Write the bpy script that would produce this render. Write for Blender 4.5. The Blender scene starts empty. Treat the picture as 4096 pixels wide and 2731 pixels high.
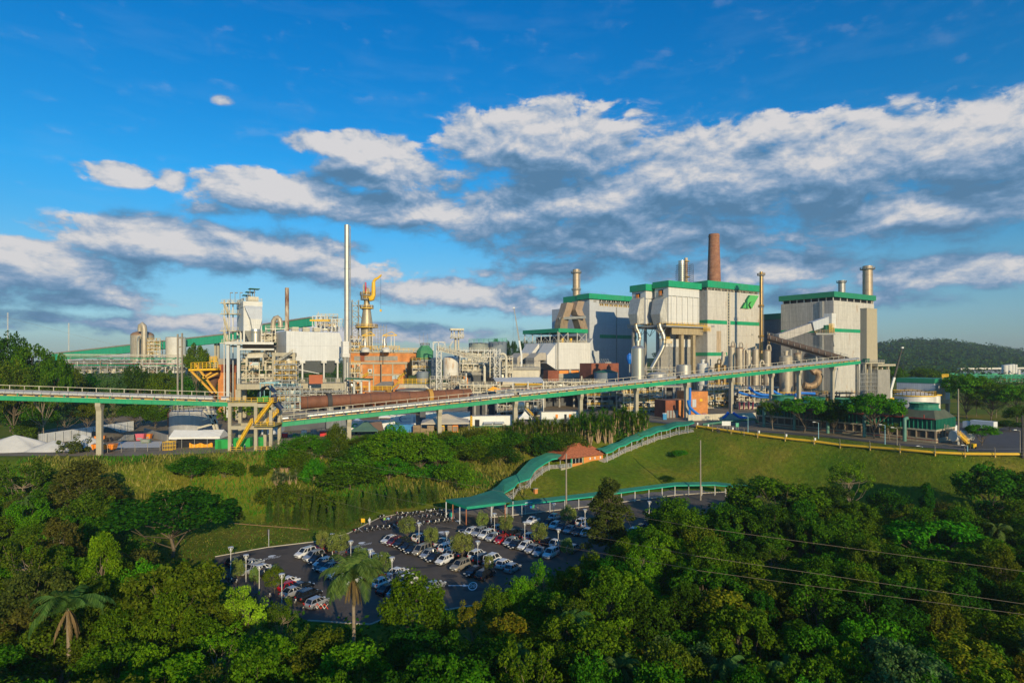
import bpy,math,random
import numpy as np
from mathutils import Vector,Matrix
R=math.radians
rnd=random.Random(7)
# -- camera model
KS=1.22
H=32*KS
F,HY,CX=2400.0,1425.0,2048.0
scene=bpy.context.scene
cam_d=bpy.data.cameras.new("camera")
cam=bpy.data.objects.new("camera",cam_d)
scene.collection.objects.link(cam)
cam.location=(0,0,H)
cam.rotation_euler=(R(90),0,0)
cam_d.sensor_width=36
cam_d.lens=F/4096*36
cam_d.shift_y=(HY-1365.5)/4096
cam_d.clip_start=1
cam_d.clip_end=20000
scene.camera=cam
scene.view_settings.view_transform='Standard'
scene.view_settings.look='None'
scene.view_settings.exposure=0.0
scene.cycles.max_bounces=5
scene.cycles.diffuse_bounces=3
scene.cycles.glossy_bounces=2
scene.cycles.transmission_bounces=2
scene.cycles.transparent_max_bounces=4
scene.cycles.caustics_reflective=False
scene.cycles.caustics_refractive=False
# -- sun and sky
SUN_AZ,SUN_EL=22.0,17.0
sdir=Vector((math.sin(R(SUN_AZ))*math.cos(R(SUN_EL)),-math.cos(R(SUN_AZ))*math.cos(R(SUN_EL)),math.sin(R(SUN_EL))))
sl=bpy.data.lights.new("sun",'SUN')
sl.energy=4.3
sl.angle=R(0.5)
sl.color=(1.0,0.82,0.52)
so=bpy.data.objects.new("sun",sl)
scene.collection.objects.link(so)
so.rotation_euler=sdir.to_track_quat('Z','Y').to_euler()
so.location=(60,-120,150)
world=bpy.data.worlds.new("World")
scene.world=world
world.use_nodes=True
world.cycles.sampling_method='MANUAL'
world.cycles.sample_map_resolution=512
class NT:
 def __init__(s,t):
  s.t=t
 def n(s,typ,ins=None,**kw):
  nd=s.t.nodes.new(typ)
  for k,v in kw.items():
   setattr(nd,k,v)
  for k,v in(ins or{}).items():
   sk=nd.inputs[k]
   if isinstance(v,bpy.types.NodeSocket):
    s.t.links.new(v,sk)
   else:
    sk.default_value=v
  return nd
 def m(s,op,a,b=0.0,c=None,clamp=False):
  i={0:a,1:b}
  if c is not None:
   i[2]=c
  return s.n('ShaderNodeMath',i,operation=op,use_clamp=clamp).outputs[0]
 def vm(s,op,a,b):
  return s.n('ShaderNodeVectorMath',{0:a,1:b},operation=op).outputs[0]
 def mix(s,fac,a,b,blend='MIX'):
  nd=s.n('ShaderNodeMix',data_type='RGBA',blend_type=blend)
  for k,v in((0,fac),(6,a),(7,b)):
   if isinstance(v,bpy.types.NodeSocket):
    s.t.links.new(v,nd.inputs[k])
   else:
    nd.inputs[k].default_value=v
  return nd.outputs[2]
 def ramp(s,fac,stops,interp='LINEAR'):
  nd=s.n('ShaderNodeValToRGB',{0:fac})
  cr=nd.color_ramp
  cr.interpolation=interp
  while len(cr.elements)<len(stops):
   cr.elements.new(0.5)
  for e,(p,c)in zip(cr.elements,stops):
   e.position=p
   e.color=(*c,1)if len(c)==3 else c
  return nd.outputs[0]
def azel(xs,ys):
 u,v=(xs-CX)/F,(HY-ys)/F
 return math.atan(u),math.atan(v/math.sqrt(1+u*u))
W=NT(world.node_tree)
world.node_tree.nodes.clear()
sky=W.n('ShaderNodeTexSky',sky_type='NISHITA',sun_disc=False,sun_elevation=R(SUN_EL),sun_rotation=R(180-SUN_AZ),altitude=600,air_density=1.0,dust_density=0.4,ozone_density=3.0)
tc=W.n('ShaderNodeTexCoord')
sep=W.n('ShaderNodeSeparateXYZ',{0:tc.outputs['Generated']})
az=W.m('ARCTAN2',sep.outputs[0],sep.outputs[1])
el=W.m('ARCSINE',sep.outputs[2])
pos=W.n('ShaderNodeCombineXYZ',{0:az,1:el,2:0.0}).outputs[0]
# cloud banks: centre, half size (layout pixels), weight
BANKS=[(3300,690,900,300,1.0),(3950,600,700,270,1.0),(3650,850,950,190,1.0),(2850,740,800,290,1.0),(4050,800,500,160,.9),(2180,600,600,240,1.0),(2350,820,860,220,1.0),(2500,950,1000,150,1.0),(1990,880,560,150,.9),(1440,590,360,80,1.0),(1530,690,360,120,1.0),(1150,780,520,130,1.0),(1600,840,560,120,1.0),(750,990,760,160,1.0),(200,1090,700,190,1.0),(1080,1010,600,140,.95),(350,1190,520,90,.85),(1300,1080,520,100,.8),(480,698,240,60,.9),(690,725,110,60,.8),(880,403,80,34,.6),(2530,455,90,30,.6),(3060,500,180,70,.8),(2300,1080,620,80,.72),(1800,1170,560,80,.95),(3000,1080,800,95,.95),(3800,1090,700,130,.85),(2200,1220,760,80,.72),(500,1290,900,70,.72),(3350,1190,800,80,.72),(1500,1330,1000,60,.72),(900,850,300,60,.6)]
def banks(t,vec):
 tot=None
 for(cx,cy,rx,ry,w)in BANKS:
  a,e=azel(cx,cy)
  k=1/math.sqrt(1+((cx-CX)/F)**2)
  mp=t.n('ShaderNodeMapping',{0:vec,1:(-a*F/rx/k/k,-e*F/ry/k,0),3:(F/rx/k/k,F/ry/k,1)})
  g=t.n('ShaderNodeTexGradient',{0:mp.outputs[0]},gradient_type='SPHERICAL').outputs[1]
  g=t.m('MULTIPLY',g,w)
  tot=g if tot is None else t.m('SMOOTH_MAX',tot,g,0.12)
 return tot
def billow(t,vec):
 w1=t.n('ShaderNodeTexNoise',{'Vector':vec,'Scale':9.0,'Detail':2.0}).outputs['Color']
 wv=t.vm('MULTIPLY',t.vm('SUBTRACT',w1,(.5,.5,.5)),(.05,.025,0))
 p2=t.vm('MULTIPLY',t.vm('ADD',vec,wv),(1.0,1.9,1))
 n=t.n('ShaderNodeTexNoise',{'Vector':p2,'Scale':15.0,'Detail':9.0,'Roughness':.57,'Lacunarity':2.1})
 return n.outputs['Fac']
m0=banks(W,pos)
m1=banks(W,W.vm('ADD',pos,(.010,.042,0)))
n0=billow(W,pos)
n1=billow(W,W.vm('ADD',pos,(.0045,.013,0)))
big=W.n('ShaderNodeTexNoise',{'Vector':W.vm('MULTIPLY',pos,(1,2.0,1)),'Scale':5.0,'Detail':3.0}).outputs['Fac']
dens=W.m('ADD',W.m('MULTIPLY',m0,1.50),W.m('MULTIPLY',W.m('SUBTRACT',n0,.5),2.0))
dens=W.m('ADD',dens,W.m('MULTIPLY',W.m('SUBTRACT',big,.5),.9))
thin=W.n('ShaderNodeTexNoise',{'Vector':W.vm('MULTIPLY',pos,(3,14,1)),'Scale':2.2,'Detail':7.0,'Roughness':.6}).outputs['Fac']
veil=W.n('ShaderNodeMapRange',{0:thin,1:.5,2:.85,4:.07}).outputs[0]
lit=W.m('ADD',W.m('MULTIPLY',W.m('SUBTRACT',m0,m1),1.35),W.m('MULTIPLY',W.m('SUBTRACT',n0,n1),2.3))
lit=W.m('ADD',lit,W.m('MULTIPLY',W.m('SUBTRACT',.95,dens),.26))
lit=W.m('ADD',lit,.31,clamp=True)
alpha=W.n('ShaderNodeMapRange',{0:dens,1:.17,2:W.m('SUBTRACT',.98,W.m('MULTIPLY',lit,.60))},interpolation_type='SMOOTHSTEP').outputs[0]
alpha=W.m('MULTIPLY',alpha,W.n('ShaderNodeMapRange',{0:m0,1:0.05,2:.26},interpolation_type='SMOOTHSTEP').outputs[0])
cloud=W.ramp(lit,[(0.0,(.10,.22,.37)),(.25,(.15,.285,.46)),(.48,(.26,.38,.55)),(.70,(.45,.52,.63)),(.88,(.64,.65,.68)),(1.0,(.74,.72,.72))])
cloud=W.mix(1.0,cloud,(9.5,9.5,9.5,1),'MULTIPLY')
hs=W.n('ShaderNodeHueSaturation',{'Hue':.497,'Saturation':1.30,'Value':1.0,'Color':sky.outputs[0]}).outputs[0]
# the clear air grades from pale at the horizon to deep blue overhead
tint=W.ramp(W.m('MULTIPLY',el,1.0),[(0.0,(.52,.68,.97)),(.06,(.70,.85,1.0)),(.14,(.90,1.09,1.12)),(.26,(.46,1.34,1.48)),(.52,(.08,1.28,1.60))])
skyc=W.mix(1.0,hs,tint,'MULTIPLY')
skyc=W.mix(veil,skyc,(4.2,5.6,7.0,1))
out=W.mix(W.m('MULTIPLY',alpha,.97),skyc,cloud)
bg=W.n('ShaderNodeBackground',{0:out,1:.10})
wo=W.n('ShaderNodeOutputWorld',{0:bg.outputs[0]})
# -- layout helpers
def P(xs,ys,d):
 return Vector(((xs-CX)/F*d*KS,d*KS,H-(ys-HY)/F*d*KS))
def Zp(ys,d):
 return H-(ys-HY)/F*d*KS
def G(xs,ys,z=0.0):
 d=(H-z)/(ys-HY)*F/KS
 return P(xs,ys,d)
CREST=[(-300,150,9),(-113,133,9.5),(-83,130,10),(-62,132,10.5),(-52,134,10.5),(-45,144,11),(-35,155,11.5),(-24,163,12),(0,171,12),(26,178,12),(42,181,12),(52,167,12),(63,158,12),(77,147,12),(89,130,12),(104,122,12),(146,118,12),(400,118,12)]
FOOT=[(-300,115),(-113,112),(-72,113),(-49,117),(-31,119),(-23,125),(-10,128),(-2,130),(16,134),(38,144),(52,143),(63,136),(77,125),(89,108),(104,100),(146,95),(400,95)]
cxa,cya,cza=[np.array(a)*KS for a in zip(*CREST)]
fxa,fya=[np.array(a)*KS for a in zip(*FOOT)]
def hnoise(x,y):
 return(math.sin(x*.31+y*.17)+math.sin(x*.13-y*.41+1.7)+math.sin(x*.53+y*.61+.4)*.5)*.16
def ground_z(x,y):
 yc,yf,zc=np.interp(x,cxa,cya),np.interp(x,fxa,fya),np.interp(x,cxa,cza)
 t=min(1,max(0,(y-yf)/(yc-yf)))
 s=t*(1-.25*math.sin(2*math.pi*t)*.6*t)
 far=min(1,max(0,(y-160*KS)/(90*KS)))
 zc=zc*(1-far)+12*KS*far
 return float(zc*s+hnoise(x,y)*math.sin(math.pi*t)*1.4)
def hit(xs,ys,extra=0.0):
 """where the line of sight through a layout pixel meets the ground"""
 d=30.0
 while d<600:
  p=P(xs,ys,d)
  if p.z<=ground_z(p.x,p.y)+extra:
   break
  d+=.25
 return p
 # -- materials
MATS={}
def mat(name,col,rough=.65,metal=0.0,var=.16,scale=.6,streak=0.0,stripes=0.0,stripe_w=.6,rust=0.0,rustcol=(.30,.12,.04),bump=0.0,spec=.4,coat=0.0,dirt=0.0):
 if name in MATS:
  return MATS[name]
 m=bpy.data.materials.new(name)
 m.use_nodes=True
 t=NT(m.node_tree)
 bs=m.node_tree.nodes['Principled BSDF']
 geo=t.n('ShaderNodeNewGeometry')
 pos_=geo.outputs['Position']
 c=(*col,1)
 n=t.n('ShaderNodeTexNoise',{'Vector':pos_,'Scale':scale,'Detail':5.0,'Roughness':.6}).outputs['Fac']
 f=t.n('ShaderNodeMapRange',{0:n,1:.25,2:.75,3:1-var,4:1+var}).outputs[0]
 cc=t.mix(1.0,c,t.n('ShaderNodeCombineColor',{0:f,1:f,2:f}).outputs[0],'MULTIPLY')
 if streak:
  v2=t.vm('MULTIPLY',pos_,(1.6,1.6,.06))
  n2=t.n('ShaderNodeTexNoise',{'Vector':v2,'Scale':1.0,'Detail':4.0,'Roughness':.7}).outputs['Fac']
  f2=t.n('ShaderNodeMapRange',{0:n2,1:.3,2:.7,3:1-streak,4:1+streak*.5}).outputs[0]
  cc=t.mix(1.0,cc,t.n('ShaderNodeCombineColor',{0:f2,1:f2,2:f2}).outputs[0],'MULTIPLY')
 if stripes:
  sp=t.n('ShaderNodeSeparateXYZ',{0:pos_})
  along=t.m('ADD',t.m('MULTIPLY',sp.outputs[0],.8387),t.m('MULTIPLY',sp.outputs[1],.5446))
  acr=t.m('SUBTRACT',t.m('MULTIPLY',sp.outputs[1],.8387),t.m('MULTIPLY',sp.outputs[0],.5446))
  sm=t.m('ADD',along,acr)
  fr_=t.m('FRACT',t.m('DIVIDE',sm,stripe_w))
  li=t.m('GREATER_THAN',fr_,.82)
  hz=t.m('GREATER_THAN',t.m('FRACT',t.m('DIVIDE',sp.outputs[2],8.7)),.975)
  li=t.m('MAXIMUM',li,hz)
  cc=t.mix(t.m('MULTIPLY',li,stripes),cc,(col[0]*.45,col[1]*.45,col[2]*.47,1))
 if rust:
  v3=t.vm('MULTIPLY',pos_,(.35,.35,.08))
  n3=t.n('ShaderNodeTexNoise',{'Vector':v3,'Scale':1.0,'Detail':6.0,'Roughness':.65}).outputs['Fac']
  f3=t.n('ShaderNodeMapRange',{0:n3,1:.66-rust*.3,2:.80-rust*.25}).outputs[0]
  cc=t.mix(f3,cc,(*rustcol,1))
 if dirt:
  n4=t.n('ShaderNodeTexNoise',{'Vector':pos_,'Scale':.09,'Detail':4.0}).outputs['Fac']
  f4=t.n('ShaderNodeMapRange',{0:n4,1:.45,2:.7,4:dirt}).outputs[0]
  cc=t.mix(f4,cc,(.20,.16,.11,1))
 m.node_tree.links.new(cc,bs.inputs['Base Color'])
 bs.inputs['Roughness'].default_value=rough
 bs.inputs['Metallic'].default_value=metal
 bs.inputs['Specular IOR Level'].default_value=spec
 if coat:
  bs.inputs['Coat Weight'].default_value=coat
  bs.inputs['Coat Roughness'].default_value=.08
 if bump:
  nb=t.n('ShaderNodeTexNoise',{'Vector':pos_,'Scale':scale*4,'Detail':4.0}).outputs['Fac']
  b=t.n('ShaderNodeBump',{'Strength':bump,'Distance':.3,'Height':nb})
  m.node_tree.links.new(b.outputs[0],bs.inputs['Normal'])
 MATS[name]=m
 return m
def brick(name,c1,c2,mortar,sx=1.0):
 m=bpy.data.materials.new(name)
 m.use_nodes=True
 t=NT(m.node_tree)
 bs=m.node_tree.nodes['Principled BSDF']
 geo=t.n('ShaderNodeNewGeometry')
 sp=t.n('ShaderNodeSeparateXYZ',{0:geo.outputs['Position']})
 v=t.n('ShaderNodeCombineXYZ',{0:t.m('ADD',sp.outputs[0],sp.outputs[1]),1:sp.outputs[2],2:0.0}).outputs[0]
 b=t.n('ShaderNodeTexBrick',{'Vector':v,'Color1':(*c1,1),'Color2':(*c2,1),'Mortar':(*mortar,1),'Scale':sx,'Mortar Size':.015,'Brick Width':.8,'Row Height':.3}).outputs[0]
 n=t.n('ShaderNodeTexNoise',{'Vector':geo.outputs['Position'],'Scale':.35,'Detail':6.0}).outputs['Fac']
 f=t.n('ShaderNodeMapRange',{0:n,1:.3,2:.7,3:.75,4:1.2}).outputs[0]
 cc=t.mix(1.0,b,t.n('ShaderNodeCombineColor',{0:f,1:f,2:f}).outputs[0],'MULTIPLY')
 m.node_tree.links.new(cc,bs.inputs['Base Color'])
 bs.inputs['Roughness'].default_value=.9
 return m
def leafmat(name,cols,trans=.35,hue=.03):
 m=bpy.data.materials.new(name)
 m.use_nodes=True
 t=NT(m.node_tree)
 m.node_tree.nodes.clear()
 geo=t.n('ShaderNodeNewGeometry')
 oi=t.n('ShaderNodeObjectInfo')
 base=t.ramp(geo.outputs['Random Per Island'],[(i/max(1,len(cols)-1),c)for i,c in enumerate(cols)])
 n=t.n('ShaderNodeTexNoise',{'Vector':geo.outputs['Position'],'Scale':.35,'Detail':3.0}).outputs['Fac']
 hsv=t.n('ShaderNodeHueSaturation',{'Hue':t.m('ADD',.5-hue,t.m('MULTIPLY',oi.outputs['Random'],2*hue)),'Saturation':1.0,'Value':t.n('ShaderNodeMapRange',{0:n,1:.3,2:.7,3:.7,4:1.3}).outputs[0],'Color':base}).outputs[0]
 d=t.n('ShaderNodeBsdfDiffuse',{'Color':hsv})
 tr=t.n('ShaderNodeBsdfTranslucent',{'Color':hsv})
 mx=t.n('ShaderNodeMixShader',{0:trans,1:d.outputs[0],2:tr.outputs[0]})
 t.n('ShaderNodeOutputMaterial',{0:mx.outputs[0]})
 MATS[name]=m
 return m
GREEN=mat('green paint',(.012,.33,.145),.5,var=.14,scale=.25,streak=.16,dirt=.10)
DKGREEN=mat('dark green paint',(.02,.13,.07),.6,var=.2)
WHITECL=mat('white cladding',(.70,.68,.63),.55,var=.06,streak=.13,stripes=.30,stripe_w=.75)
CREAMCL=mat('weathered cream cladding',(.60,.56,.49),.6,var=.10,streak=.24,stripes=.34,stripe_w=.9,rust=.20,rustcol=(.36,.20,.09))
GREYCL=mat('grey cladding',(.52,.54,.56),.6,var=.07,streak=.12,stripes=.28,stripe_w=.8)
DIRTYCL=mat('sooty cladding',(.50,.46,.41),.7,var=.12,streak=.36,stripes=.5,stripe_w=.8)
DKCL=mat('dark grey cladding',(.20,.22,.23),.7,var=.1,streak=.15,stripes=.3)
CONC=mat('beige concrete',(.44,.39,.28),.85,var=.13,streak=.12)
GREYCONC=mat('grey concrete',(.33,.31,.27),.9,var=.18,streak=.18)
STAINC=mat('stained concrete',(.42,.33,.19),.9,var=.18,streak=.25,rust=.35,rustcol=(.30,.17,.07))
BRICK=brick('orange brick',(.68,.27,.07),(.60,.21,.055),(.42,.22,.11))
REDBR=brick('red brick',(.30,.085,.04),(.24,.07,.03),(.25,.12,.08))
CHIMB=brick('chimney brick',(.36,.17,.09),(.27,.10,.05),(.30,.2,.14))
GALV=mat('galvanised steel',(.52,.50,.45),.45,.55,var=.12,scale=.4,streak=.10)
STEEL=mat('stainless steel',(.62,.57,.47),.33,.75,var=.08,scale=.3,streak=.10)
BRONZE=mat('tarnished steel',(.40,.26,.11),.36,.85,var=.16,streak=.25)
WHITEST=mat('white painted steel',(.66,.64,.58),.55,var=.1,dirt=.2)
CREAMST=mat('cream painted steel',(.62,.56,.42),.6,var=.15,streak=.2,rust=.12)
GREYST=mat('grey steel',(.30,.30,.28),.6,var=.2)
DKST=mat('dark steel',(.055,.05,.045),.7,var=.3)
BROWNST=mat('brown insulation',(.30,.22,.14),.7,var=.25,streak=.3,rust=.3,rustcol=(.22,.09,.04))
EVAP=mat('evaporator shell',(.50,.43,.32),.5,.25,var=.15,streak=.32,rust=.22,rustcol=(.28,.15,.07))
YEL=mat('yellow paint',(.80,.47,.02),.5,var=.12)
RUST=mat('rusty shell',(.21,.085,.045),.75,.1,var=.28,scale=.35,streak=.12)
RUSTOR=mat('orange rust shell',(.42,.15,.04),.75,var=.25,scale=.3)
PEEL=mat('peeling stack paint',(.60,.50,.36),.7,var=.12,rust=.75,rustcol=(.16,.055,.02))
RUSTWH=mat('rust stained white tank',(.70,.66,.58),.6,var=.08,streak=.15,rust=.30,rustcol=(.45,.22,.07))
TARP=mat('beige tarpaulin',(.58,.51,.41),.85,var=.12)
WTARP=mat('white tarpaulin',(.78,.76,.72),.8,var=.06)
GTARP=mat('dark green tarpaulin',(.08,.16,.13),.85,var=.15)
BRTARP=mat('brown tarpaulin',(.24,.15,.10),.85,var=.1)
BLUE=mat('blue plastic',(.01,.17,.62),.4,var=.12)
BLUEBOX=mat('blue container',(.03,.22,.50),.5,var=.15)
ORANGE=mat('orange paint',(.85,.26,.02),.5,var=.1)
RED=mat('red paint',(.62,.02,.03),.45,var=.1)
PINK=mat('faded red panel',(.62,.12,.16),.6,var=.1)
GCONT=mat('green container',(.02,.32,.06),.5,var=.15)
CONTW=mat('white container',(.74,.74,.70),.5,var=.05,streak=.06)
DARK=mat('dark interior',(.022,.024,.028),.9,var=.3)
SHADE=mat('painted shade grey',(.10,.105,.11),.85,var=.3,scale=.25)  # shade of bays and covered spaces, painted in as a dark grey
ASPH=mat('asphalt',(.098,.078,.060),.9,var=.34,scale=.35,dirt=.22,bump=.1)
ROADM=mat('road asphalt',(.085,.080,.078),.9,var=.2,scale=.4)
YARD=mat('yard concrete',(.23,.18,.115),.9,var=.3,scale=.12,dirt=.5)
LIME=mat('white lime powder',(.58,.56,.52),.95,var=.12,scale=.25,bump=.3)
MUD=mat('dark sludge',(.10,.085,.06),.9,var=.3,scale=.5,bump=.4)
KERB=mat('kerb stone',(.50,.45,.36),.9,var=.15)
PAVE=mat('paving',(.22,.19,.16),.9,var=.15)
MARK=mat('road marking paint',(.72,.72,.70),.8,var=.12,scale=2)
BROWNFL=mat('rust brown paint',(.36,.13,.06),.8,var=.15)
REDPAN=mat('rust red panel',(.42,.12,.05),.75,var=.1)
TILE=mat('clay roof tiles',(.42,.13,.055),.85,var=.45,scale=1.6)
AMIANT=mat('fibre cement roof',(.26,.23,.19),.9,var=.2)
CANOPY=mat('green canopy sheet',(.030,.20,.130),.6,var=.18,scale=.5,streak=.12,dirt=.12)
BARK=mat('grey bark',(.15,.115,.075),.9,var=.3,scale=2)
PBARK=mat('pale bark',(.27,.21,.14),.9,var=.25,scale=2)
TAIL=mat('tail lamp',(.45,.01,.01),.3)
TYRE=mat('tyre rubber',(.018,.018,.018),.8)
RIM=mat('wheel rim',(.55,.55,.56),.35,.8)
GLASS=mat('tinted glass',(.012,.016,.020),.06,var=.0,spec=.8)
LAMPM=mat('headlamp',(.80,.82,.80),.15,spec=.8)
SKIN=mat('skin',(.35,.19,.12),.6)
WOOD=mat('weathered timber',(.36,.25,.14),.85,var=.25)
POLEC=mat('concrete pole',(.30,.26,.20),.9,var=.15)
BLUEST=mat('pale blue steel',(.28,.52,.58),.55,var=.1)
# -- mesh building
ORG={}
def tag(o,label=None,cat=None,group=None,kind=None):
 if label:o['label']=label
 if cat:o['category']=cat
 if group:o['group']=group
 if kind:o['kind']=kind
 return o
def T(name,label,cat,loc=(0,0,0),group=None,rz=0.0):
 o=bpy.data.objects.new(name,None)
 scene.collection.objects.link(o)
 o.empty_display_size=.5
 o.location=loc
 o.rotation_euler=(0,0,rz)
 ORG[o.name]=Vector(loc)
 return tag(o,label,cat,group)
class Fr:
 """a plan frame: near corner, u to the right and back, v to the left and back"""
 def __init__(s,x,y,yaw):
  s.x,s.y,s.yaw=x,y,yaw
  s.ux,s.uy=math.cos(yaw),math.sin(yaw)
 def p(s,u,v,z):
  return Vector((s.x+u*s.ux-v*s.uy,s.y+u*s.uy+v*s.ux,z))
 def u_at(s,xs):
  k=(xs-CX)/F
  return(k*s.y-s.x)/(s.ux-k*s.uy)
 def v_at(s,xs):
  k=(xs-CX)/F
  return(k*s.y-s.x)/(-s.uy-k*s.ux)
 def on_u(s,xs,ys,off=0.0):
  """point of the u face seen at a layout pixel"""
  k=(xs-CX)/F
  bx,by=s.x+off*s.uy,s.y-off*s.ux
  u=(k*by-bx)/(s.ux-k*s.uy)
  y=by+u*s.uy
  return Vector((bx+u*s.ux,y,H-(ys-HY)/F*y))
 def on_v(s,xs,ys,off=0.0):
  k=(xs-CX)/F
  bx,by=s.x-off*s.ux,s.y-off*s.uy
  v=(k*by-bx)/(-s.uy-k*s.ux)
  y=by+v*s.ux
  return Vector((bx-v*s.uy,y,H-(ys-HY)/F*y))
YAW=R(33)
class MB:
 def __init__(s):
  s.v,s.f=[],[]
 def poly(s,pts):
  b=len(s.v)
  s.v+=[tuple(p)for p in pts]
  s.f.append(tuple(range(b,b+len(pts))))
  return s
 def rings(s,rings,cap=True,closed=True):
  b=len(s.v)
  n=len(rings[0])
  for r in rings:
   s.v+=[tuple(p)for p in r]
  for i in range(len(rings)-1):
   for j in range(n if closed else n-1):
    j2=(j+1)%n
    s.f.append((b+i*n+j,b+i*n+j2,b+(i+1)*n+j2,b+(i+1)*n+j))
  if cap and closed:
   s.f.append(tuple(b+j for j in reversed(range(n))))
   s.f.append(tuple(b+(len(rings)-1)*n+j for j in range(n)))
  return s
 def lbox(s,fr,u0,u1,v0,v1,z0,z1):
  q=[(u0,v0),(u1,v0),(u1,v1),(u0,v1)]
  return s.rings([[fr.p(u,v,z0)for u,v in q],[fr.p(u,v,z1)for u,v in q]])
 def box(s,c,sz,yaw=0.0):
  fr=Fr(c[0],c[1],yaw)
  return s.lbox(fr,-sz[0]/2,sz[0]/2,-sz[1]/2,sz[1]/2,c[2]-sz[2]/2,c[2]+sz[2]/2)
 def prism(s,pts,vec):
  vec=Vector(vec)
  return s.rings([[Vector(p)for p in pts],[Vector(p)+vec for p in pts]])
 def bar(s,p0,p1,w,h=None):
  p0,p1=Vector(p0),Vector(p1)
  h=h or w
  d=(p1-p0).normalized()
  a=Vector((0,0,1))if abs(d.z)<.95 else Vector((1,0,0))
  sx=d.cross(a).normalized()*(w/2)
  sy=sx.cross(d).normalized()*(h/2)
  q=[-sx-sy,sx-sy,sx+sy,-sx+sy]
  return s.rings([[p0+k for k in q],[p1+k for k in q]])
 def cyl(s,p0,p1,r0,r1=None,n=12,cap=True):
  return s.tube([p0,p1],[r0,r0 if r1 is None else r1],n,cap)
 def tube(s,pts,r,n=8,cap=True):
  pts=[Vector(p)for p in pts]
  rs=r if isinstance(r,(list,tuple))else[r]*len(pts)
  rg=[]
  up=None
  for i,p in enumerate(pts):
   d=(pts[min(i+1,len(pts)-1)]-pts[max(i-1,0)])
   d=d.normalized()if d.length>1e-6 else Vector((0,0,1))
   if up is None:
    a=Vector((0,0,1))if abs(d.z)<.9 else Vector((0,1,0))
    up=d.cross(a).normalized()
   up=(up-d*up.dot(d)).normalized()
   w=d.cross(up)
   rg.append([p+(up*math.cos(2*math.pi*j/n)+w*math.sin(2*math.pi*j/n))*rs[i]for j in range(n)])
  return s.rings(rg,cap)
 def lathe(s,x,y,prof,n=24,cap=True):
  return s.rings([[(x+r*math.cos(2*math.pi*j/n),y+r*math.sin(2*math.pi*j/n),z)for j in range(n)]for r,z in prof],cap)
 def rail(s,pts,h=1.1,r=.05,step=2.2,rails=2):
  pts=[Vector(p)for p in pts]
  for a,b in zip(pts[:-1],pts[1:]):
   L=(b-a).length
   k=max(1,int(L/step))
   for i in range(k+1):
    q=a.lerp(b,i/k)
    s.bar(q,q+Vector((0,0,h)),r*2)
   for j in range(rails):
    z=Vector((0,0,h*(j+1)/rails))
    s.bar(a+z,b+z,r*1.8)
  return s
 def ladder(s,p0,p1,w=.7,r=.05,step=.6,side=Vector((1,0,0))):
  p0,p1=Vector(p0),Vector(p1)
  for k in(-.5,.5):
   s.bar(p0+side*w*k,p1+side*w*k,r*2)
  n=int((p1-p0).length/step)
  for i in range(n):
   q=p0.lerp(p1,(i+.5)/n)
   s.bar(q-side*w/2,q+side*w/2,r*1.4)
  return s
 def truss(s,a0,b0,a1,b1,r,n,w=None):
  """lattice between chord a0-a1 and chord b0-b1"""
  a0,b0,a1,b1=map(Vector,(a0,b0,a1,b1))
  s.bar(a0,a1,r*2);s.bar(b0,b1,r*2)
  for i in range(n):
   p,q=(a0.lerp(a1,i/n),b0.lerp(b1,(i+1)/n))if i%2==0 else(b0.lerp(b1,i/n),a0.lerp(a1,(i+1)/n))
   s.bar(p,q,r*1.4)
   s.bar(a0.lerp(a1,i/n),b0.lerp(b1,i/n),r*1.4)
  return s
 def lattice(s,c,wx,z0,z1,r=.08,bays=8,yaw=0.0):
  """square lattice mast"""
  fr=Fr(c[0],c[1],yaw)
  q=[(-wx/2,-wx/2),(wx/2,-wx/2),(wx/2,wx/2),(-wx/2,wx/2)]
  for i in range(4):
   (u0,v0),(u1,v1)=q[i],q[(i+1)%4]
   s.bar(fr.p(u0,v0,z0),fr.p(u0,v0,z1),r*2)
   for k in range(bays):
    za,zb=z0+(z1-z0)*k/bays,z0+(z1-z0)*(k+1)/bays
    s.bar(fr.p(u0,v0,za),fr.p(u1,v1,za),r*1.3)
    if k%2:s.bar(fr.p(u0,v0,za),fr.p(u1,v1,zb),r*1.2)
    else:s.bar(fr.p(u1,v1,za),fr.p(u0,v0,zb),r*1.2)
  return s
 def build(s,name,m,parent=None,label=None,cat=None,group=None,kind=None,smooth=False):
  me=bpy.data.meshes.new(name)
  v=np.array(s.v,dtype=np.float64)
  if parent is not None:
   off=ORG.get(parent.name,Vector((0,0,0)))
  elif kind=='structure' or kind=='stuff':
   off=Vector((0,0,0))
  else:
   off=Vector(((v[:,0].min()+v[:,0].max())/2,(v[:,1].min()+v[:,1].max())/2,v[:,2].min()))
  v=v-np.array(off)
  me.from_pydata([tuple(p)for p in v],[],s.f)
  me.update()
  if smooth:
   me.polygons.foreach_set('use_smooth',[True]*len(me.polygons))
   me.set_sharp_from_angle(angle=R(42))
  if isinstance(m,(list,tuple)):
   for k in m:me.materials.append(k)
  else:
   me.materials.append(m)
  o=bpy.data.objects.new(name,me)
  scene.collection.objects.link(o)
  if parent is not None:
   o.parent=parent
  else:
   o.location=off
  ORG[o.name]=Vector(off)
  return tag(o,label,cat,group,kind)
def copy_tree(o,parent=None):
 c=o.copy()
 scene.collection.objects.link(c)
 if parent is not None:
  c.parent=parent
 ORG[c.name]=ORG.get(o.name,Vector((0,0,0)))
 for ch in list(o.children):
  copy_tree(ch,c)
 return c
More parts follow.
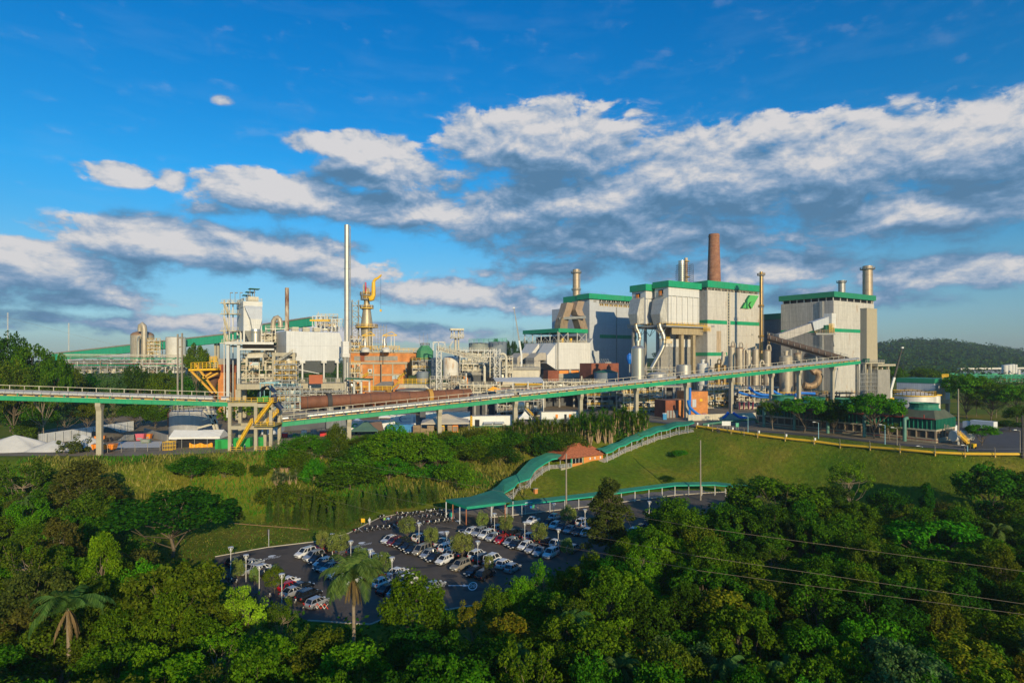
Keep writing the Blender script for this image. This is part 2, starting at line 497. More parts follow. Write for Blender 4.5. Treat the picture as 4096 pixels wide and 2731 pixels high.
ORD=['first','second','third','fourth','fifth','sixth','seventh','eighth','ninth','tenth','eleventh','twelfth','thirteenth','fourteenth','fifteenth','sixteenth','seventeenth','eighteenth','nineteenth','twentieth','twenty-first','twenty-second','twenty-third','twenty-fourth','twenty-fifth','twenty-sixth','twenty-seventh','twenty-eighth','twenty-ninth','thirtieth']
def ordinal(i):
 if i<30:return ORD[i]
 t={3:'thirty',4:'forty',5:'fifty',6:'sixty',7:'seventy',8:'eighty',9:'ninety'}
 te={3:'thirtieth',4:'fortieth',5:'fiftieth',6:'sixtieth',7:'seventieth',8:'eightieth',9:'ninetieth'}
 a,b=divmod(i+1,10)
 return te[a]if b==0 else t[a]+'-'+ORD[b-1]
 # -- SETTING
def grass_mat():
 m=bpy.data.materials.new('rough grass')
 m.use_nodes=True
 t=NT(m.node_tree)
 bs=m.node_tree.nodes['Principled BSDF']
 pos_=t.n('ShaderNodeNewGeometry').outputs['Position']
 n1=t.n('ShaderNodeTexNoise',{'Vector':pos_,'Scale':.055,'Detail':6.0,'Roughness':.65}).outputs['Fac']
 n2=t.n('ShaderNodeTexNoise',{'Vector':pos_,'Scale':.9,'Detail':6.0,'Roughness':.7}).outputs['Fac']
 n3=t.n('ShaderNodeTexNoise',{'Vector':pos_,'Scale':5.0,'Detail':3.0}).outputs['Fac']
 c=t.ramp(n1,[(.30,(.070,.140,.006)),(.48,(.12,.165,.010)),(.62,(.20,.185,.020)),(.75,(.28,.205,.045))])
 f=t.m('MULTIPLY',t.n('ShaderNodeMapRange',{0:n2,1:.25,2:.75,3:.62,4:1.3}).outputs[0],t.n('ShaderNodeMapRange',{0:n3,1:.2,2:.8,3:.72,4:1.25}).outputs[0])
 c=t.mix(1.0,c,t.n('ShaderNodeCombineColor',{0:f,1:f,2:f}).outputs[0],'MULTIPLY')
 m.node_tree.links.new(c,bs.inputs['Base Color'])
 bs.inputs['Roughness'].default_value=1.0
 bs.inputs['Specular IOR Level'].default_value=.1
 b=t.n('ShaderNodeBump',{'Strength':.7,'Distance':.5,'Height':n2})
 m.node_tree.links.new(b.outputs[0],bs.inputs['Normal'])
 return m
GRASSM=grass_mat()
xs_=list(np.arange(-2600,-230,150))+list(np.arange(-230,260,3.0))+list(np.arange(260,2700,150))
ys_=list(np.arange(-40,60,20))+list(np.arange(60,260,2.5))+list(np.arange(260,600,40))+list(np.arange(600,4200,300))
g=MB()
g.v=[(float(x),float(y),ground_z(x,y))for y in ys_ for x in xs_]
nx=len(xs_)
g.f=[(j*nx+i,j*nx+i+1,(j+1)*nx+i+1,(j+1)*nx+i)for j in range(len(ys_)-1)for i in range(nx-1)]
g.build('ground',GRASSM,kind='structure',smooth=True)
# yard of the mill on the plateau
yx=list(np.arange(-170,170,4.0))
y=MB()
rows=26
y.v=[]
for x in yx:
 yc=float(np.interp(x,cxa,cya))+3
 for k in range(rows):
  yy=yc+(520-yc)*(k/(rows-1))**1.6
  y.v.append((x,yy,ground_z(x,yy)+.05))
y.f=[(i*rows+k,(i+1)*rows+k,(i+1)*rows+k+1,i*rows+k+1)for i in range(len(yx)-1)for k in range(rows-1)]
y.build('yard',YARD,kind='structure')
def sheet(name,pix,m,z,kind='structure'):
 b=MB()
 b.poly([G(x,yy,z)for x,yy in pix])
 return b.build(name,m,kind=kind)
LOT=[(860,2227),(1071,2189),(1258,2167),(1392,2134),(1512,2074),(1600,2054),(1790,2037),(1900,2015),(2030,2012),(2360,1990),(2700,1955),(3000,1940),(3080,1975),(2760,2070),(2480,2210),(2300,2290),(2080,2350),(1900,2420),(1522,2480),(1480,2496),(1230,2480),(1000,2400),(850,2300)]
sheet('parking_lot',list(reversed(LOT)),ASPH,.012)
sheet('walkway',list(reversed([(1800,2046),(1870,2010),(2040,1999),(2360,1977),(2700,1938),(2960,1934),(2960,1962),(2700,1979),(2360,2024),(2030,2062),(1960,2068)])),PAVE,.02)
k=MB()
pl=[G(x,yy)for x,yy in[(1960,2069),(2030,2063),(2360,2025),(2700,1980),(2960,1963)]]
for a,b in zip(pl[:-1],pl[1:]):
 k.bar(a+Vector((0,0,.09)),b+Vector((0,0,.09)),.28,.18)
pl=[G(x,yy)for x,yy in[(1230,2482),(1480,2498),(1524,2481),(1900,2421)]]
for a,b in zip(pl[:-1],pl[1:]):
 k.bar(a+Vector((0,0,.07)),b+Vector((0,0,.07)),.2,.16)
pl=[G(x,yy)for x,yy in[(860,2226),(1071,2188),(1258,2166),(1392,2133),(1512,2073),(1600,2053),(1785,2037)]]
for a,b in zip(pl[:-1],pl[1:]):
 k.bar(a+Vector((0,0,.06)),b+Vector((0,0,.06)),.18,.13)
k.build('kerb',KERB,kind='structure')
# footpath worn across the lawn
k=MB()
pl=[G(x,yy)+Vector((0,0,.05))for x,yy in[(905,2090),(1000,2098),(1100,2106),(1190,2112),(1235,2118)]]
for a,b in zip(pl[:-1],pl[1:]):
 k.bar(a,b,.35,.1)
k.build('footpath',mat('worn earth',(.34,.20,.09),.9),kind='structure')
# perimeter road along the plateau edge
def offs_road(inner,outer,z):
 b=MB()
 pts=[]
 for x in np.arange(44,180,3.0):
  x=x*1.0
  yc=float(np.interp(x,cxa,cya))
  pts.append((Vector((x,yc+inner,ground_z(x,yc+inner)+z)),Vector((x,yc+outer,ground_z(x,yc+outer)+z))))
 for(a,c),(a2,c2)in zip(pts[:-1],pts[1:]):
  b.poly([a,a2,c2,c])
 return b
offs_road(2.2,9.0,.09).build('road',ROADM,kind='structure')
# -- car park markings
mk=MB()
def mark_text(body,p0,p1,h,z=.02,font_m=None):
 """flat painted lettering between two ground points"""
 cu=bpy.data.curves.new('lettering','FONT')
 cu.body=body
 cu.size=1.0
 ob=bpy.data.objects.new('lettering',cu)
 scene.collection.objects.link(ob)
 dg=bpy.context.evaluated_depsgraph_get()
 me=bpy.data.meshes.new_from_object(ob.evaluated_get(dg))
 bpy.data.objects.remove(ob)
 co=np.array([v.co[:]for v in me.vertices])
 co[:,0]-=co[:,0].min()
 wdt=co[:,0].max()
 p0,p1=Vector(p0),Vector(p1)
 ex=(p1-p0)/wdt
 return me,co,ex,p0
def text_on(body,p0,p1,up,m,name,parent=None,**kw):
 me,co,ex,p0=mark_text(body,p0,p1,1)
 hgt=co[:,1].max()-min(0,co[:,1].min())
 up=Vector(up)/hgt
 b=MB()
 b.v=[tuple(p0+ex*float(c[0])+up*float(c[1]))for c in co]
 b.f=[tuple(p.vertices)for p in me.polygons]
 return b.build(name,m,parent,**kw)
def gz(x,yy):
 p=G(x,yy)
 p.z=.022
 return p
text_on('DE RE: ESTACIONAR',gz(1047,2241),gz(1117,2228),(0,1.2,0),MARK,'road_lettering',kind='structure')
text_on('DE RE: ESTACIONAR',gz(1421,2186),gz(1484,2175),(0,1.2,0),MARK,'road_lettering',kind='structure')
text_on('DE RE',gz(1762,2140),gz(1795,2134),(0,1.2,0),MARK,'road_lettering',kind='structure')
for cx,cy in((1089,2224),(1449,2171),(1768,2128),(1835,2083)):
 b=MB()
 c=gz(cx,cy)
 b.poly([c+Vector((math.cos(a)*.8,math.sin(a)*.75,0))for a in[R(q)for q in range(40,330,24)]]+[c+Vector((.25,-.1,0)),c+Vector((.3,.2,0))])
 b.build('road_symbol',MARK,kind='structure')
b=MB()
c=gz(1838,2341)
b.poly([c+Vector(q)for q in((-1.9,-.16,0),(.6,-.16,0),(.6,-.5,0),(2.0,0,0),(.6,.5,0),(.6,.16,0),(-1.9,.16,0))])
b.build('road_arrow',MARK,kind='structure')
b=MB()
c=gz(1891,2343)
for r0,r1 in((1.25,1.0),):
 n=24
 for i in range(n):
  a,a2=2*math.pi*i/n,2*math.pi*(i+1)/n
  b.poly([c+Vector((math.cos(q)*r*.62,math.sin(q)*r*1.5,0))for q,r in((a,r1),(a,r0),(a2,r0),(a2,r1))])
b.build('speed_ring',MARK,kind='structure')
text_on('20',c+Vector((-.42,-.6,0)),c+Vector((.42,-.6,0)),(0,1.4,0),MARK,'speed_number',kind='structure')
b=MB()
for i in range(16):
 for x0,y0,x1,y1 in((1655,2082,1690,2101),):
  f=i/15
  p=gz(1450+360*f,2126-42*f)
  b.bar(p,p+Vector((-1.6,2.6,0)),.1,.012)
for i in range(9):
 p=gz(1660+19*i,2064-2*i)
 b.bar(p,p+Vector((-1.4,2.4,0)),.1,.012)
b.build('bay_line',MARK,kind='structure')
r_=random.Random(77)
b=MB()
for i in range(26):
 c=gz(r_.uniform(950,2300),0)if False else gz(*r_.choice([(1000,2215),(1150,2260),(1300,2330),(1400,2360),(1480,2180),(1560,2220),(1680,2270),(1760,2310),(1840,2330),(1700,2110),(1900,2180),(2000,2220),(2100,2260),(2060,2090),(2250,2150),(1200,2330)]))
 c+=Vector((r_.uniform(-5,5),r_.uniform(-4,4),-.004))
 a0=r_.uniform(0,3)
 w,h=r_.uniform(.6,2.6),r_.uniform(.5,1.6)
 b.poly([c+Vector((math.cos(a0+a)*w*r_.uniform(.8,1.1),math.sin(a0+a)*h*r_.uniform(.8,1.1),i*.0003))for a in[k*.7854 for k in range(8)]])
b.build('tar_patch',mat('tar patch',(.045,.040,.036),.8,var=.3),kind='structure')
# -- CONVEYORS
CA=(P(-160,1594,129),P(918,1624,140.5))
CB=(P(1128,1704,143),P(3432,1455,224))
def conveyor(name,label,A,B,gh,tube_r,segs,gaps,rail_side=1,near_rail=None,steps=60):
 t=T(name,label,'conveyor',(A.x,A.y,ground_z(A.x,A.y)))
 d=(B-A)
 L=d.length
 d.normalize()
 n=Vector((d.y,-d.x,0)).normalized()
 up=Vector((0,0,1))
 g=MB()
 for s_ in(1.15,-1.15):
  g.bar(A+n*s_+up*gh/2,B+n*s_+up*gh/2,.25,gh)
  g.bar(A+n*s_*1.0+up*.06,B+n*s_+up*.06,.5,.12)
  g.bar(A+n*s_+up*gh,B+n*s_+up*gh,.5,.12)
 k=int(L/6)
 for i in range(k+1):
  q=A+d*(L*i/k)
  g.bar(q+n*1.30+up*.05,q+n*1.30+up*gh,.12)
 g.build('girder',GREEN,t)
 f=MB()
 f.bar(A+up*(gh+.1),B+up*(gh+.1),2.6,.08)
 f.build('deck',GREYST,t)
 tr=MB()
 k=int(L/3.6)
 for i in range(k):
  q=A+d*(L*(i+.08)/k)+n*1.05+up*(gh+.22)
  tr.bar(q,q+d*(L/k*.78)-up*.08,.3,.22)
 tr.build('drip_tray',YEL,t,kind='stuff' if k>100 else None)
 fr=MB()
 k=int(L/1.8)
 for i in range(k):
  q=A+d*(L*(i+.5)/k)+up*(gh+.1)
  fr.bar(q+n*.9,q+n*1.0+up*.75,.10)
  fr.bar(q-n*.9,q-n*.9+up*.75,.10)
 fr.bar(A+n*.9+up*(gh+.62),B+n*.9+up*(gh+.62),.12,.16)
 fr.bar(A-n*.9+up*(gh+.62),B-n*.9+up*(gh+.62),.12,.16)
 fr.build('idler_frame',BROWNST,t)
 k=int(L/5.2)
 for i in range(k):
  q=A+d*(L*(i+.5)/k)+n*1.12+up*(gh+.15)
  MB().bar(q,q+up*.55,.28).build('bracket',GREEN,t)
 c=MB()
 # half round cover hood in short sheets, one part per run between the gaps
 rad=tube_r
 k=int(L/segs)
 for i in range(k):
  f0=i/k
  if any(a<f0<b_ for a,b_ in gaps):
   if c.v:c.build('belt_cover',GALV,t,smooth=True)
   c=MB()
   continue
  p0,p1=A+d*(L*i/k+.04)+up*(gh+.78),A+d*(L*(i+1)/k-.04)+up*(gh+.78)
  r2=rad*(1.0 if i%2 else .985)
  rg=[[p+n*(math.cos(a)*r2)+up*(math.sin(a)*r2)for a in[R(-20+220*j/14)for j in range(15)]]for p in(p0,p1)]
  c.rings(rg,False,False)
  rg2=[[p+n*(math.cos(a)*(r2-.06))+up*(math.sin(a)*(r2-.06))for a in[R(200-220*j/14)for j in range(15)]]for p in(p0,p1)]
  c.rings(rg2,False,False)
 if c.v:c.build('belt_cover',GALV,t,smooth=True)
 be=MB()
 be.bar(A+up*(gh+.62),B+up*(gh+.62),1.4,.06)
 be.build('belt',DKST,t)
 r=MB()
 r.rail([A-n*1.75+up*(gh+.3),B-n*1.75+up*(gh+.3)],2.35,.07,3.4)
 r.bar(A-n*1.6+up*(gh+.15),B-n*1.6+up*(gh+.15),1.1,.06)
 r.build('handrail',CREAMST,t)
 if near_rail:
  a,b_=near_rail
  r=MB()
  r.rail([A+d*(L*a)+n*1.7+up*(gh+.1),A+d*(L*b_)+n*1.7+up*(gh+.1)],1.5,.05,2.4)
  r.bar(A+d*(L*a)+n*1.5+up*(gh+.06),A+d*(L*b_)+n*1.5+up*(gh+.06),.7,.05)
  r.build('walkway_rail',GREYST,t)
 return t,d,n,L
def pillar(t,q,z0,w=1.15,dirn=None,head=2.6):
 yaw=math.atan2(dirn.y,dirn.x)
 fr=Fr(q.x,q.y,yaw)
 b=MB()
 b.lbox(fr,-w/2,w/2,-w/2,w/2,z0-1,q.z-1.2)
 b.rings([[fr.p(u*w/2,v*w/2,q.z-2.2)for u,v in((-1.02,-1.02),(1.02,-1.02),(1.02,1.02),(-1.02,1.02))],[fr.p(u*w/2,v*head/2,q.z-.9)for u,v in((-1.02,-1),(1.02,-1),(1.02,1),(-1.02,1))],[fr.p(u*w/2,v*head/2,q.z-.02)for u,v in((-1.02,-1),(1.02,-1),(1.02,1),(-1.02,1))]])
 return b.build('pillar',CONC,t)
t1,d1,n1_,L1=conveyor('belt_conveyor','silver hooded conveyor on green girders from the left edge to the stair tower',CA[0],CA[1],1.15,.82,2.1,[(.93,.95)])
pillar(t1,CA[0]+d1*L1*.497,ground_z(*(CA[0]+d1*L1*.497).xy),1.3,d1)
t2,d2,n2_,L2=conveyor('belt_conveyor','long silver hooded conveyor climbing right from the stair tower to the concrete shaft',CB[0],CB[1],1.35,.82,1.75,[(.0,.028),(.296,.302),(.577,.581),(.965,.968)],near_rail=(0.0,.26))
for xs in(1395,1757,2060,2322,2545,2745,2925,3085,3195,3330):
 kx=(xs-CX)/F
 s_=(kx*CB[0].y-CB[0].x)/(d2.x-kx*d2.y)
 q=CB[0]+d2*s_
 pillar(t2,q,ground_z(q.x,q.y),1.25,d2)
 # -- concrete transfer tower with yellow stairs
q0=P(920,1810,137)
t=T('stair_tower','open beige concrete transfer tower with zigzag yellow stairs between the two green conveyors','tower',(q0.x,q0.y,q0.z))
F0=Fr(q0.x,q0.y,R(4))
uA,uB,uC=0.0,F0.u_at(1024),F0.u_at(1084)
zt,zm,zb=Zp(1609,137),Zp(1703,137),q0.z
dep=7.5
for u in(uA,uB,uC):
 for v in(0,dep):
  if u==uC:
   ztop=Zp(1640,137)
  else:
   ztop=zt
  MB().lbox(F0,u-.42,u+.42,v-.42,v+.42,zb-2.5,ztop-.02).build('column',CONC,t)
for v in(0,dep):
 for q in((uA-.45,uB+.45,v-.40,v+.40,zt-1.1,zt),(uA+.42,uB-.42,v-.35,v+.35,zm-1.0,zm),(uB+.45,uC+.5,v-.35,v+.35,zm-1.0,zm-.01),(uB+.46,uC+.5,v-.35,v+.35,zt-1.4,zt-.4)):
  MB().lbox(F0,*q).build('beam',CONC,t)
for u in(uA,uB,uC):
 for z in(zm,zt-.5):
  MB().lbox(F0,u-.33,u+.33,.42,dep-.42,z-1.0,z-.02).build('beam',CONC,t)
for q in((uA-.6,uC+1.6,-.7,dep+.5,zt+.02,zt+.14),(uA+7.2,uC+1.6,-2.0,dep,zm+.02,zm+.14),(uA-.2,uC+.6,-1.2,dep,zb+.5,zb+.62)):
 MB().lbox(F0,*q).build('deck',mat('checker plate',(.45,.33,.06),.6),t)
b=MB()
b.rail([F0.p(uA-.6,-.65,zt+.14),F0.p(uC+1.5,-.65,zt+.14)],1.15,.05,1.6)
b.rail([F0.p(uC+1.5,-.65,zt+.14),F0.p(uC+1.5,dep,zt+.14)],1.15,.05,1.6)
b.rail([F0.p(uA+7.2,-1.95,zm+.14),F0.p(uC+1.5,-1.95,zm+.14)],1.15,.05,1.4)
b.rail([F0.p(uA+7.2,-1.95,zm+.14),F0.p(uA+7.2,0,zm+.14)],1.15,.05,1.4)
b.rail([F0.p(uB+.4,-1.15,zb+.62),F0.p(uC+.6,-1.15,zb+.62)],1.15,.05,1.4)
b.rail([F0.p(uA+.6,-1.15,zb+.62),F0.p(uA+3.6,-1.15,zb+.62)],1.15,.05,1.4)
b.build('handrail',YEL,t)
def stairs(t,pa,pb,w,n,m_rail,m_tread,out=Vector((0,-1,0))):
 pa,pb=Vector(pa),Vector(pb)
 b=MB()
 sd=out*(w/2)
 for k in(-1,1):
  b.bar(pa+sd*k,pb+sd*k,.08,.26)
 b.build('stringer',m_tread,t)
 b=MB()
 for i in range(n):
  q=pa.lerp(pb,(i+.5)/n)
  b.bar(q-sd*.95,q+sd*.95,.26,.05)
 b.build('stair_flight',m_rail if m_rail is YEL else GREYST,t)
 b=MB()
 for k in(-1,1):
  b.rail([pa+sd*k,pb+sd*k],1.15,.05,1.3,3)
 b.build('stair_rail',m_rail,t)
yst=F0.y-1.6
def onp(xs,ys,v):
 return F0.on_u(xs,ys,-v)
stairs(t,onp(950,1788,-1.3),onp(1008,1688,-1.3),1.0,22,YEL,YEL)
stairs(t,onp(1024,1692,-1.3),onp(1090,1606,-1.3),1.0,22,YEL,YEL)
stairs(t,onp(1068,1694,.6),onp(1112,1648,.6),1.0,12,YEL,YEL)
b=MB()
b.lbox(F0,uA+1.2,uC,1.6,4.4,zb-1.6,zb+.5)
b.build('brick_plinth',REDBR,t)
b=MB()
for xs in(1030,1070):
 p=F0.p(F0.u_at(xs),2.2,zt+.14)
 b.bar(p,p+Vector((0,0,5.2)),.16);b.bar(p+Vector((0,2.8,0)),p+Vector((0,2.8,5.2)),.16)
a,c=F0.p(F0.u_at(1028),2.2,zt+5.3),F0.p(F0.u_at(1092),2.2,zt+5.3)
b.bar(a,c,.3);b.bar(a+Vector((0,2.8,0)),c+Vector((0,2.8,0)),.3)
b.build('hoist_frame',BLUEST,t)
b=MB()
pts=[F0.p(F0.u_at(1018),1.2,zt+.9),F0.p(F0.u_at(1026),1.2,zt+2.8),F0.p(F0.u_at(1042),1.2,zt+4.2),F0.p(F0.u_at(1062),1.2,zt+4.6),F0.p(F0.u_at(1084),1.2,zt+2.8)]
b.rings([[q+Vector((0,s,0))for s in(0,3.2)]for q in pts],False,False)
b.rings([[q+Vector((0,s,-.2))for s in(3.2,0)]for q in pts],False,False)
b.build('discharge_hood',mat('navy plastic',(.015,.03,.08),.5),t)
b=MB()
b.tube([F0.p(F0.u_at(1086),1.5,zt+2.0),F0.p(F0.u_at(1100),1.5,zt-.5),F0.p(F0.u_at(1118),1.8,zt-2.2)],.8,10)
b.build('discharge_chute',mat('navy plastic',(.015,.03,.08),.5),t)
b=MB()
b.box(F0.p(F0.u_at(1058),1.0,zt+.9),(1.6,1.2,1.5),R(4));b.box(F0.p(F0.u_at(1036),.6,zt+.8),(1.3,1.0,1.2),R(4))
b.build('drive_motor',GCONT,t)
# -- MILL BUILDINGS (right half)
def corner(xc,d,yaw=YAW):
 p=P(xc,HY,d)
 return Fr(p.x,p.y,yaw)
BASE=12*KS
def walls(t,fr,Lu,Lv,z0,z1,m,name='wall',u0=0.0,v0=0.0):
 return MB().lbox(fr,u0,Lu,v0,Lv,z0,z1).build(name,m,t)
def fascia(t,fr,Lu,Lv,z0,z1,ov=1.2,m=GREEN,ov2=None,name='roof_fascia',u0=0.0):
 b=MB().lbox(fr,u0-ov,Lu+(ov2 if ov2 is not None else ov),-ov,Lv+ov,z0,z1)
 return b.build(name,m,t)
 # ---- main boiler house with the K emblem
d=300
fr=corner(2830,d)
Lu,Lv=fr.u_at(3039),34.0
z1=Zp(1159,d)
t=T('boiler_house','tall pale boiler house with green roof edge and a green K emblem on its wall','building',fr.p(0,0,BASE))
walls(t,fr,Lu,Lv,BASE-1,z1,CREAMCL)
b=MB().lbox(fr,.8,Lu-.8,.8,Lv-.8,z1,Zp(1148,d))
b.build('roof_gap',DARK,t)
fascia(t,fr,Lu,Lv,Zp(1148.5,d),Zp(1122,d),1.0,GREEN,.2)
b=MB()
b.rail([fr.p(0,-.3,z1),fr.p(Lu,-.3,z1)],1.3,.06,3.0)
b.rail([fr.p(-.3,0,z1),fr.p(-.3,Lv,z1)],1.3,.06,3.0)
b.build('roof_rail',CREAMST,t)
for i in range(9):
 u=.4+(Lu-.8)*i/8
 MB().lbox(fr,u-.2,u+.2,.1,.5,z1,Zp(1148.6,d)).build('roof_post',CREAMST,t)
uw0,uw1=fr.u_at(2909),fr.u_at(2918)
for(ua,ub)in((-.06,uw0-.1),(uw1+.1,Lu+.06)):
 for(ya,yb)in((1279,1294),(1409,1423)):
  MB().lbox(fr,ua,ub,-.12,.1,Zp(yb,d),Zp(ya,d)).build('green_band',GREEN,t)
for(ya,yb)in((1279,1294),(1409,1423)):
 MB().lbox(fr,-.12,.1,.15,20,Zp(yb,d),Zp(ya,d)).build('green_band',GREEN,t)
w=MB().lbox(fr,uw0,uw1,-.10,.1,Zp(1420,d),z1-.3).build('window_strip',mat('dusty window',(.10,.11,.12),.25,spec=.6,var=.3,scale=.8),t)
b=MB()
for i in range(22):
 z=Zp(1420,d)+(z1-Zp(1420,d))*(i+.5)/22
 b.lbox(fr,uw0,uw1,-.18,-.10,z-.12,z+.12)
for u in(uw0,uw1):
 b.lbox(fr,u-.35,u+.35,-.25,.0,Zp(1420,d),z1-.2)
b.build('window_frame',CREAMST,w)
for(x0,y0,x1,y1)in((2845,1300,2857,1308),(2962,1385,2974,1395),(3005,1330,3012,1335)):
 MB().lbox(fr,fr.u_at(x0),fr.u_at(x1),-.14,.1,Zp(y1,d),Zp(y0,d)).build('louvre',GREYST,t)
MB().lbox(fr,fr.u_at(2866),fr.u_at(2884),-.02,.1,Zp(1408,d),Zp(1322,d)).build('stained_sheet',mat('stained sheet',(.50,.38,.25),.7,var=.12,streak=.5),t)
# rust runs on the sheeting
RUN=mat('rust run',(.42,.24,.10),.8,var=.35,scale=.8)
def plate(t,fr,pts,off,th,m,name,org,sc,face='u'):
 q=[]
 for x,yy in pts:
  xs,ys=org[0]+x*sc,org[1]+yy*sc
  q.append((fr.on_u if face=='u' else fr.on_v)(xs,ys,off))
 nrm=fr.p(0,1,0)-fr.p(0,0,0)if face=='u' else fr.p(1,0,0)-fr.p(0,0,0)
 b=MB()
 # real outline, real thickness
 b.prism(list(reversed(q)),nrm*th)
 return b.build(name,m,t)
KLIGHT=mat('emblem light green',(.10,.46,.11),.5,var=.05)
KDARK=mat('emblem dark green',(.006,.13,.05),.5,var=.05)
em=plate(t,fr,[(905,355),(1490,400),(1245,840),(965,825),(850,825),(745,1040),(700,1275),(700,690)],1.0,.95,KLIGHT,'emblem',(2950,1160),.0574)
plate(em,fr,[(965,835),(1245,840),(1005,1285),(985,1280),(850,1045)],1.0,.95,KLIGHT,'emblem_leg',(2950,1160),.0574)
plate(em,fr,[(745,1050),(860,1280),(700,1280)],1.0,.95,KLIGHT,'emblem_foot',(2950,1160),.0574)
plate(em,fr,[(828,362),(903,356),(698,690),(698,1290),(612,1280),(612,705)],1.05,.95,KDARK,'emblem_edge',(2950,1160),.0574)
plate(em,fr,[(580,880),(605,880),(605,1268),(362,1248)],1.0,.95,KLIGHT,'emblem_wing',(2950,1160),.0574)
plate(em,fr,[(512,862),(585,868),(365,1246),(272,1268)],1.05,.95,KDARK,'emblem_edge',(2950,1160),.0574)
plate(em,fr,[(850,828),(962,832),(850,1045),(985,1278),(912,1300),(765,1050),(880,862)],.5,.45,DARK,'emblem_shadow',(2950,1160),.0574)  # depth shadow of the K, painted as a black plate
# ---- brick chimney behind it
p=P(2856,HY,345)
b=MB()
zt,zb=Zp(937,345),BASE
hh=zt-zb
r0,r1=25.5/F*345*KS,20.5/F*345*KS
b.lathe(p.x,p.y,[(r0*1.12,zb),(r0*1.03,Zp(1126,345)),(r1*1.01,zt-2.2),(r1*1.06,zt-2.0),(r1*1.06,zt-1.2),(r1*1.01,zt-1.0),(r1,zt),(r1*.8,zt)],28)
t=T('brick_chimney','tall round brick chimney behind the boiler house, widest at its base','chimney',(p.x,p.y,zb))
b.build('shaft',CHIMB,t,smooth=True)
for i in range(14):
 z=zb+hh*(.45+.5*i/14)
 f=(z-zb)/hh
 r=r0*1.12*(1-f)+r1*f+.07
 MB().lathe(p.x,p.y,[(r,z),(r+.05,z),(r+.05,z+.25),(r,z+.25)],28).build('iron_hoop',DKST,t)
def stack(name,label,xs,d,ytop,ybot,rpx,m,plat=None,rtop=None,cat='chimney',lad=True,bands=(),capy=None):
 p=P(xs,HY,d)
 r=rpx/F*d*KS
 rt=(rtop or rpx)/F*d*KS
 zt,zb=Zp(ytop,d),Zp(ybot,d)if ybot else BASE
 t=T(name,label,cat,(p.x,p.y,zb))
 MB().lathe(p.x,p.y,[(r,zb),(rt,zt),(rt*.86,zt),(rt*.86,zt-1.0)],26).build('shaft',m,t,smooth=True)
 for yy in bands:
  z=Zp(yy,d)
  MB().lathe(p.x,p.y,[(rt,z-.2),(rt+.14,z-.2),(rt+.14,z+.2),(rt,z+.2)],26).build('ring_flange',m,t,smooth=True)
 for yy,wpx in(plat or[]):
  z=Zp(yy,d)
  w=wpx/F*d*KS
  e=MB().lathe(p.x,p.y,[(rt,z-.25),(w,z-.2),(w,z),(rt,z)],24).build('platform',GREYST,t)
  b=MB()
  n=14
  ring=[Vector((p.x+w*.98*math.cos(2*math.pi*i/n),p.y+w*.98*math.sin(2*math.pi*i/n),z))for i in range(n+1)]
  b.rail(ring,1.2,.06,4)
  b.build('platform_rail',YEL if m in(BRONZE,)else CREAMST,e)
 if lad:
  b=MB()
  b.ladder((p.x+rt+.45,p.y-.1,zb+(zt-zb)*.1),(p.x+rt+.45,p.y-.1,zt-.5),.7,.06,1.0,Vector((0,1,0)))
  b.build('ladder',GREYST,t)
 return t
stack('steel_stack','slim bronze coloured steel stack at the right edge of the emblem building',3044.5,296,1087,None,7.5,BRONZE,[(1101,15),(1228,11),(1350,11)],6.2)
stack('steel_stack','broad tan steel stack with flared platform at the far right of the roofs',3470,320,1064,None,18,BRONZE if False else mat('tan stack',(.46,.36,.25),.5,.4,var=.1,streak=.2),[(1077,27),],17.5,bands=(1100,1130,1160))
stack('steel_stack','short grey stack behind the right boiler house roof',3366,325,1122,None,12.5,GREYST if False else mat('grey stack',(.42,.41,.38),.5,.5,var=.1,streak=.2),[(1130,18)],12)
stack('steel_stack','tan stack with a grey top platform above the left green roofed house',2305,345,1078,None,14.5,mat('tan stack',(.46,.36,.25),.5,.4),[(1092,21),(1160,19)],14,bands=(1120,1145,1165))
# ---- two scaffolded stacks
p=P(2726,HY,340)
zt,zb=Zp(1043,340),BASE
t=T('steel_stack','stainless stack wrapped in scaffolding behind the filter houses','chimney',(p.x,p.y,zb))
MB().lathe(p.x,p.y,[(2.2,zb),(2.2,zt),(1.9,zt),(1.9,zt-1)],22).build('shaft',STEEL,t,smooth=True)
p2_=P(2744,HY,344)
t2b=T('steel_stack','thin rusty stack beside the scaffolded stainless stack','chimney',(p2_.x,p2_.y,zb))
MB().lathe(p2_.x,p2_.y,[(1.3,zb),(1.15,Zp(1032,344)),(.9,Zp(1032,344))],16).build('shaft',PEEL,t2b,smooth=True)
for yy in(1045,1108,1128):
 z=Zp(yy,344)
 MB().lathe(p2_.x,p2_.y,[(1.1,z-.2),(2.6,z-.2),(2.6,z),(1.1,z)],14).build('platform',YEL,t2b)
ts=T('scaffolding','dark tube scaffolding round the stainless stack','scaffolding',(p.x,p.y,Zp(1126,340)))
b=MB()
for i,yy in enumerate(range(1060,1136,8)):
 z=Zp(yy,340)
 for(u0,v0),(u1,v1)in zip([(-4,-4),(4,-4),(4,4),(-4,4)],[(4,-4),(4,4),(-4,4),(-4,-4)]):
  k=1.0 if i>2 else .9
  b.bar((p.x+2+u0*k*1.3,p.y+v0,z),(p.x+2+u1*k*1.3,p.y+v1,z),.18)
 for u in(-5,-2.5,0,2.5,5):
  b.bar((p.x+2+u,p.y-4,z),(p.x+2+u,p.y-4,z-3.0),.14)
b.build('scaffold_tube',DKST,ts)
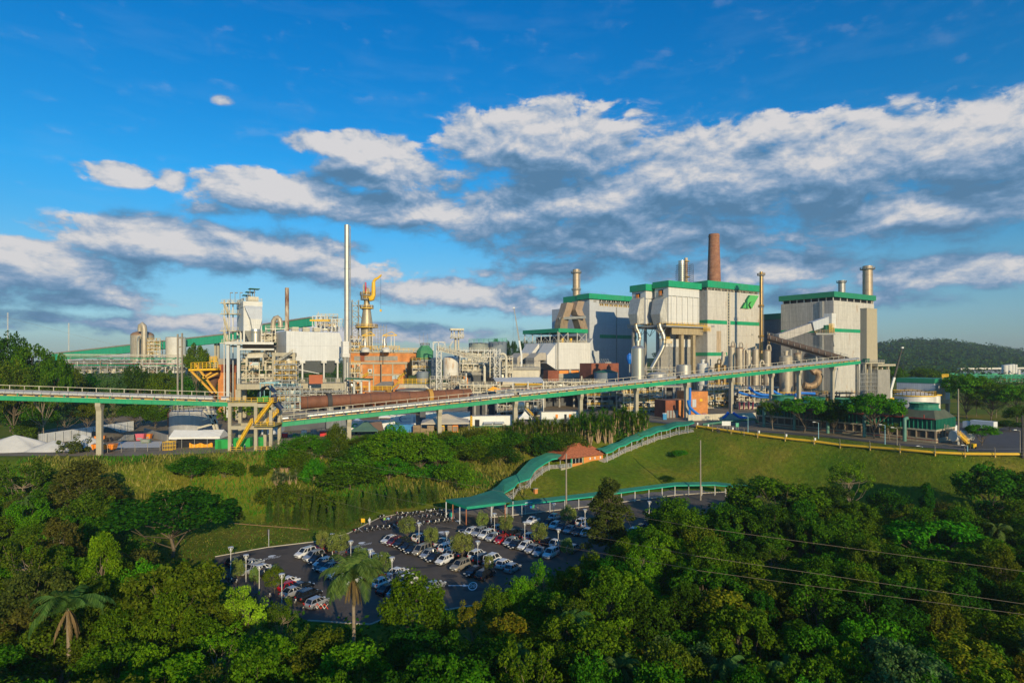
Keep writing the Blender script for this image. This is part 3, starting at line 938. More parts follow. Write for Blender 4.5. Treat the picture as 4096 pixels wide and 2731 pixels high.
# ---- filter houses in front (two, with bent ducts)
def filter_house(label,xc,d,xl,xr,yft,yfb,ybot,pil,duct_pts,pipe,rp):
 fr=corner(xc,d)
 Lu=fr.u_at(xr)
 Lv=fr.v_at(xl)
 zft,zfb,zb=Zp(yft,d),Zp(yfb,d),Zp(ybot,d)
 t=T('filter_house',label,'filter house',fr.p(0,0,zb))
 walls(t,fr,Lu,Lv,zb,zfb,WHITECL)
 fascia(t,fr,Lu,Lv,zfb,zft,1.0)
 zl=zfb-(zfb-zb)*.24
 MB().lbox(fr,-.15,Lu+.1,-.35,0,zl-.15,zl+.2).build('ledge',GREYST,t)
 for i in range(pil):
  u=Lu*(.08+.88*i/max(1,pil-1))
  MB().lbox(fr,u-.35,u+.35,-.55,0,zb+.4,zl-.15).build('wall_rib',WHITECL,t)
 o=MB().lbox(fr,-.10,.2,Lv*.38,Lv*.72,zfb-4.6,zfb-1.2).build('service_opening',DARK,t)
 MB().lbox(fr,-.55,-.1,Lv*.5,Lv*.66,zfb-4.4,zfb-1.9).build('orange_door',ORANGE,o)
 b=MB()
 b.rail([fr.p(-1.2,Lv*.34,zfb-4.7),fr.p(-1.2,Lv*.78,zfb-4.7)],1.1,.06,1.2)
 b.lbox(fr,-1.3,0,Lv*.32,Lv*.8,zfb-4.9,zfb-4.7)
 b.build('balcony',GREYST,o)
 # bent sheet-metal duct
 rings=[]
 for(u,v0,v1,ya,yb)in duct_pts:
  za,zb2=Zp(ya,d),Zp(yb,d)
  rings.append((u,v0*Lv,v1*Lv,za,zb2))
 r3=[]
 for(u,v0,v1,za,zb2)in rings:
  r3.append([fr.p(u[0],v0,za),fr.p(u[0],v1,za),fr.p(u[1],v1,zb2),fr.p(u[1],v0,zb2)])
 MB().rings(r3).build('gas_duct',mat('duct sheet',(.50,.48,.43),.5,.3,var=.15,streak=.2,stripes=.3,stripe_w=1.1),t)
 pts=[P(x,yy,d-1)for x,yy in pipe]
 rr=rp/F*d*KS
 MB().tube(pts,rr,16).build('down_pipe',STEEL,t,smooth=True)
 for i in(0,2,4):
  if i+1<len(pts):
   a=pts[i]
   dd=(pts[i+1]-pts[i]).normalized()
   MB().tube([a-dd*.25,a+dd*.25],rr*1.14,16).build('pipe_flange',BRONZE,t)
 return t,fr,Lu,Lv
filter_house('narrow left filter house with green roof edge beside the steel tank',2583,293,2528,2652,1136,1162,1296,3,[((0,0),.12,.95,1188,1290),((-2.6,-.4),.15,.92,1196,1292),((-4.6,-2.6),.22,.88,1255,1296),((-3.6,-1.4),.3,.75,1298,1299)],[(2543,1296),(2545,1311),(2551,1324),(2557,1336),(2559,1352),(2556,1372),(2556,1392)],6.6)
filter_house('broad right filter house with green roof edge and ribbed white wall',2674,286,2619,2797,1122,1147,1294,6,[((0,0),.08,.95,1188,1290),((-2.6,-.4),.10,.92,1196,1292),((-4.8,-2.6),.20,.88,1255,1294),((-3.6,-1.2),.3,.75,1298,1299)],[(2636,1294),(2639,1310),(2646,1325),(2653,1340),(2656,1358),(2654,1382),(2645,1404),(2632,1428),(2618,1452),(2606,1475)],9.0)
# platform below them
d=286
fr=corner(2674,d)
uL,uR,vB=-3.5,fr.u_at(2822),30.0
zd=Zp(1298,d)
t=T('filter_platform','high platform with yellow railing on stained concrete columns under the filter houses','platform',fr.p(0,0,BASE))
MB().lbox(fr,uL,uR,-1.5,vB,zd-1.3,zd-.05).build('deck',GREYST,t)
b=MB()
b.rail([fr.p(uL,-1.4,zd),fr.p(uR,-1.4,zd)],1.3,.07,2.4)
b.rail([fr.p(uL,-1.4,zd),fr.p(uL,vB,zd)],1.3,.07,2.4)
b.build('platform_rail',YEL,t)
MB().lbox(fr,uL,uR,-1.62,-1.5,zd-.35,zd+.05).build('kick_plate',YEL,t)
for xs in(2735.5,2782.5):
 u=fr.u_at(xs)
 MB().lbox(fr,u-1.1,u+1.1,1.0,3.0,BASE-1,zd-1.3).build('column',STAINC,t)
 MB().lbox(fr,u-1.3,u+1.3,12,14,BASE-1,zd-1.3).build('column',STAINC,t)
u0=fr.u_at(2690)
MB().lbox(fr,u0,uR-2,.4,1.0,Zp(1336,d),zd-1.3).build('edge_beam',STAINC,t)
for v in(6,16,26):
 MB().lbox(fr,uL+1,uL+2.4,v,v+1.4,BASE-1,zd-1.3).build('column',GREYCONC,t)
b=MB()
for v in(1,9,17):
 b.bar(fr.p(uL+.3,v,zd-1.3),fr.p(uL+1.8,v+4,zd-6.5),.3)
 b.bar(fr.p(uL+.3,v+8,zd-1.3),fr.p(uL+1.8,v+4,zd-6.5),.3)
 b.bar(fr.p(0,v,zd-1.3),fr.p(uL+1.8,v+4,zd-6.5),.2)
b.build('bracing',GREYST,t)
b=MB()
b.rail([fr.p(uR,-1.5,zd-2.6),fr.p(uR+2.2,-1.5,zd-2.6)],1.2,.07,1)
b.rail([fr.p(uR-4.5,-2.2,zd-3.6),fr.p(uR+2.2,-2.2,zd-3.6)],3.2,.07,1,4)
b.build('ladder_cage',YEL,t)
# concrete plant room with white sheeting behind the columns
t=T('plant_room','grey concrete plant room with white sheeting between the stained columns','building',fr.p(4,9,BASE))
zc=Zp(1386,d)
MB().lbox(fr,fr.u_at(2686),uR+.5,8.6,11.5,BASE-1,zc).build('wall',GREYCONC,t)
MB().lbox(fr,fr.u_at(2686),uR-1,8.2,11.5,zc,Zp(1352,d)).build('sheeting',WHITECL,t)
# duct bend platform
t=T('duct_platform','small yellow railed platform at the bend of the silver pipe','platform',P(2668,1375,284))
b=MB()
q=P(2660,1374,284)
b.box(q+Vector((1.5,0,0)),(4.6,2.4,.25),YAW)
b.build('deck',GREYST,t)
MB().rail([q+Vector((-.6,-1.2,.1)),q+Vector((3.8,-1.0,.1)),q+Vector((3.8,1.2,.1))],1.2,.06,1).build('platform_rail',YEL,t)
MB().rail([q+Vector((.5,-.9,1.6)),q+Vector((2.6,-.9,1.6))],2.2,.08,.8,4).build('ladder_cage',YEL,t)
m_=MB().lattice(q+Vector((3.2,1.5,0)),1.4,BASE,q.z,.09,10,YAW)
m_.build('support_mast',GREYST,t)
# ---- left green-roofed boiler house with brown ducts
d=330
fr=corner(2358,d)
Lu,Lv=fr.u_at(2545),42.0
z1=Zp(1195,d)
t=T('boiler_house','grey boiler house with green roof and brown twin ducts, left of the filter houses','building',fr.p(0,0,BASE))
zo=Zp(1222,d)
uo=fr.u_at(2396)
vx=fr.v_at(2320)
walls(t,fr,Lu,Lv,BASE-1,zo,GREYCL)
MB().lbox(fr,0,uo,0,vx,zo,z1).build('upper_wall',GREYCL,t)
MB().lbox(fr,uo+.5,Lu,1.2,vx,zo,z1).build('roof_gap',DARK,t)
b=MB()
b.truss(fr.p(uo,-.1,zo+.2),fr.p(uo,-.1,z1),fr.p(Lu,-.1,zo+.2),fr.p(Lu,-.1,z1),.16,16)
b.build('roof_truss',WHITEST,t)
MB().rail([fr.p(uo,.4,zo),fr.p(Lu,.4,zo)],1.6,.09,2.5,3).build('walkway_rail',YEL,t)
fascia(t,fr,Lu,vx,z1,Zp(1174,d),1.6)
vl=fr.v_at(2258)
MB().lbox(fr,-1.2,20,vx+1.65,vl,Zp(1210,d),Zp(1183,d)+1.2).build('roof_fascia',GREEN,t)
MB().lbox(fr,fr.u_at(2399),fr.u_at(2546),-.15,.1,Zp(1351,d),Zp(1337,d)).build('green_band',GREEN,t)
MB().lbox(fr,fr.u_at(2464),fr.u_at(2467),-.3,.1,BASE,zo).build('down_pipe',GREYST,t)
MB().lbox(fr,fr.u_at(2374),fr.u_at(2385),-.15,.1,Zp(1208,d),Zp(1199,d)).build('louvre',GREYST,t)
TAN=mat('tan duct sheet',(.40,.29,.20),.65,.1,var=.15,streak=.2)
for(pts)in([(2270,1212),(2262,1242),(2252,1270),(2248,1272)],[(2313,1206),(2303,1240),(2312,1262),(2316,1264)]):
 rg=[]
 for i,(xs,ys)in enumerate(pts):
  c=P(xs,ys,d-3)
  w,h=(5.6,6.5)
  rg.append([c+Vector((a*w/2*.84-bq*h/2*.54,a*w/2*.54+bq*h/2*.84,0))for a,bq in((-1,-1),(1,-1),(1,1),(-1,1))])
 MB().rings(rg).build('gas_duct',TAN,t)
for(pts)in([(2250,1274),(2244,1300),(2244,1318)],[(2312,1272),(2318,1292),(2326,1318)]):
 rg=[]
 for i,(xs,ys)in enumerate(pts):
  c=P(xs,ys,d-3)
  rg.append([c+Vector((a*3.0*.84-bq*3.2*.54,a*3.0*.54+bq*3.2*.84,0))for a,bq in((-1,-1),(1,-1),(1,1),(-1,1))])
 MB().rings(rg).build('lower_duct',BROWNST,t)
q=P(2238,1274,d-5)
MB().bar(q,P(2344,1268,d-8),.8,1.6).build('duct_walkway',GREYST,t)
p=P(2468,1180,d+20)
MB().lathe(p.x,p.y,[(1.9,Zp(1176,d)-2),(1.9,Zp(1176,d)+.6),(2.5,Zp(1176,d)+.7),(2.0,Zp(1171,d)),(.3,Zp(1169,d))],16).build('roof_vent',BROWNFL,t,smooth=True)
# ---- precipitator house in front of it
d=300
fr=corner(2235,d)
Lu,Lv=fr.u_at(2347),fr.v_at(2096)
zf1,zf0=Zp(1313,d),Zp(1329,d)
zw=Zp(1369,d)
zb=BASE
t=T('precipitator','pale precipitator house under an open green roof on white columns','building',fr.p(0,0,zb))
walls(t,fr,Lu+3,Lv,Zp(1477,d),zw,WHITECL)
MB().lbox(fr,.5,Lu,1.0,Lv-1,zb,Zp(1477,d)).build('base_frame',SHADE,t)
fascia(t,fr,Lu,Lv,zf0,zf1,.6)
for u in(0.3,Lu*.33,Lu*.66,Lu-.3):
 MB().lbox(fr,u-.22,u+.22,.1,.54,zw,zf0).build('roof_column',WHITEST,t)
for v in(Lv*.25,Lv*.5,Lv*.75,Lv-.4):
 MB().lbox(fr,.1,.54,v-.22,v+.22,zw,zf0).build('roof_column',WHITEST,t)
b=MB()
for i in range(3):
 ua,ub=.3+(Lu-.6)*i/3,.3+(Lu-.6)*(i+1)/3
 if i!=1:
  b.bar(fr.p(ua,.3,zw),fr.p(ub,.3,zf0),.2);b.bar(fr.p(ua,.3,zf0),fr.p(ub,.3,zw),.2)
for i in range(4):
 va,vb=.3+(Lv-.6)*i/4,.3+(Lv-.6)*(i+1)/4
 b.bar(fr.p(.3,va,zw),fr.p(.3,vb,zf0),.16);b.bar(fr.p(.3,va,zf0),fr.p(.3,vb,zw),.16)
b.build('bracing',WHITEST,t)
b=MB()
b.rail([fr.p(0,-.2,zw),fr.p(Lu,-.2,zw)],1.3,.07,2.0,3)
b.rail([fr.p(-.2,0,zw),fr.p(-.2,Lv,zw)],1.3,.07,2.0,3)
b.build('roof_rail',CREAMST,t)
for u in(Lu*.12,Lu*.42):
 MB().lbox(fr,u,u+1.3,.3,1.6,zw,zw+2.6).build('yellow_cabinet',YEL,t)
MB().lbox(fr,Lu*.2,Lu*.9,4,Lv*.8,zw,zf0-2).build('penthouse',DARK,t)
# two inlet hoppers on the left face with box ducts
for(va,vb)in((Lv*.06,Lv*.42),(Lv*.55,Lv*.93)):
 zA,zB,zC=Zp(1372,d),Zp(1392,d),Zp(1440,d)
 rg=[[fr.p(0,va,zC-6),fr.p(0,vb,zC-6),fr.p(0,vb,zA),fr.p(0,va,zA)],[fr.p(-6.5,va+1,zC-2),fr.p(-6.5,vb-1,zC-2),fr.p(-6.5,vb-1,zB-4.5),fr.p(-6.5,va+1,zB-4.5)]]
 rg=[list(reversed(r))for r in rg]
 hp=MB().rings(rg).build('inlet_hood',WHITECL,t)
 zD=Zp(1411,d)
 va2,vb2=va+2.2,vb-2.2
 rg=[[fr.p(-6.5,va2,zC),fr.p(-6.5,vb2,zC),fr.p(-6.5,vb2,zD),fr.p(-6.5,va2,zD)],[fr.p(-11,va2,zC),fr.p(-11,vb2,zC),fr.p(-11,vb2,zD),fr.p(-11,va2,zD)],[fr.p(-15.2,va2,zC-1),fr.p(-15.2,vb2,zC-1),fr.p(-15.2,vb2,zD-3),fr.p(-15.2,va2,zD-3)]]
 MB().rings([list(reversed(r))for r in rg]).build('elbow_duct',mat('duct stone grey',(.46,.41,.33),.75,.0,var=.15,streak=.15),hp)
 MB().lbox(fr,-15.2,-10.6,va2,vb2,zb,zC-.5).build('drop_duct',mat('duct stone grey',(.46,.41,.33),.75),hp)
 # sloped skirt to the big house on the right
rg=[[fr.p(Lu+3,1,zw),fr.p(Lu+3,14,zw),fr.p(Lu+3,14,Zp(1477,d)),fr.p(Lu+3,1,Zp(1477,d))],[fr.p(Lu+6,1,zw+3),fr.p(Lu+6,14,zw+3),fr.p(Lu+4,14,Zp(1470,d)),fr.p(Lu+4,1,Zp(1470,d))]]
MB().rings(rg).build('outlet_hood',GREYCL,t)
MB().lbox(fr,-1.4,-1.1,-.8,-.5,zb,zf0+.5).build('down_pipe',CREAMST,t)
# ---- low concrete annexes in front of it
d=290
fr=corner(2236,d,R(14))
t=T('pump_house','dark red brick cube beside the low concrete annex','building',fr.p(-8,0,BASE))
MB().lbox(fr,fr.u_at(2192),-.05,0,9,BASE-1,Zp(1482,d)).build('wall',REDBR,t)
t=T('concrete_annex','low beige concrete annex with an orange parapet below the precipitator','building',fr.p(0,0,BASE))
uE=fr.u_at(2372)
MB().lbox(fr,0,uE,.6,14,BASE-1,Zp(1512,d)).build('wall',GREYCONC,t)
MB().lbox(fr,-.2,uE+.3,0,14,Zp(1512,d),Zp(1494,d)).build('slab_edge',CONC,t)
MB().lbox(fr,.5,uE*.8,1.0,1.4,Zp(1494,d),Zp(1482,d)).build('orange_parapet',ORANGE,t)
for xs in(2281,2322):
 u=fr.u_at(xs)
 MB().lbox(fr,u-.7,u+.7,.2,1.6,Zp(1494,d),Zp(1478,d)).build('roof_stub',CONC,t)
MB().rail([fr.p(uE*.8,.6,Zp(1494,d)),fr.p(uE,.6,Zp(1494,d))],1.4,.08,1.6).build('roof_rail',YEL,t)
p=P(2432,HY,270)
t=T('brick_shed','dark red brick shed between the boiler house and the steel tank','building',(p.x,p.y,BASE))
fr=Fr(p.x-6,p.y,YAW)
MB().lbox(fr,-4,16,0,10,BASE-1,Zp(1453,270)).build('wall',REDBR,t)
b=MB()
for i in range(7):
 q=fr.p(1+i*1.6,1.5,Zp(1453,270))
 b.bar(q,q+Vector((-1.2,0,2.6)),.18)
b.build('vent_pipe',GREYST,t)
p=P(2424,HY,262)
t=T('storage_tank','wide blue grey tank with shallow cone roof left of the steel tank','tank',(p.x,p.y,BASE))
r=48/F*262*KS
MB().lathe(p.x,p.y,[(r,BASE-1),(r,Zp(1489,262))],30).build('shell',mat('blue grey steel',(.20,.24,.27),.6,var=.15,streak=.15),t,smooth=True)
MB().lathe(p.x,p.y,[(r+.15,Zp(1489,262)),(r*.3,Zp(1478,262)),(.1,Zp(1476,262))],30).build('roof',DKGREEN,t,smooth=True)
p=P(2520,HY,258)
t=T('blue_hopper','bright blue hopper on a machine platform left of the steel tank','hopper',P(2518,1455,258))
q=P(2518,1455,258)
MB().lathe(q.x,q.y,[(.7,q.z),(1.6,q.z+2.4),(1.6,q.z+4.4),(.8,q.z+4.8),(.6,q.z+5.6)],10).build('body',BLUE,t)
MB().lathe(q.x,q.y,[(.35,BASE),(.35,q.z)],8).build('stand',GREYST,t)
# ---- right boiler house
d=290
fr=corner(3334,d)
Lu,Lv=fr.u_at(3496),fr.v_at(3124)
z1=Zp(1201,d)
t=T('boiler_house','sooty grey boiler house with dark green roof, rightmost of the big houses','building',fr.p(0,0,BASE))
b=MB().lbox(fr,.02,Lu,.02,Lv,BASE-1,z1)
# sunlit end wall is painted paler, the long wall is darker and soot stained
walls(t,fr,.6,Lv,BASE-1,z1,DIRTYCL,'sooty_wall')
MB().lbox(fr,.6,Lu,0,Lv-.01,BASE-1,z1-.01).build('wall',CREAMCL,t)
MB().lbox(fr,1.2,Lu-1.2,1.2,Lv-1.2,z1,Zp(1187,d)).build('roof_gap',DARK,t)
fascia(t,fr,Lu,Lv,Zp(1187.5,d),Zp(1166,d),1.0,mat('aged green paint',(.02,.24,.115),.55,var=.12,streak=.1),.6)
for i in range(7):
 u=.3+(Lu-.6)*i/6
 MB().lbox(fr,u-.22,u+.22,.15,.6,z1,Zp(1187.6,d)).build('roof_post',WHITEST,t)
for i in range(1,8):
 v=Lv*i/7.3
 MB().lbox(fr,.15,.6,v-.22,v+.22,z1,Zp(1187.6,d)).build('roof_post',WHITEST,t)
MB().lbox(fr,-.1,Lu,-.15,.05,Zp(1327,d),Zp(1313,d)).build('green_band',GREEN,t)
MB().lbox(fr,-.15,.05,.1,Lv,Zp(1327,d),Zp(1313,d)).build('green_band',GREEN,t)
MB().lbox(fr,-.9,-.05,Lv*.18,Lv*.235,BASE+4,z1).build('louvre_shaft',mat('grey louvre',(.36,.36,.34),.7,stripes=0),t)
# charging gallery across the long face
a,c=P(3110,1352,272),P(3308,1284,281)
gal=T('charging_gallery','enclosed grey inclined gallery rising to the box on the sooty wall','conveyor',P(3110,1420,272))
MB().bar(a,a.lerp(c,.64),3.2,4.2).build('gallery',DIRTYCL,gal)
MB().bar(a.lerp(c,.67),c,3.6,5.0).build('gallery',GREYCL,gal)
MB().box(c+Vector((1.6,-.2,.2)),(4.6,4.6,8.2),YAW).build('head_box',WHITECL,gal)
pf=T('charging_platform','railed platform with green machinery below the gallery head box','platform',P(3300,1336,279))
q=P(3293,1336,279)
MB().box(q,(11.5,4.5,1.0),R(6)).build('deck',GREYST,pf)
b=MB()
b.rail([q+Vector((-5.6,-2.2,.5)),q+Vector((5.6,-1.4,.5))],1.9,.08,1.3,3)
b.build('platform_rail',BROWNST,pf)
MB().box(q+Vector((1.2,.3,2.8)),(3.4,2.6,4.4),YAW).build('machine',DKGREEN,pf)
MB().rail([q+Vector((2.6,-1.5,.5)),q+Vector((5.4,-1.3,.5))],5.2,.10,.9,5).build('ladder_cage',YEL,pf)
MB().bar(q+Vector((-8.5,-1,4.5)),q+Vector((-4.6,-1.5,.6)),1.4,.3).build('stair_flight',mat('ochre steel',(.42,.30,.08),.7),pf)
MB().bar(q+Vector((5,0,-.4)),q+Vector((7.2,2,-7)),.4).build('brace',GREYST,pf)
# dark return conveyor
a,c=P(3072,1349,262),P(3392,1441,245)
t=T('return_conveyor','dark brown covered conveyor sloping down in front of the sooty wall','conveyor',P(3072,1440,262))
MB().tube([a,c],1.55,14).build('gallery',mat('dark brown cladding',(.13,.09,.065),.8,.1,var=.2),t,smooth=True)
n=int((c-a).length/3)
b=MB()
for i in range(n):
 q=a.lerp(c,(i+.5)/n)
 b.bar(q+Vector((-.8,-1.45,1.0)),q+Vector((-.8,-1.55,-.6)),.15)
b.rail([a+Vector((0,.8,1.6)),c+Vector((0,.8,1.6))],1.2,.06,3)
b.build('walkway_rail',GREYST,t)
b=MB()
b.bar(a+Vector((0,0,-1.9)),c+Vector((0,0,-1.9)),1.6,.5)
b.build('girder',DKST,t)
for f in(.3,.62):
 q=a.lerp(c,f)
 MB().bar((q.x,q.y,BASE),q+Vector((0,0,-1.8)),.7).build('pillar',GREYST,t)
 # low wing between
d=325
fr2=corner(3130,d)
t=T('back_wing','low shaded wing with green roof edge between the two big boiler houses','building',fr2.p(0,0,BASE))
vl=fr2.v_at(3030)
MB().lbox(fr2,0,20,0,vl,BASE-1,Zp(1275,d)).build('wall',DKCL,t)
MB().lbox(fr2,-.5,20,-.5,vl,Zp(1275,d),Zp(1252,d)).build('roof_fascia',mat('aged green paint',(.02,.24,.115)),t)
# ---- concrete shaft at the conveyor head
d=236
fr=corner(3467,d)
t=T('concrete_shaft','tall windowless beige concrete shaft where the long conveyor ends','tower',fr.p(0,0,BASE))
Lu=fr.u_at(3508)
Lv=fr.v_at(3441)
zs=Zp(1236,d)
MB().rings([[fr.p(-.0,0,BASE-1),fr.p(Lu*1.12,0,BASE-1),fr.p(Lu*1.12,Lv,BASE-1),fr.p(0,Lv,BASE-1)],[fr.p(0,0,zs),fr.p(Lu,0,zs),fr.p(Lu,Lv,zs),fr.p(0,Lv,zs)]]).build('shaft',mat('shaft concrete',(.44,.38,.26),.85,var=.06,streak=.10,stripes=.10,stripe_w=1.2),t)
MB().lbox(fr,-.08,Lu+.08,-.08,Lv+.08,zs,zs+.5).build('coping',CONC,t)
t=T('head_tower','small concrete head frame with scaffolding at the foot of the beige shaft','tower',fr.p(-3,-4,BASE))
zh=Zp(1455,228)
for(u,v)in((-6,-2),(-1,-2),(-6,1.5),(Lu-.5,-2.2)):
 MB().lbox(fr,u-.55,u+.55,v-.55,v+.55,BASE-1,zh).build('column',CONC,t)
MB().lbox(fr,-7,Lu+1,-3,2,zh,zh+.6).build('slab',CONC,t)
MB().rail([fr.p(-7,-3,zh+.6),fr.p(Lu+1,-3,zh+.6)],1.2,.06,1.6).build('slab_rail',GREYST,t)
MB().box(fr.p(-1.5,-.5,zh+1.5),(2.6,2.0,1.8),YAW).build('drive_motor',DKGREEN,t)
t=T('stub_tower','grey concrete stub tower right of the beige shaft with scaffold poles','tower',P(3545,1600,236))
fr=corner(3532,236)
MB().lbox(fr,fr.u_at(3512),fr.u_at(3560),0,6,BASE-1,Zp(1478,236)).build('shaft',GREYCONC,t)
MB().lbox(fr,fr.u_at(3505)-.6,fr.u_at(3574),-1,7,Zp(1464,236),Zp(1456,236)).build('slab',CONC,t)
for xs in(3512,3556):
 u=fr.u_at(xs)
 MB().lbox(fr,u-.5,u+.5,.1,1.1,Zp(1478,236),Zp(1464,236)).build('column',CONC,t)
t=T('scaffolding','grey scaffold grid standing against the foot of the shaft','scaffolding',P(3490,1600,226))
b=MB()
a0=P(3430,HY,227)
frs=Fr(a0.x,a0.y,R(33))
for i in range(10):
 for vv in(-1.2,0):
  b.bar(frs.p(i*1.75,vv,BASE),frs.p(i*1.75,vv,Zp(1470,227)-(i%3)*1.2),.11)
for k in range(9):
 z=BASE+1+k*1.9
 b.bar(frs.p(0,-1.2,z),frs.p(15.8,-1.2,z),.1);b.bar(frs.p(0,0,z),frs.p(15.8,0,z),.1)
for i in range(0,9,2):
 b.bar(frs.p(i*1.75,-1.2,BASE),frs.p((i+1)*1.75,-1.2,BASE+8),.09)
 b.bar(frs.p((i+1)*1.75,-1.2,BASE+8),frs.p(i*1.75,-1.2,BASE+16),.09)
b.build('scaffold_tube',GREYST,t)
# -- evaporator row and steel vessels
def vessel(name,label,x0,x1,yt,yb,d,m,dome=.45,neck=None,group=None,domem=None,bands=2,cat='tank'):
 xc,w=(x0+x1)/2,(x1-x0)/2
 p=P(xc,HY,d)
 r=w/F*d*KS
 zt,zb=Zp(yt,d),(Zp(yb,d)if yb else BASE-.5)
 t=T(name,label,cat,(p.x,p.y,zb),group)
 dz=r*dome
 MB().lathe(p.x,p.y,[(r,zb),(r,zt-dz)],28).build('shell',m,t,smooth=True)
 MB().lathe(p.x,p.y,[(r,zt-dz)]+[(r*math.cos(R(a)),zt-dz+dz*math.sin(R(a)))for a in(20,40,60,78,89)],28).build('dome',domem or m,t,smooth=True)
 for i in range(bands):
  z=zb+(zt-dz-zb)*(.3+.6*i/max(1,bands))
  MB().lathe(p.x,p.y,[(r,z-.12),(r+.08,z-.12),(r+.08,z+.12),(r,z+.12)],28).build('stiffener_ring',m,t)
 if neck=='goose':
  q=Vector((p.x,p.y,zt-.1))
  k=r*.5
  MB().tube([q,q+Vector((0,0,k*1.4)),q+Vector((k*.35,0,k*2.3)),q+Vector((k*1.0,0,k*2.6)),q+Vector((k*1.6,0,k*2.2)),q+Vector((k*1.9,0,k*1.2)),q+Vector((k*1.95,0,-k*.8))],r*.22,8).build('gooseneck',m,t,smooth=True)
 elif neck=='stub':
  MB().lathe(p.x,p.y,[(r*.3,zt-.2),(r*.3,zt+r*.5),(r*.4,zt+r*.5),(r*.4,zt+r*.7)],10).build('nozzle',m,t)
 return t
vessel('pressure_tank','large shiny stainless tank standing just above the conveyor, left of the filter ducts',2526,2578,1381,None,240,STEEL,.5,'stub',bands=4)
EV=[(2913,2940,1383,'goose','tallest brown evaporator column with a loop on its dome'),(2944,2973,1388,'goose','brown domed evaporator column second from the left of its row'),(2980,3004,1396,None,'slim pale evaporator column beside a hooked pipe'),(3010,3035,1393,'stub','slim evaporator column with capped nozzle, fourth in its row'),(3054,3083,1397,'goose','evaporator column right of the bronze stack foot')]
for(x0,x1,yt,nk,lb)in EV:
 vessel('evaporator',lb,x0,x1,yt,None,262,EVAP,.5,nk,'evaporator columns behind the conveyor',BROWNST if nk=='goose' else EVAP,bands=3)
vessel('evaporator','widest evaporator body with fluted shell and flat dome',3120,3168,1420,None,258,EVAP,.35,'stub','evaporator columns behind the conveyor',bands=3)
vessel('evaporator','evaporator body with small rusty top right of the widest body',3175,3205,1409,None,264,EVAP,.6,'goose','evaporator columns behind the conveyor',BROWNST)
vessel('evaporator','evaporator with a high brown cone dome, rightmost of the row',3216,3266,1405,None,268,EVAP,1.0,None,'evaporator columns behind the conveyor',mat('brown dome',(.28,.17,.10),.7,var=.2))
vessel('liquor_tank','squat pale tank with railed lid between filter columns and evaporators',2706,2764,1457,None,258,GALV,.1,None,bands=2)
vessel('liquor_tank','narrower white tank right of the squat pale tank',2790,2833,1452,None,258,WHITEST,.15,'stub',bands=2)
vessel('liquor_tank','small dull steel vessel with a bent pipe left of the evaporators',2858,2884,1452,None,250,BRONZE,.5,'goose')
vessel('liquor_tank','domed steel lid behind the conveyor at the foot of the silver pipe',2592,2668,1487,None,242,GALV,.25,None)
vessel('liquor_tank','little bronze vessel beside the bent pipe vessel',2886,2906,1458,None,252,BRONZE,.5)
vessel('vent_stack','thin bronze vent pipe right of the bronze stack',3071,3080,1332,None,266,BRONZE,.6,cat='pipe')
t=T('vapour_duct','fat brown U shaped duct below the conveyor at the last evaporator','pipe',P(3260,1580,250))
pts=[(3215,1540),(3238,1546),(3258,1540),(3272,1525),(3278,1505),(3272,1490),(3258,1482),(3248,1490)]
MB().tube([P(x,yy,250)for x,yy in pts],1.75,14).build('duct',mat('brown duct',(.36,.24,.13),.55,.15,var=.2,streak=.25),t,smooth=True)
for i,(x0,y0,x1,y1,x2,y2)in enumerate(((2975,1470,2975,1402,2986,1398),(3040,1480,3040,1450,3052,1444),(2880,1470,2892,1440,2896,1410))):
 t=T('process_pipe',['tall hooked pipe between the second and third evaporator','hooked pipe left of the fifth evaporator','fat bent pipe left of the tallest evaporator'][i],'pipe',P(x0,y0,255))
 MB().tube([P(x0,y0+60,255),P(x0,y0,255),P(x1,y1,255),P((x1+x2)/2,y2-3,255),P(x2,y2,255),P(x2+3,y2+14,255)],.55 if i<2 else 1.0,10).build('pipe',EVAP,t,smooth=True)
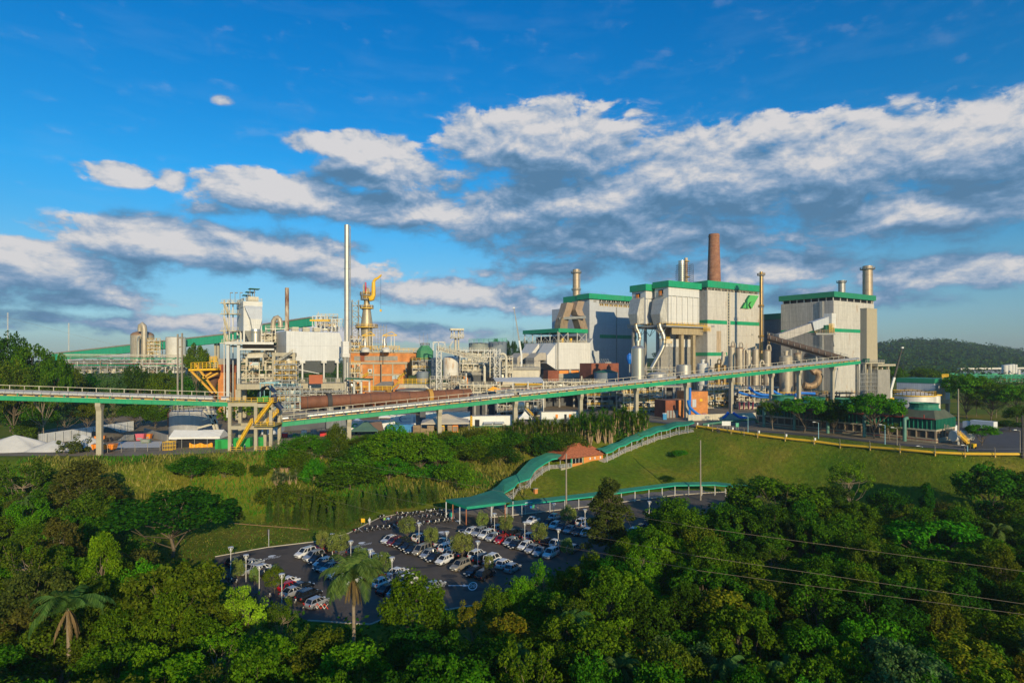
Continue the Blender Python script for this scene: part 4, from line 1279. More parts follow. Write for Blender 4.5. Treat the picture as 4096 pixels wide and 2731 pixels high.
 # -- PROCESS PLANT (left half)
def process_frame(label,x0,x1,yt,yb,d,depth=8,levels=3,bays=4,m=GREYST,seed=0,rail=YEL,yaw=R(10),fill=1.0,cat='steel frame',top=True):
 """open steel frame with floors, rails, pipes and machines"""
 r_=random.Random(seed)
 fr=corner(x0,d,yaw)
 Lu=fr.u_at(x1)
 zt,zb=Zp(yt,d),(Zp(yb,d)if yb else BASE)
 t=T('pipe_structure',label,cat,fr.p(0,0,zb))
 us=[Lu*i/bays for i in range(bays+1)]
 for u in us:
  for v in(0,depth):
   MB().lbox(fr,u-.18,u+.18,v-.18,v+.18,zb,zt).build('column',m,t)
 for k in range(1,levels+1):
  z=zb+(zt-zb)*k/levels
  if k==levels and not top:z-=1.4
  b=MB()
  b.lbox(fr,-.3,Lu+.3,-.3,depth+.3,z-.45,z-.35)
  b.lbox(fr,-.25,Lu+.25,-.26,-.06,z-.75,z-.35)
  MB_=b.build('floor',m,t)
  if k<levels or top:
   e=MB().rail([fr.p(-.2,-.25,z-.35),fr.p(Lu+.2,-.25,z-.35)],1.2,.055,1.8)
   e.build('floor_rail',rail,MB_)
 zs=[zb+(zt-zb)*k/levels for k in range(levels)]
 b=MB()
 for i in range(bays):
  k=r_.randrange(levels)
  za,z2=zs[k],zs[k]+(zt-zb)/levels-.6
  b.bar(fr.p(us[i],.05,za),fr.p(us[i+1],.05,z2),.16)
  if r_.random()<.5:b.bar(fr.p(us[i+1],.05,za),fr.p(us[i],.05,z2),.16)
 b.build('bracing',m,t)
 hh=(zt-zb)/levels
 for k in range(levels):
  for i in range(bays):
   for _ in range(int(round(fill*r_.choice((1,1,2))))):
    u,v=us[i]+Lu/bays*r_.uniform(.2,.8),r_.uniform(.8,depth*.7)
    z=zs[k]-(.3 if k else 0)
    mm=r_.choice([EVAP,GALV,CREAMST,WHITEST,BROWNST,STEEL,GREYCONC,CREAMST])
    q=r_.random()
    R_=min(hh*.32,Lu/bays*.4,r_.uniform(.6,1.5))
    p=fr.p(u,v,z)
    if q<.4:
     h=hh*r_.uniform(.45,.85)
     MB().lathe(p.x,p.y,[(R_,z),(R_,z+h*.85),(R_*.6,z+h*.97),(.05,z+h)],14).build('vessel',mm,t,smooth=True)
    elif q<.65:
     zc=z+R_*1.3
     L=min(Lu/bays*.8,r_.uniform(2,5))
     MB().tube([fr.p(u-L/2,v,zc),fr.p(u+L/2,v,zc)],R_*.8,14).build('drum',mm,t,smooth=True)
    else:
     MB().lbox(fr,u-R_,u+R_,v-R_,v+R_,z,z+hh*r_.uniform(.3,.6)).build('machine',mm,t)
 for _ in range(int(bays*levels*fill*1.1)):
  u,v=r_.uniform(0,Lu),r_.uniform(-.5,depth*.4)
  k=r_.randrange(levels)
  z0=zs[k]+r_.uniform(.6,hh*.8)
  u2=min(Lu,max(0,u+r_.uniform(-1,1)*Lu*.5))
  z2=z0+r_.choice((0,hh*.7,-hh*.5,hh))
  rr=r_.choice((.12,.18,.25,.35))
  MB().tube([fr.p(u,v,z0),fr.p(u2,v,z0),fr.p(u2,v,z2)],rr,6).build('pipe',r_.choice([EVAP,GALV,CREAMST,BROWNST,WHITEST]),t,smooth=True)
 return t,fr,Lu
def simple(name,label,cat,m,fn,smooth=False,part='body',group=None,loc=None):
 t=T(name,label,cat,loc or(0,0,0),group)
 b=MB();fn(b)
 if loc is None:
  v=np.array(b.v)
  t.location=Vector(((v[:,0].min()+v[:,0].max())/2,(v[:,1].min()+v[:,1].max())/2,v[:,2].min()))
  ORG[t.name]=Vector(t.location)
 b.build(part,m,t,smooth=smooth)
 return t
 # ---- electrostatic precipitator of the lime kiln
d=205
fr=corner(974,d)
Lu,Lv=fr.u_at(1048),17.0
zt,zb_=Zp(1204,d),Zp(1323,d)
t=T('precipitator','tall white precipitator box with hopper and roof canopies, leftmost of the plant','filter house',fr.p(0,0,BASE))
walls(t,fr,Lu,Lv,zb_,zt,mat('bright white cladding',(.66,.66,.64),.5,var=.06,streak=.14,stripes=.30,stripe_w=.6))
MB().lbox(fr,-.15,Lu+.15,-.15,Lv,zt-2.4,zt).build('top_band',WHITEST,t)
def R4(fr,u0,u1,v,z):
 return[fr.p(u0,v[0],z),fr.p(u1,v[0],z),fr.p(u1,v[1],z),fr.p(u0,v[1],z)]
MB().rings([R4(fr,.3,Lu-.1,(-.4,.1),Zp(1222,d)),R4(fr,.5,Lu-.2,(-1.6,.1),Zp(1234,d)),R4(fr,Lu*.30,Lu*.93,(-3.2,-.2),Zp(1276,d))][::-1]).build('outlet_cone',GREYCL,t)
MB().rings([R4(fr,Lu*.30,Lu*.93,(-3.2,.1),Zp(1276,d)),R4(fr,Lu*.42,Lu*.80,(-2.8,-.6),Zp(1318,d))][::-1]).build('lower_cone',WHITECL,t)
q=fr.p(Lu*.61,-1.7,0)
MB().lathe(q.x,q.y,[(1.0,Zp(1372,d)),(2.0,Zp(1330,d)),(2.05,Zp(1322,d)),(1.9,Zp(1316,d))],20).build('outlet_pipe',STEEL,t,smooth=True)
MB().lathe(q.x,q.y,[(1.95,Zp(1366,d)-6),(1.95,Zp(1330,d))],20).build('down_pipe',STEEL,t,smooth=True)
for u in(.2,Lu-.2):
 for v in(.2,Lv*.5,Lv-.2):
  MB().lbox(fr,u-.35,u+.35,v-.3,v+.3,Zp(1372,d),zb_).build('leg',WHITEST,t)
for k in range(3):
 v0=Lv*k/3
 MB().rings([[fr.p(.4,v0+.2,zb_),fr.p(Lu-.4,v0+.2,zb_),fr.p(Lu-.4,v0+Lv/3-.2,zb_),fr.p(.4,v0+Lv/3-.2,zb_)],[fr.p(Lu*.4,v0+2,zb_-5.4),fr.p(Lu*.55,v0+2,zb_-5.4),fr.p(Lu*.55,v0+3.2,zb_-5.4),fr.p(Lu*.4,v0+3.2,zb_-5.4)]][::-1]).build('dust_hopper',GREYST,t)
b=MB()
b.rail([fr.p(0,0,zt),fr.p(Lu,0,zt)],1.3,.07,1.6,3)
b.rail([fr.p(0,0,zt),fr.p(0,Lv,zt)],1.3,.07,1.6,3)
b.build('roof_rail',CREAMST,t)
MB().lbox(fr,2.2,Lu-1,2,6,zt,zt+2.2).build('roof_cabin',CREAMST,t)
for i in range(3):
 z=zt+5.4-i*1.0
 o=MB().lbox(fr,2.6-i*.5,Lu-.6-i*1.0,1.0+i*4.6,5.2+i*4.6,z,z+.28).build('roof_canopy',DKGREEN,t)
 b=MB()
 for u in(3.0,Lu-2.5):
  b.bar(fr.p(u,3+i*4.6,zt),fr.p(u,3+i*4.6,z),.25)
 b.build('canopy_post',GREYST,o)
for xs in(921,940,960):
 q=P(xs,1202,d+2)
 o=MB().bar((q.x,q.y,zt-1),(q.x,q.y,Zp(1172+(xs-921)*.06,d+2)),.16).build('lamp_mast',GREYST,t)
 MB().box((q.x+.5,q.y,Zp(1171,d+2)),(1.0,.5,.4)).build('floodlight',GREYST,o)
 # stair tower at its left side
t=T('access_stair','steel stair tower with yellow flights on the left side of the white precipitator','stairs',P(905,1520,d+4))
x0_,x1_=P(897,HY,d+4),P(918,HY,d+4)
for q in(x0_,x1_):
 for dy in(0,3.2):
  MB().bar((q.x,q.y+dy,BASE),(q.x,q.y+dy,Zp(1200,d+4)),.35).build('column',WHITEST,t)
for i,(yy)in enumerate((1212,1255,1323,1372)):
 z=Zp(yy,d+4)
 e=MB().box(((x0_.x+x1_.x)/2+.8,x0_.y+1.6,z),(x1_.x-x0_.x+4.8,4.6,.4)).build('landing',CREAMST,t)
 MB().rail([(x0_.x-.8,x0_.y-.6,z+.2),(x1_.x+4,x1_.y-.6,z+.2)],1.3,.06,1.2,3).build('landing_rail',CREAMST,e)
for(ya,yb,sx)in((1255,1220,1),(1323,1280,1),(1372,1335,1)):
 pa,pb=P(912,ya,d+3),P(896,yb-6,d+3)
 stairs(t,pa,pb,1.0,14,CREAMST,mat('ochre steel',(.42,.30,.08),.7))
 # ---- steel pipe bridge below it with the cream machinery
t=T('pipe_bridge','white steel pipe bridge with dark roof below the precipitator','steel frame',P(930,1534,196))
d=196
fr=corner(908,d,R(12))
Lu=fr.u_at(1096)
zt=Zp(1372,d)
for xs in(911,953.5):
 u=fr.u_at(xs)
 MB().lbox(fr,u-.55,u+.55,0,1.0,BASE,zt).build('column',mat('pale grey steel',(.55,.56,.54),.55,var=.08),t)
MB().lbox(fr,-.6,Lu,-.8,6.5,zt,zt+.35).build('roof_deck',DKGREEN,t)
MB().lbox(fr,fr.u_at(950),Lu,.1,.7,Zp(1400,d),Zp(1393,d)).build('beam',WHITEST,t)
MB().lbox(fr,-.5,Lu,-.9,-.8,zt-.5,zt+.5).build('edge_beam',WHITEST,t)
for i in range(4):
 z=zt-.8-i*.0
 MB().tube([fr.p(1,1.5+i*1.1,z-.4),fr.p(Lu,1.5+i*1.1,z-.4)],.3,8).build('pipe',[DKST,BROWNST,GREYST,DKST][i],t,smooth=True)
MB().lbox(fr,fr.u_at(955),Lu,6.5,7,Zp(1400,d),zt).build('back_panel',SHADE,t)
process_frame('crowded steel frame of pumps and pipes with floor rails below the pipe bridge',958,1090,1412,1537,203,8,4,5,CREAMST,3,CREAMST,R(14),1.3)
q=P(1020,1430,200)
t=T('drum_hood','rounded cream hood of the lime machine above the white sign board','machine',P(1020,1446,200))
a,c=P(990,1432,200),P(1054,1430,200)
n=Vector((0,1,0))
rg=[[p+Vector((0,2.0-2.6*math.cos(R(an)),2.4*math.sin(R(an))))for an in range(0,181,15)]for p in(a,c)]
MB().rings(rg).build('hood',mat('cream hood',(.66,.60,.47),.5,var=.1,streak=.15),t,smooth=True)
for p in(a,c):
 MB().bar(p+Vector((0,-.2,0)),p+Vector((0,-.2,-3.4)),.5).build('leg',CREAMST,t)
fr=corner(998,198,R(8))
t=T('sign_board','white sign board with an orange swirl and pale green lettering below the cream hood','sign',P(1016,1460,198))
p0,p1=P(998,1461,198),P(1034,1461,197.4)
up=Vector((0,0,Zp(1448,198)-Zp(1461,198)))
MB().prism([p0,p1,p1+up,p0+up],(0,.15,0)).build('panel',CONTW,t)
ex=(p1-p0)
text_on('asefaql',p0+ex*.40+up*.25+Vector((0,-.05,0)),p0+ex*.95+up*.25+Vector((0,-.05,0)),up*.5,mat('sign green',(.10,.42,.24),.6),'lettering',t)
b=MB()
c=p0+ex*.22+up*.5+Vector((0,-.05,0))
R0=up.length*.40
for i in range(16):
 a0,a1=R(-40+250*i/16),R(-40+250*(i+1)/16)
 b.poly([c+Vector((math.cos(a)*r,0,math.sin(a)*r))for a,r in((a0,R0),(a1,R0),(a1,R0*.5),(a0,R0*.55))])
b.build('swirl',ORANGE,t)
# ---- rust streaked stack, gooseneck duct, small vessels
stack('steel_stack','rust streaked peeling stack behind the white boiler',1148,228,1151,1330,8.2,PEEL,None,7.6,lad=False)
t=T('gooseneck_duct','fat upside-down U duct in dull steel beside the rusty stack','pipe',P(1106,1330,222))
pts=[(1092,1345),(1092,1300),(1094,1284),(1101,1272),(1110,1269),(1118,1276),(1122,1290),(1122,1310)]
MB().tube([P(x,y,222)for x,y in pts],9.5/F*222*KS,16).build('duct',EVAP,t,smooth=True)
vessel('scrubber','dull round scrubber vessel under the U duct',1083,1112,1342,1420,220,EVAP,.3)
vessel('scrubber','grey streaked round vessel left of the white boiler',1112,1140,1352,1416,216,GALV,.7,'stub')
process_frame('white steel frame with rails carrying the U duct',1063,1140,1310,1415,214,6,3,2,WHITEST,11,CREAMST,R(20),.6)
# ---- white clad lime boiler on concrete deck
d=202
fr=corner(1145,d)
Lu,Lv=fr.u_at(1358),20.0
t=T('clad_boiler','wide white corrugated boiler casing with grey sloping hopper on a concrete deck','boiler',fr.p(0,0,Zp(1540,d)))
zt,zb_=Zp(1323,d),Zp(1443,d)
bw=mat('bright white cladding',(.78,.78,.76))
q=fr.u_at(1372)
b=MB()
prof=[(0,zb_),(Lu,zb_),(q,Zp(1418,d)),(q,Zp(1372,d)),(Lu,zt-.4),(0,zt)]
b.rings([[fr.p(u,0,z)for u,z in prof],[fr.p(u,Lv,z)for u,z in prof]])
b.build('casing',bw,t)
b=MB()
b.rings([[fr.p(.2,.3,zb_),fr.p(Lu-.2,.3,zb_),fr.p(Lu-.2,Lv-.3,zb_),fr.p(.2,Lv-.3,zb_)],[fr.p(Lu*.16,6,Zp(1494,d)),fr.p(Lu*.95,6,Zp(1494,d)),fr.p(Lu*.95,Lv-5,Zp(1494,d)),fr.p(Lu*.16,Lv-5,Zp(1494,d))]][::-1])
b.build('hopper',mat('dark grey cladding',(.20,.22,.23)),t)
for xs in(1160,1209,1295,1350):
 u=fr.u_at(xs)
 MB().lbox(fr,u-1.1,u+1.1,-.5,.6,zb_-1.0,zb_).build('bearing',WHITEST,t)
 if xs>1170:
  MB().lbox(fr,u-.3,u+.3,-.3,.3,Zp(1520,d),zb_-1).build('leg',WHITEST,t)
  MB().lbox(fr,u-.9,u+.9,-.9,.9,Zp(1538,d),Zp(1518,d)).build('plinth',CONC,t)
b=MB()
u=fr.u_at(1209)
b.bar(fr.p(u-5,0,Zp(1482,d)),fr.p(u,0,zb_-1),.3)
b.bar(fr.p(u-5,0,Zp(1470,d)),fr.p(u+7,0,Zp(1496,d)),.3)
b.build('brace',WHITEST,t)
for i in range(3):
 u=Lu*(.12+.2*i)
 MB().lbox(fr,u,u+2.6,1,3.6,zt,zt+1.7).build('roof_unit',CREAMST,t)
b=MB()
b.rail([fr.p(0,.2,zt),fr.p(Lu*.95,.2,zt)],1.3,.06,1.8)
b.build('roof_rail',CREAMST,t)
t=T('lattice_gantry','white lattice frames and yellow beam on the roof of the white boiler','steel frame',P(1300,1325,216))
b=MB()
for x0,x1 in((1328,1372),(1250,1300)):
 for k in range(4):
  xa=x0+(x1-x0)*k/3
  b.bar(P(xa,1325,216),P(xa,1276 if x0>1300 else 1264,216),.28)
 ya=1276 if x0>1300 else 1264
 b.bar(P(x0,ya,216),P(x1,ya,216),.3)
 for k in range(3):
  b.bar(P(x0+(x1-x0)*k/3,ya,216),P(x0+(x1-x0)*(k+1)/3,1318,216),.14)
  b.bar(P(x0+(x1-x0)*(k+1)/3,ya,216),P(x0+(x1-x0)*k/3,1318,216),.14)
b.build('lattice',WHITEST,t)
MB().bar(P(1240,1281,216),P(1316,1282,216),.8,.7).build('crane_beam',YEL,t)
process_frame('dark cluster of valves and pipes on the roof behind the white boiler',1270,1350,1262,1325,222,6,3,4,GREYST,21,YEL,R(15),1.0)
# ---- concrete deck under the boiler
d=196
fr=corner(947,d,R(12))
Lu=fr.u_at(1376)
t=T('concrete_deck','long beige concrete deck on columns under the white boiler','platform',fr.p(0,0,BASE))
MB().lbox(fr,0,Lu,-.2,12,Zp(1558,d),Zp(1536,d)).build('deck',CONC,t)
for xs in(952,1095,1174,1268,1344,1370):
 u=fr.u_at(xs)
 MB().lbox(fr,u-1.0,u+1.0,.1,2.0,BASE-1,Zp(1558,d)).build('column',CONC,t)
 MB().lbox(fr,u-1.0,u+1.0,9.5,11.4,BASE-1,Zp(1558,d)).build('column',CONC,t)
MB().rail([fr.p(.5,0,Zp(1536,d)),fr.p(Lu-1,0,Zp(1536,d))],2.2,.06,2.2,4).build('deck_rail',GREYST,t)
MB().lbox(fr,fr.u_at(1160),Lu,9,9.4,BASE,Zp(1558,d)).build('shade_wall',SHADE,t)
p0=P(1236,1535,195)
t=T('rust_panel','rust red panel hanging on the deck rail below the white boiler','panel',p0)
MB().lbox(Fr(p0.x,p0.y,R(12)),0,52/F*195*KS,0,.3,Zp(1535,195),Zp(1499,195)).build('sheet',REDPAN,t)
# concrete portal with a stair
d=199
fr=corner(1089,d,R(12))
t=T('concrete_portal','beige concrete portal frame with a steel stair rising to its right','frame',fr.p(0,0,Zp(1537,d)))
uR=fr.u_at(1181)
for u in(0,uR-1.15):
 MB().lbox(fr,u,u+1.15,0,1.3,Zp(1537,d),Zp(1410,d)).build('column',CONC,t)
MB().lbox(fr,1.15,uR-1.15,.05,1.25,Zp(1424,d),Zp(1410,d)-.02).build('beam',CONC,t)
MB().lbox(fr,.2,uR,1.3,9,Zp(1424,d),Zp(1411,d)).build('slab',GREYCONC,t)
MB().rings([[fr.p(2,4,Zp(1500,d)),fr.p(uR-2,4,Zp(1500,d)),fr.p(uR-2,7,Zp(1500,d)),fr.p(2,7,Zp(1500,d))],[fr.p(2,3,Zp(1425,d)),fr.p(uR-1.4,3,Zp(1425,d)),fr.p(uR-1.4,8,Zp(1425,d)),fr.p(2,8,Zp(1425,d))]]).build('hopper',GREYCONC,t)
stairs(t,fr.p(fr.u_at(1101),-1.2,Zp(1456,d)),fr.p(fr.u_at(1172),-1.2,Zp(1410,d)),1.0,18,CREAMST,GREYST)
MB().rail([fr.p(fr.u_at(1160),-.8,Zp(1410,d)),fr.p(uR,-.8,Zp(1410,d))],1.3,.06,1).build('slab_rail',CREAMST,t)
# ---- tall silver stack and its feed pipe
stack('tall_stack','very tall slim silver stack, highest of the whole plant',1387.5,212,900,None,10.8,GALV,[],10.0,bands=(985,1074,1160,1240,1278))
t=T('feed_duct','silver duct with a white box hood in front of the tall stack','pipe',P(1379,1590,206))
q=P(1380,HY,206)
MB().lathe(q.x,q.y,[(8/F*206*KS,Zp(1590,206)),(8/F*206*KS,Zp(1442,206)),(12/F*206*KS,Zp(1427,206))],18).build('pipe',GALV,t,smooth=True)
MB().box((q.x,q.y,(Zp(1365,206)+Zp(1420,206))/2),(2.6,2.6,Zp(1365,206)-Zp(1420,206)),YAW).build('box_hood',WHITECL,t)
MB().box((q.x,q.y,Zp(1421,206)),(3.0,3.0,1.5),YAW).build('collar',WHITEST,t)
MB().tube([P(1384,1572,207),P(1400,1580,207),P(1410,1574,207),P(1414,1556,207),P(1406,1536,207)],.95,12).build('elbow',STEEL,t,smooth=True)
# ---- digester tower with yellow crane
d=264
p=P(1467,HY,d)
s_=d*KS/F
t=T('digester','bottle shaped bronze digester tower ringed by yellow platforms','digester',(p.x,p.y,BASE))
prof=[(1400,22),(1345,22),(1322,22.5),(1308,23.5),(1290,22.5),(1265,19),(1238,15.5),(1230,13),(1205,11),(1195,14),(1176,15),(1166,13),(1152,7),(1150,1)]
MB().lathe(p.x,p.y,[(22*s_,BASE)]+[(r*s_,Zp(yy,d))for yy,r in prof],30).build('shell',mat('digester shell',(.46,.38,.25),.45,.35,var=.15,streak=.3),t,smooth=True)
for yy,w,mm in((1180,27,GREYST),(1197,24,GREYST),(1232,27,YEL),(1308,44,YEL)):
 z=Zp(yy,d)
 e=MB().lathe(p.x,p.y,[(10*s_,z-.4),(w*s_,z-.4),(w*s_,z),(10*s_,z)],24).build('platform',mm if mm is YEL else GREYST,t)
 ring=[(p.x+w*s_*.97*math.cos(2*math.pi*i/16),p.y+w*s_*.97*math.sin(2*math.pi*i/16),z)for i in range(17)]
 MB().rail(ring,1.5,.08,3,3).build('platform_rail',YEL,e)
for i in range(9):
 a=i*2.4
 q=Vector((p.x+math.cos(a)*11*s_,p.y+math.sin(a)*11*s_-1,Zp(1176,d)))
 MB().bar(q,q+Vector((0,0,2+(i*37%5))),.3+.1*(i%3)).build('top_pipe',[CREAMST,BROWNST,RED,GREYST][i%4],t)
t=T('tower_crane','yellow davit crane on top of the digester tower','crane',P(1488,1200,d-2))
pts=[(1478,1196),(1488,1193),(1494,1180),(1494,1128)]
MB().tube([P(x,y,d-3)for x,y in pts],[1.4,1.6,1.2,1.0],8).build('mast',YEL,t,smooth=True)
MB().tube([P(1494,1128,d-3),P(1502,1116,d-3),P(1512,1112,d-3),P(1526,1099,d-3)],[.9,.7,.6,.4],8).build('jib',YEL,t,smooth=True)
MB().bar(P(1523,1102,d-3),P(1523,1240,d-3),.10).build('cable',DKST,t)
MB().box(P(1523,1242,d-3),(.9,.9,1.2)).build('hook_block',YEL,t)
p2_=P(1421,HY,d)
simple('lattice_tower','zigzag steel stair lattice standing left of the digester','tower',GREYST,lambda b:(b.lattice(p2_,3.4,BASE,Zp(1200,d),.19,18,R(20)),[b.bar((p2_.x+1.5,p2_.y,Zp(1215+40*i,d)),(p2_.x+4.2,p2_.y-.5,Zp(1240+40*i,d)),.8,.3)for i in range(5)]))
pz=P(1500,HY,d-6)
def scaf(b):
 f_=Fr(pz.x-3,pz.y,R(15))
 for i in range(7):
  for k in(0,3):
   b.bar(f_.p(i*1.5,k,Zp(1390,d)),f_.p(i*1.5,k,Zp(1300,d)),.11)
 for k in range(7):
  z=Zp(1385,d)+k*1.7
  for vv in(0,3):
   b.bar(f_.p(0,vv,z),f_.p(9.2,vv,z),.1)
simple('scaffolding','scaffold tubes round the right foot of the digester','scaffolding',GREYST,scaf)
# ---- orange brick mill hall with concrete frame
d=240
fr=corner(1398,d,R(6))
Lu=fr.u_at(1627)
t=T('brick_hall','long orange brick hall with concrete frame lines and yellow outside stairs','building',fr.p(0,0,BASE))
zl=Zp(1456,d)
MB().lbox(fr,0,Lu,0,12,BASE-1,zl).build('wall',BRICK,t)
MB().lbox(fr,-.2,Lu+.3,-.5,12,zl,zl+1.0).build('roof_slab',CONC,t)
b=MB()
for xs in(1423,1494,1525,1571,1624):
 u=fr.u_at(xs)
 b.lbox(fr,u-.3,u+.3,-.12,.05,BASE,zl)
b.build('concrete_post',CONC,t)
MB().lbox(fr,.05,Lu-.05,-.08,.05,Zp(1503,d),Zp(1496,d)).build('concrete_band',CONC,t)
for xs,ya,yb in((1480,1476,1494),(1577,1503,1516),(1588,1503,1516)):
 u=fr.u_at(xs)
 o=MB().lbox(fr,u-1.0,u+1.0,-.2,0,Zp(yb,d),Zp(ya,d)).build('door',mat('pale blue door',(.50,.60,.62),.5),t)
 MB().lbox(fr,u-.45,u+.45,-.25,-.2,Zp(yb,d)+1.0,Zp(ya,d)-.5).build('door_window',GLASS,o)
stairs(t,fr.p(fr.u_at(1451),-1.2,Zp(1510,d)),fr.p(fr.u_at(1474),-1.2,Zp(1497,d)),1.0,8,YEL,YEL)
stairs(t,fr.p(fr.u_at(1592),-1.2,Zp(1517,d)),fr.p(fr.u_at(1624),-1.2,Zp(1494,d)),1.0,12,YEL,YEL)
MB().rail([fr.p(fr.u_at(1474),-1.6,Zp(1497,d)),fr.p(fr.u_at(1490),-1.6,Zp(1497,d))],1.3,.06,1).build('landing_rail',YEL,t)
b=MB()
u=fr.u_at(1524)
b.tube([fr.p(u,-.7,BASE),fr.p(u,-.7,zl)],.28,8)
b.tube([fr.p(u+1,-.7,zl),fr.p(u+1,-.7,Zp(1400,d))],.2,8)
b.build('down_pipe',DKST,t)
# upper hall set back
uR=fr.u_at(1672)
t=T('upper_hall','upper brick hall with grey concrete strip set back above the orange hall','building',fr.p(0,8,zl+1))
z0,z1_,z2=zl-6,Zp(1443,d),Zp(1432,d)
MB().lbox(fr,-2,uR,8,26,z0,Zp(1411,d)).build('wall',BRICK,t)
MB().lbox(fr,1.0,fr.u_at(1585),7.86,8.2,Zp(1443,d),Zp(1424,d)).build('concrete_strip',GREYCONC,t)
MB().lbox(fr,-2.2,uR+.2,7.6,26,Zp(1411,d),Zp(1405,d)).build('roof_slab',CONC,t)
e=MB().rail([fr.p(-2,7.8,Zp(1405,d)),fr.p(uR,7.8,Zp(1405,d))],1.6,.09,2.4,3).build('roof_rail',YEL,t)
MB().tube([fr.p(uR*.93,7,Zp(1407,d)),fr.p(uR*.97,7,Zp(1407,d)),fr.p(uR*.985,6.6,Zp(1412,d)),fr.p(uR*.985,6.6,Zp(1450,d)),fr.p(uR*1.01,6.4,Zp(1458,d))],.55,10).build('roof_pipe',GALV,t,smooth=True)
MB().tube([fr.p(1,7.3,Zp(1398,d)),fr.p(uR*.9,7.3,Zp(1400,d))],.25,6).build('roof_pipe',CREAMST,t)
MB().lbox(fr,fr.u_at(1432),fr.u_at(1449),7.6,8.0,Zp(1444,d),Zp(1411,d)).build('brick_pier',REDBR,t)
# roof top steel frames
for lb,x0,x1,x2 in(('white steel gantry with yellow jib on the brick hall roof, left of two',1448,1500,1460),('white steel gantry with yellow jib on the brick hall roof, right of two',1530,1588,1538)):
 dd=d+6
 t=T('roof_gantry',lb,'gantry',P((x0+x1)/2,1404,dd),'roof gantries')
 for xs in(x0,(x0+x1)/2+6,x1-10):
  MB().bar(P(xs,1404,dd),P(xs,1342,dd),.38).build('post',WHITEST,t)
 b=MB()
 b.bar(P(x0,1342,dd),P(x1,1341,dd),.4,.5)
 b.bar(P(x0,1342,dd),P((x0+x1)/2+8,1327,dd),.3);b.bar(P((x0+x1)/2+8,1327,dd),P(x1,1341,dd),.3)
 b.bar(P(x0,1365,dd),P(x0+20,1342,dd),.25)
 b.build('jib',YEL,t)
 MB().rail([P(x0-10,1398,dd-1),P(x1+10,1398,dd-1)],1.8,.09,1.5,3).build('platform_rail',YEL,t)
 q=P(x2,1400,dd)
 MB().lathe(q.x,q.y,[(1.0,q.z),(1.0,q.z+3),(.5,q.z+4.6),(.4,q.z+6)],12).build('blow_valve',GALV,t,smooth=True)
 q=P(x0+14,1404,dd-2)
 MB().lathe(q.x,q.y,[(2.2,q.z-.5),(2.2,q.z+.9),(1.3,q.z+1.7),(.1,q.z+2.0)],16).build('vessel_head',WHITEST,t,smooth=True)
process_frame('clutter of vessels and rails on the brick hall roof below the digester',1400,1452,1352,1404,d+8,8,2,3,WHITEST,31,YEL,R(6),1.2)
# ---- green cooling cell
d=232
p=P(1700,HY,d)
t=T('cooling_cell','single green cooling cell with tapered fan hood at the right end of the brick hall','cooling tower',(p.x,p.y,Zp(1440,d)))
s_=d*KS/F
def octo(r,z,sq=1.0):
 return[(p.x+r*s_*math.cos(R(22.5+45*i)),p.y+r*s_*math.sin(R(22.5+45*i)),z)for i in range(8)]
G2=mat('faded green sheet',(.07,.27,.12),.6,var=.15,streak=.15)
MB().rings([octo(34,Zp(1438,d)),octo(34,Zp(1402,d))]).build('casing',G2,t)
MB().rings([octo(33,Zp(1402,d)),octo(19,Zp(1386,d)),octo(18,Zp(1382,d))]).build('fan_hood',G2,t)
MB().lbox(Fr(p.x-5,p.y-3.2,0),0,8,-.2,0,Zp(1437,d),Zp(1430,d)).build('inlet',DARK,t)
MB().rings([octo(34,Zp(1470,d)),octo(35,Zp(1441,d))]).build('concrete_base',GREYCONC,t)
MB().rail([Vector(q)for q in octo(18,Zp(1382,d))]+[Vector(octo(18,Zp(1382,d))[0])],1.1,.08,2).build('top_rail',BROWNST,t)
process_frame('shadowed concrete landing with pipes below the green cooling cell',1650,1728,1440,1500,228,8,2,3,GREYCONC,33,YEL,R(8),1.0)
# ---- concrete lift tower
d=245
p=P(1830,HY,d)
t=T('lift_tower','slender cream lift tower with flat top slab and railed gallery','tower',(p.x,p.y,BASE))
s_=d*KS/F
MB().box((p.x-.4,p.y,Zp(1318,d)),(54*s_,6,7.5*s_),R(10)).build('top_slab',CREAMST,t)
MB().box((p.x-.4,p.y,Zp(1351,d)),(52*s_,6,3*s_),R(10)).build('gallery',CREAMST,t)
MB().rail([P(1803,1349,d-3),P(1856,1349,d-3)],1.5,.09,1.3,3).build('gallery_rail',CREAMST,t)
b=MB()
for xs in(1806,1818,1842,1852):
 b.bar(P(xs,1349,d),P(xs,1322,d),.35)
b.bar(P(1806,1349,d-1),P(1818,1325,d-1),.2);b.bar(P(1842,1325,d-1),P(1852,1349,d-1),.2)
b.build('top_post',CREAMST,t)
for xs,w in((1822,7),(1834,5)):
 q=P(xs,HY,d)
 MB().lathe(q.x,q.y,[(w/2*s_*1.3,BASE),(w/2*s_*1.3,Zp(1352 if xs<1830 else 1320,d))],12).build('shaft',mat('cream concrete',(.56,.50,.38),.8,streak=.1),t,smooth=True)
b=MB()
b.rail([P(1812,1420,d-3),P(1797,1395,d-3),P(1812,1372,d-3)],1.4,.08,1.5,3)
b.build('side_stair',CREAMST,t)
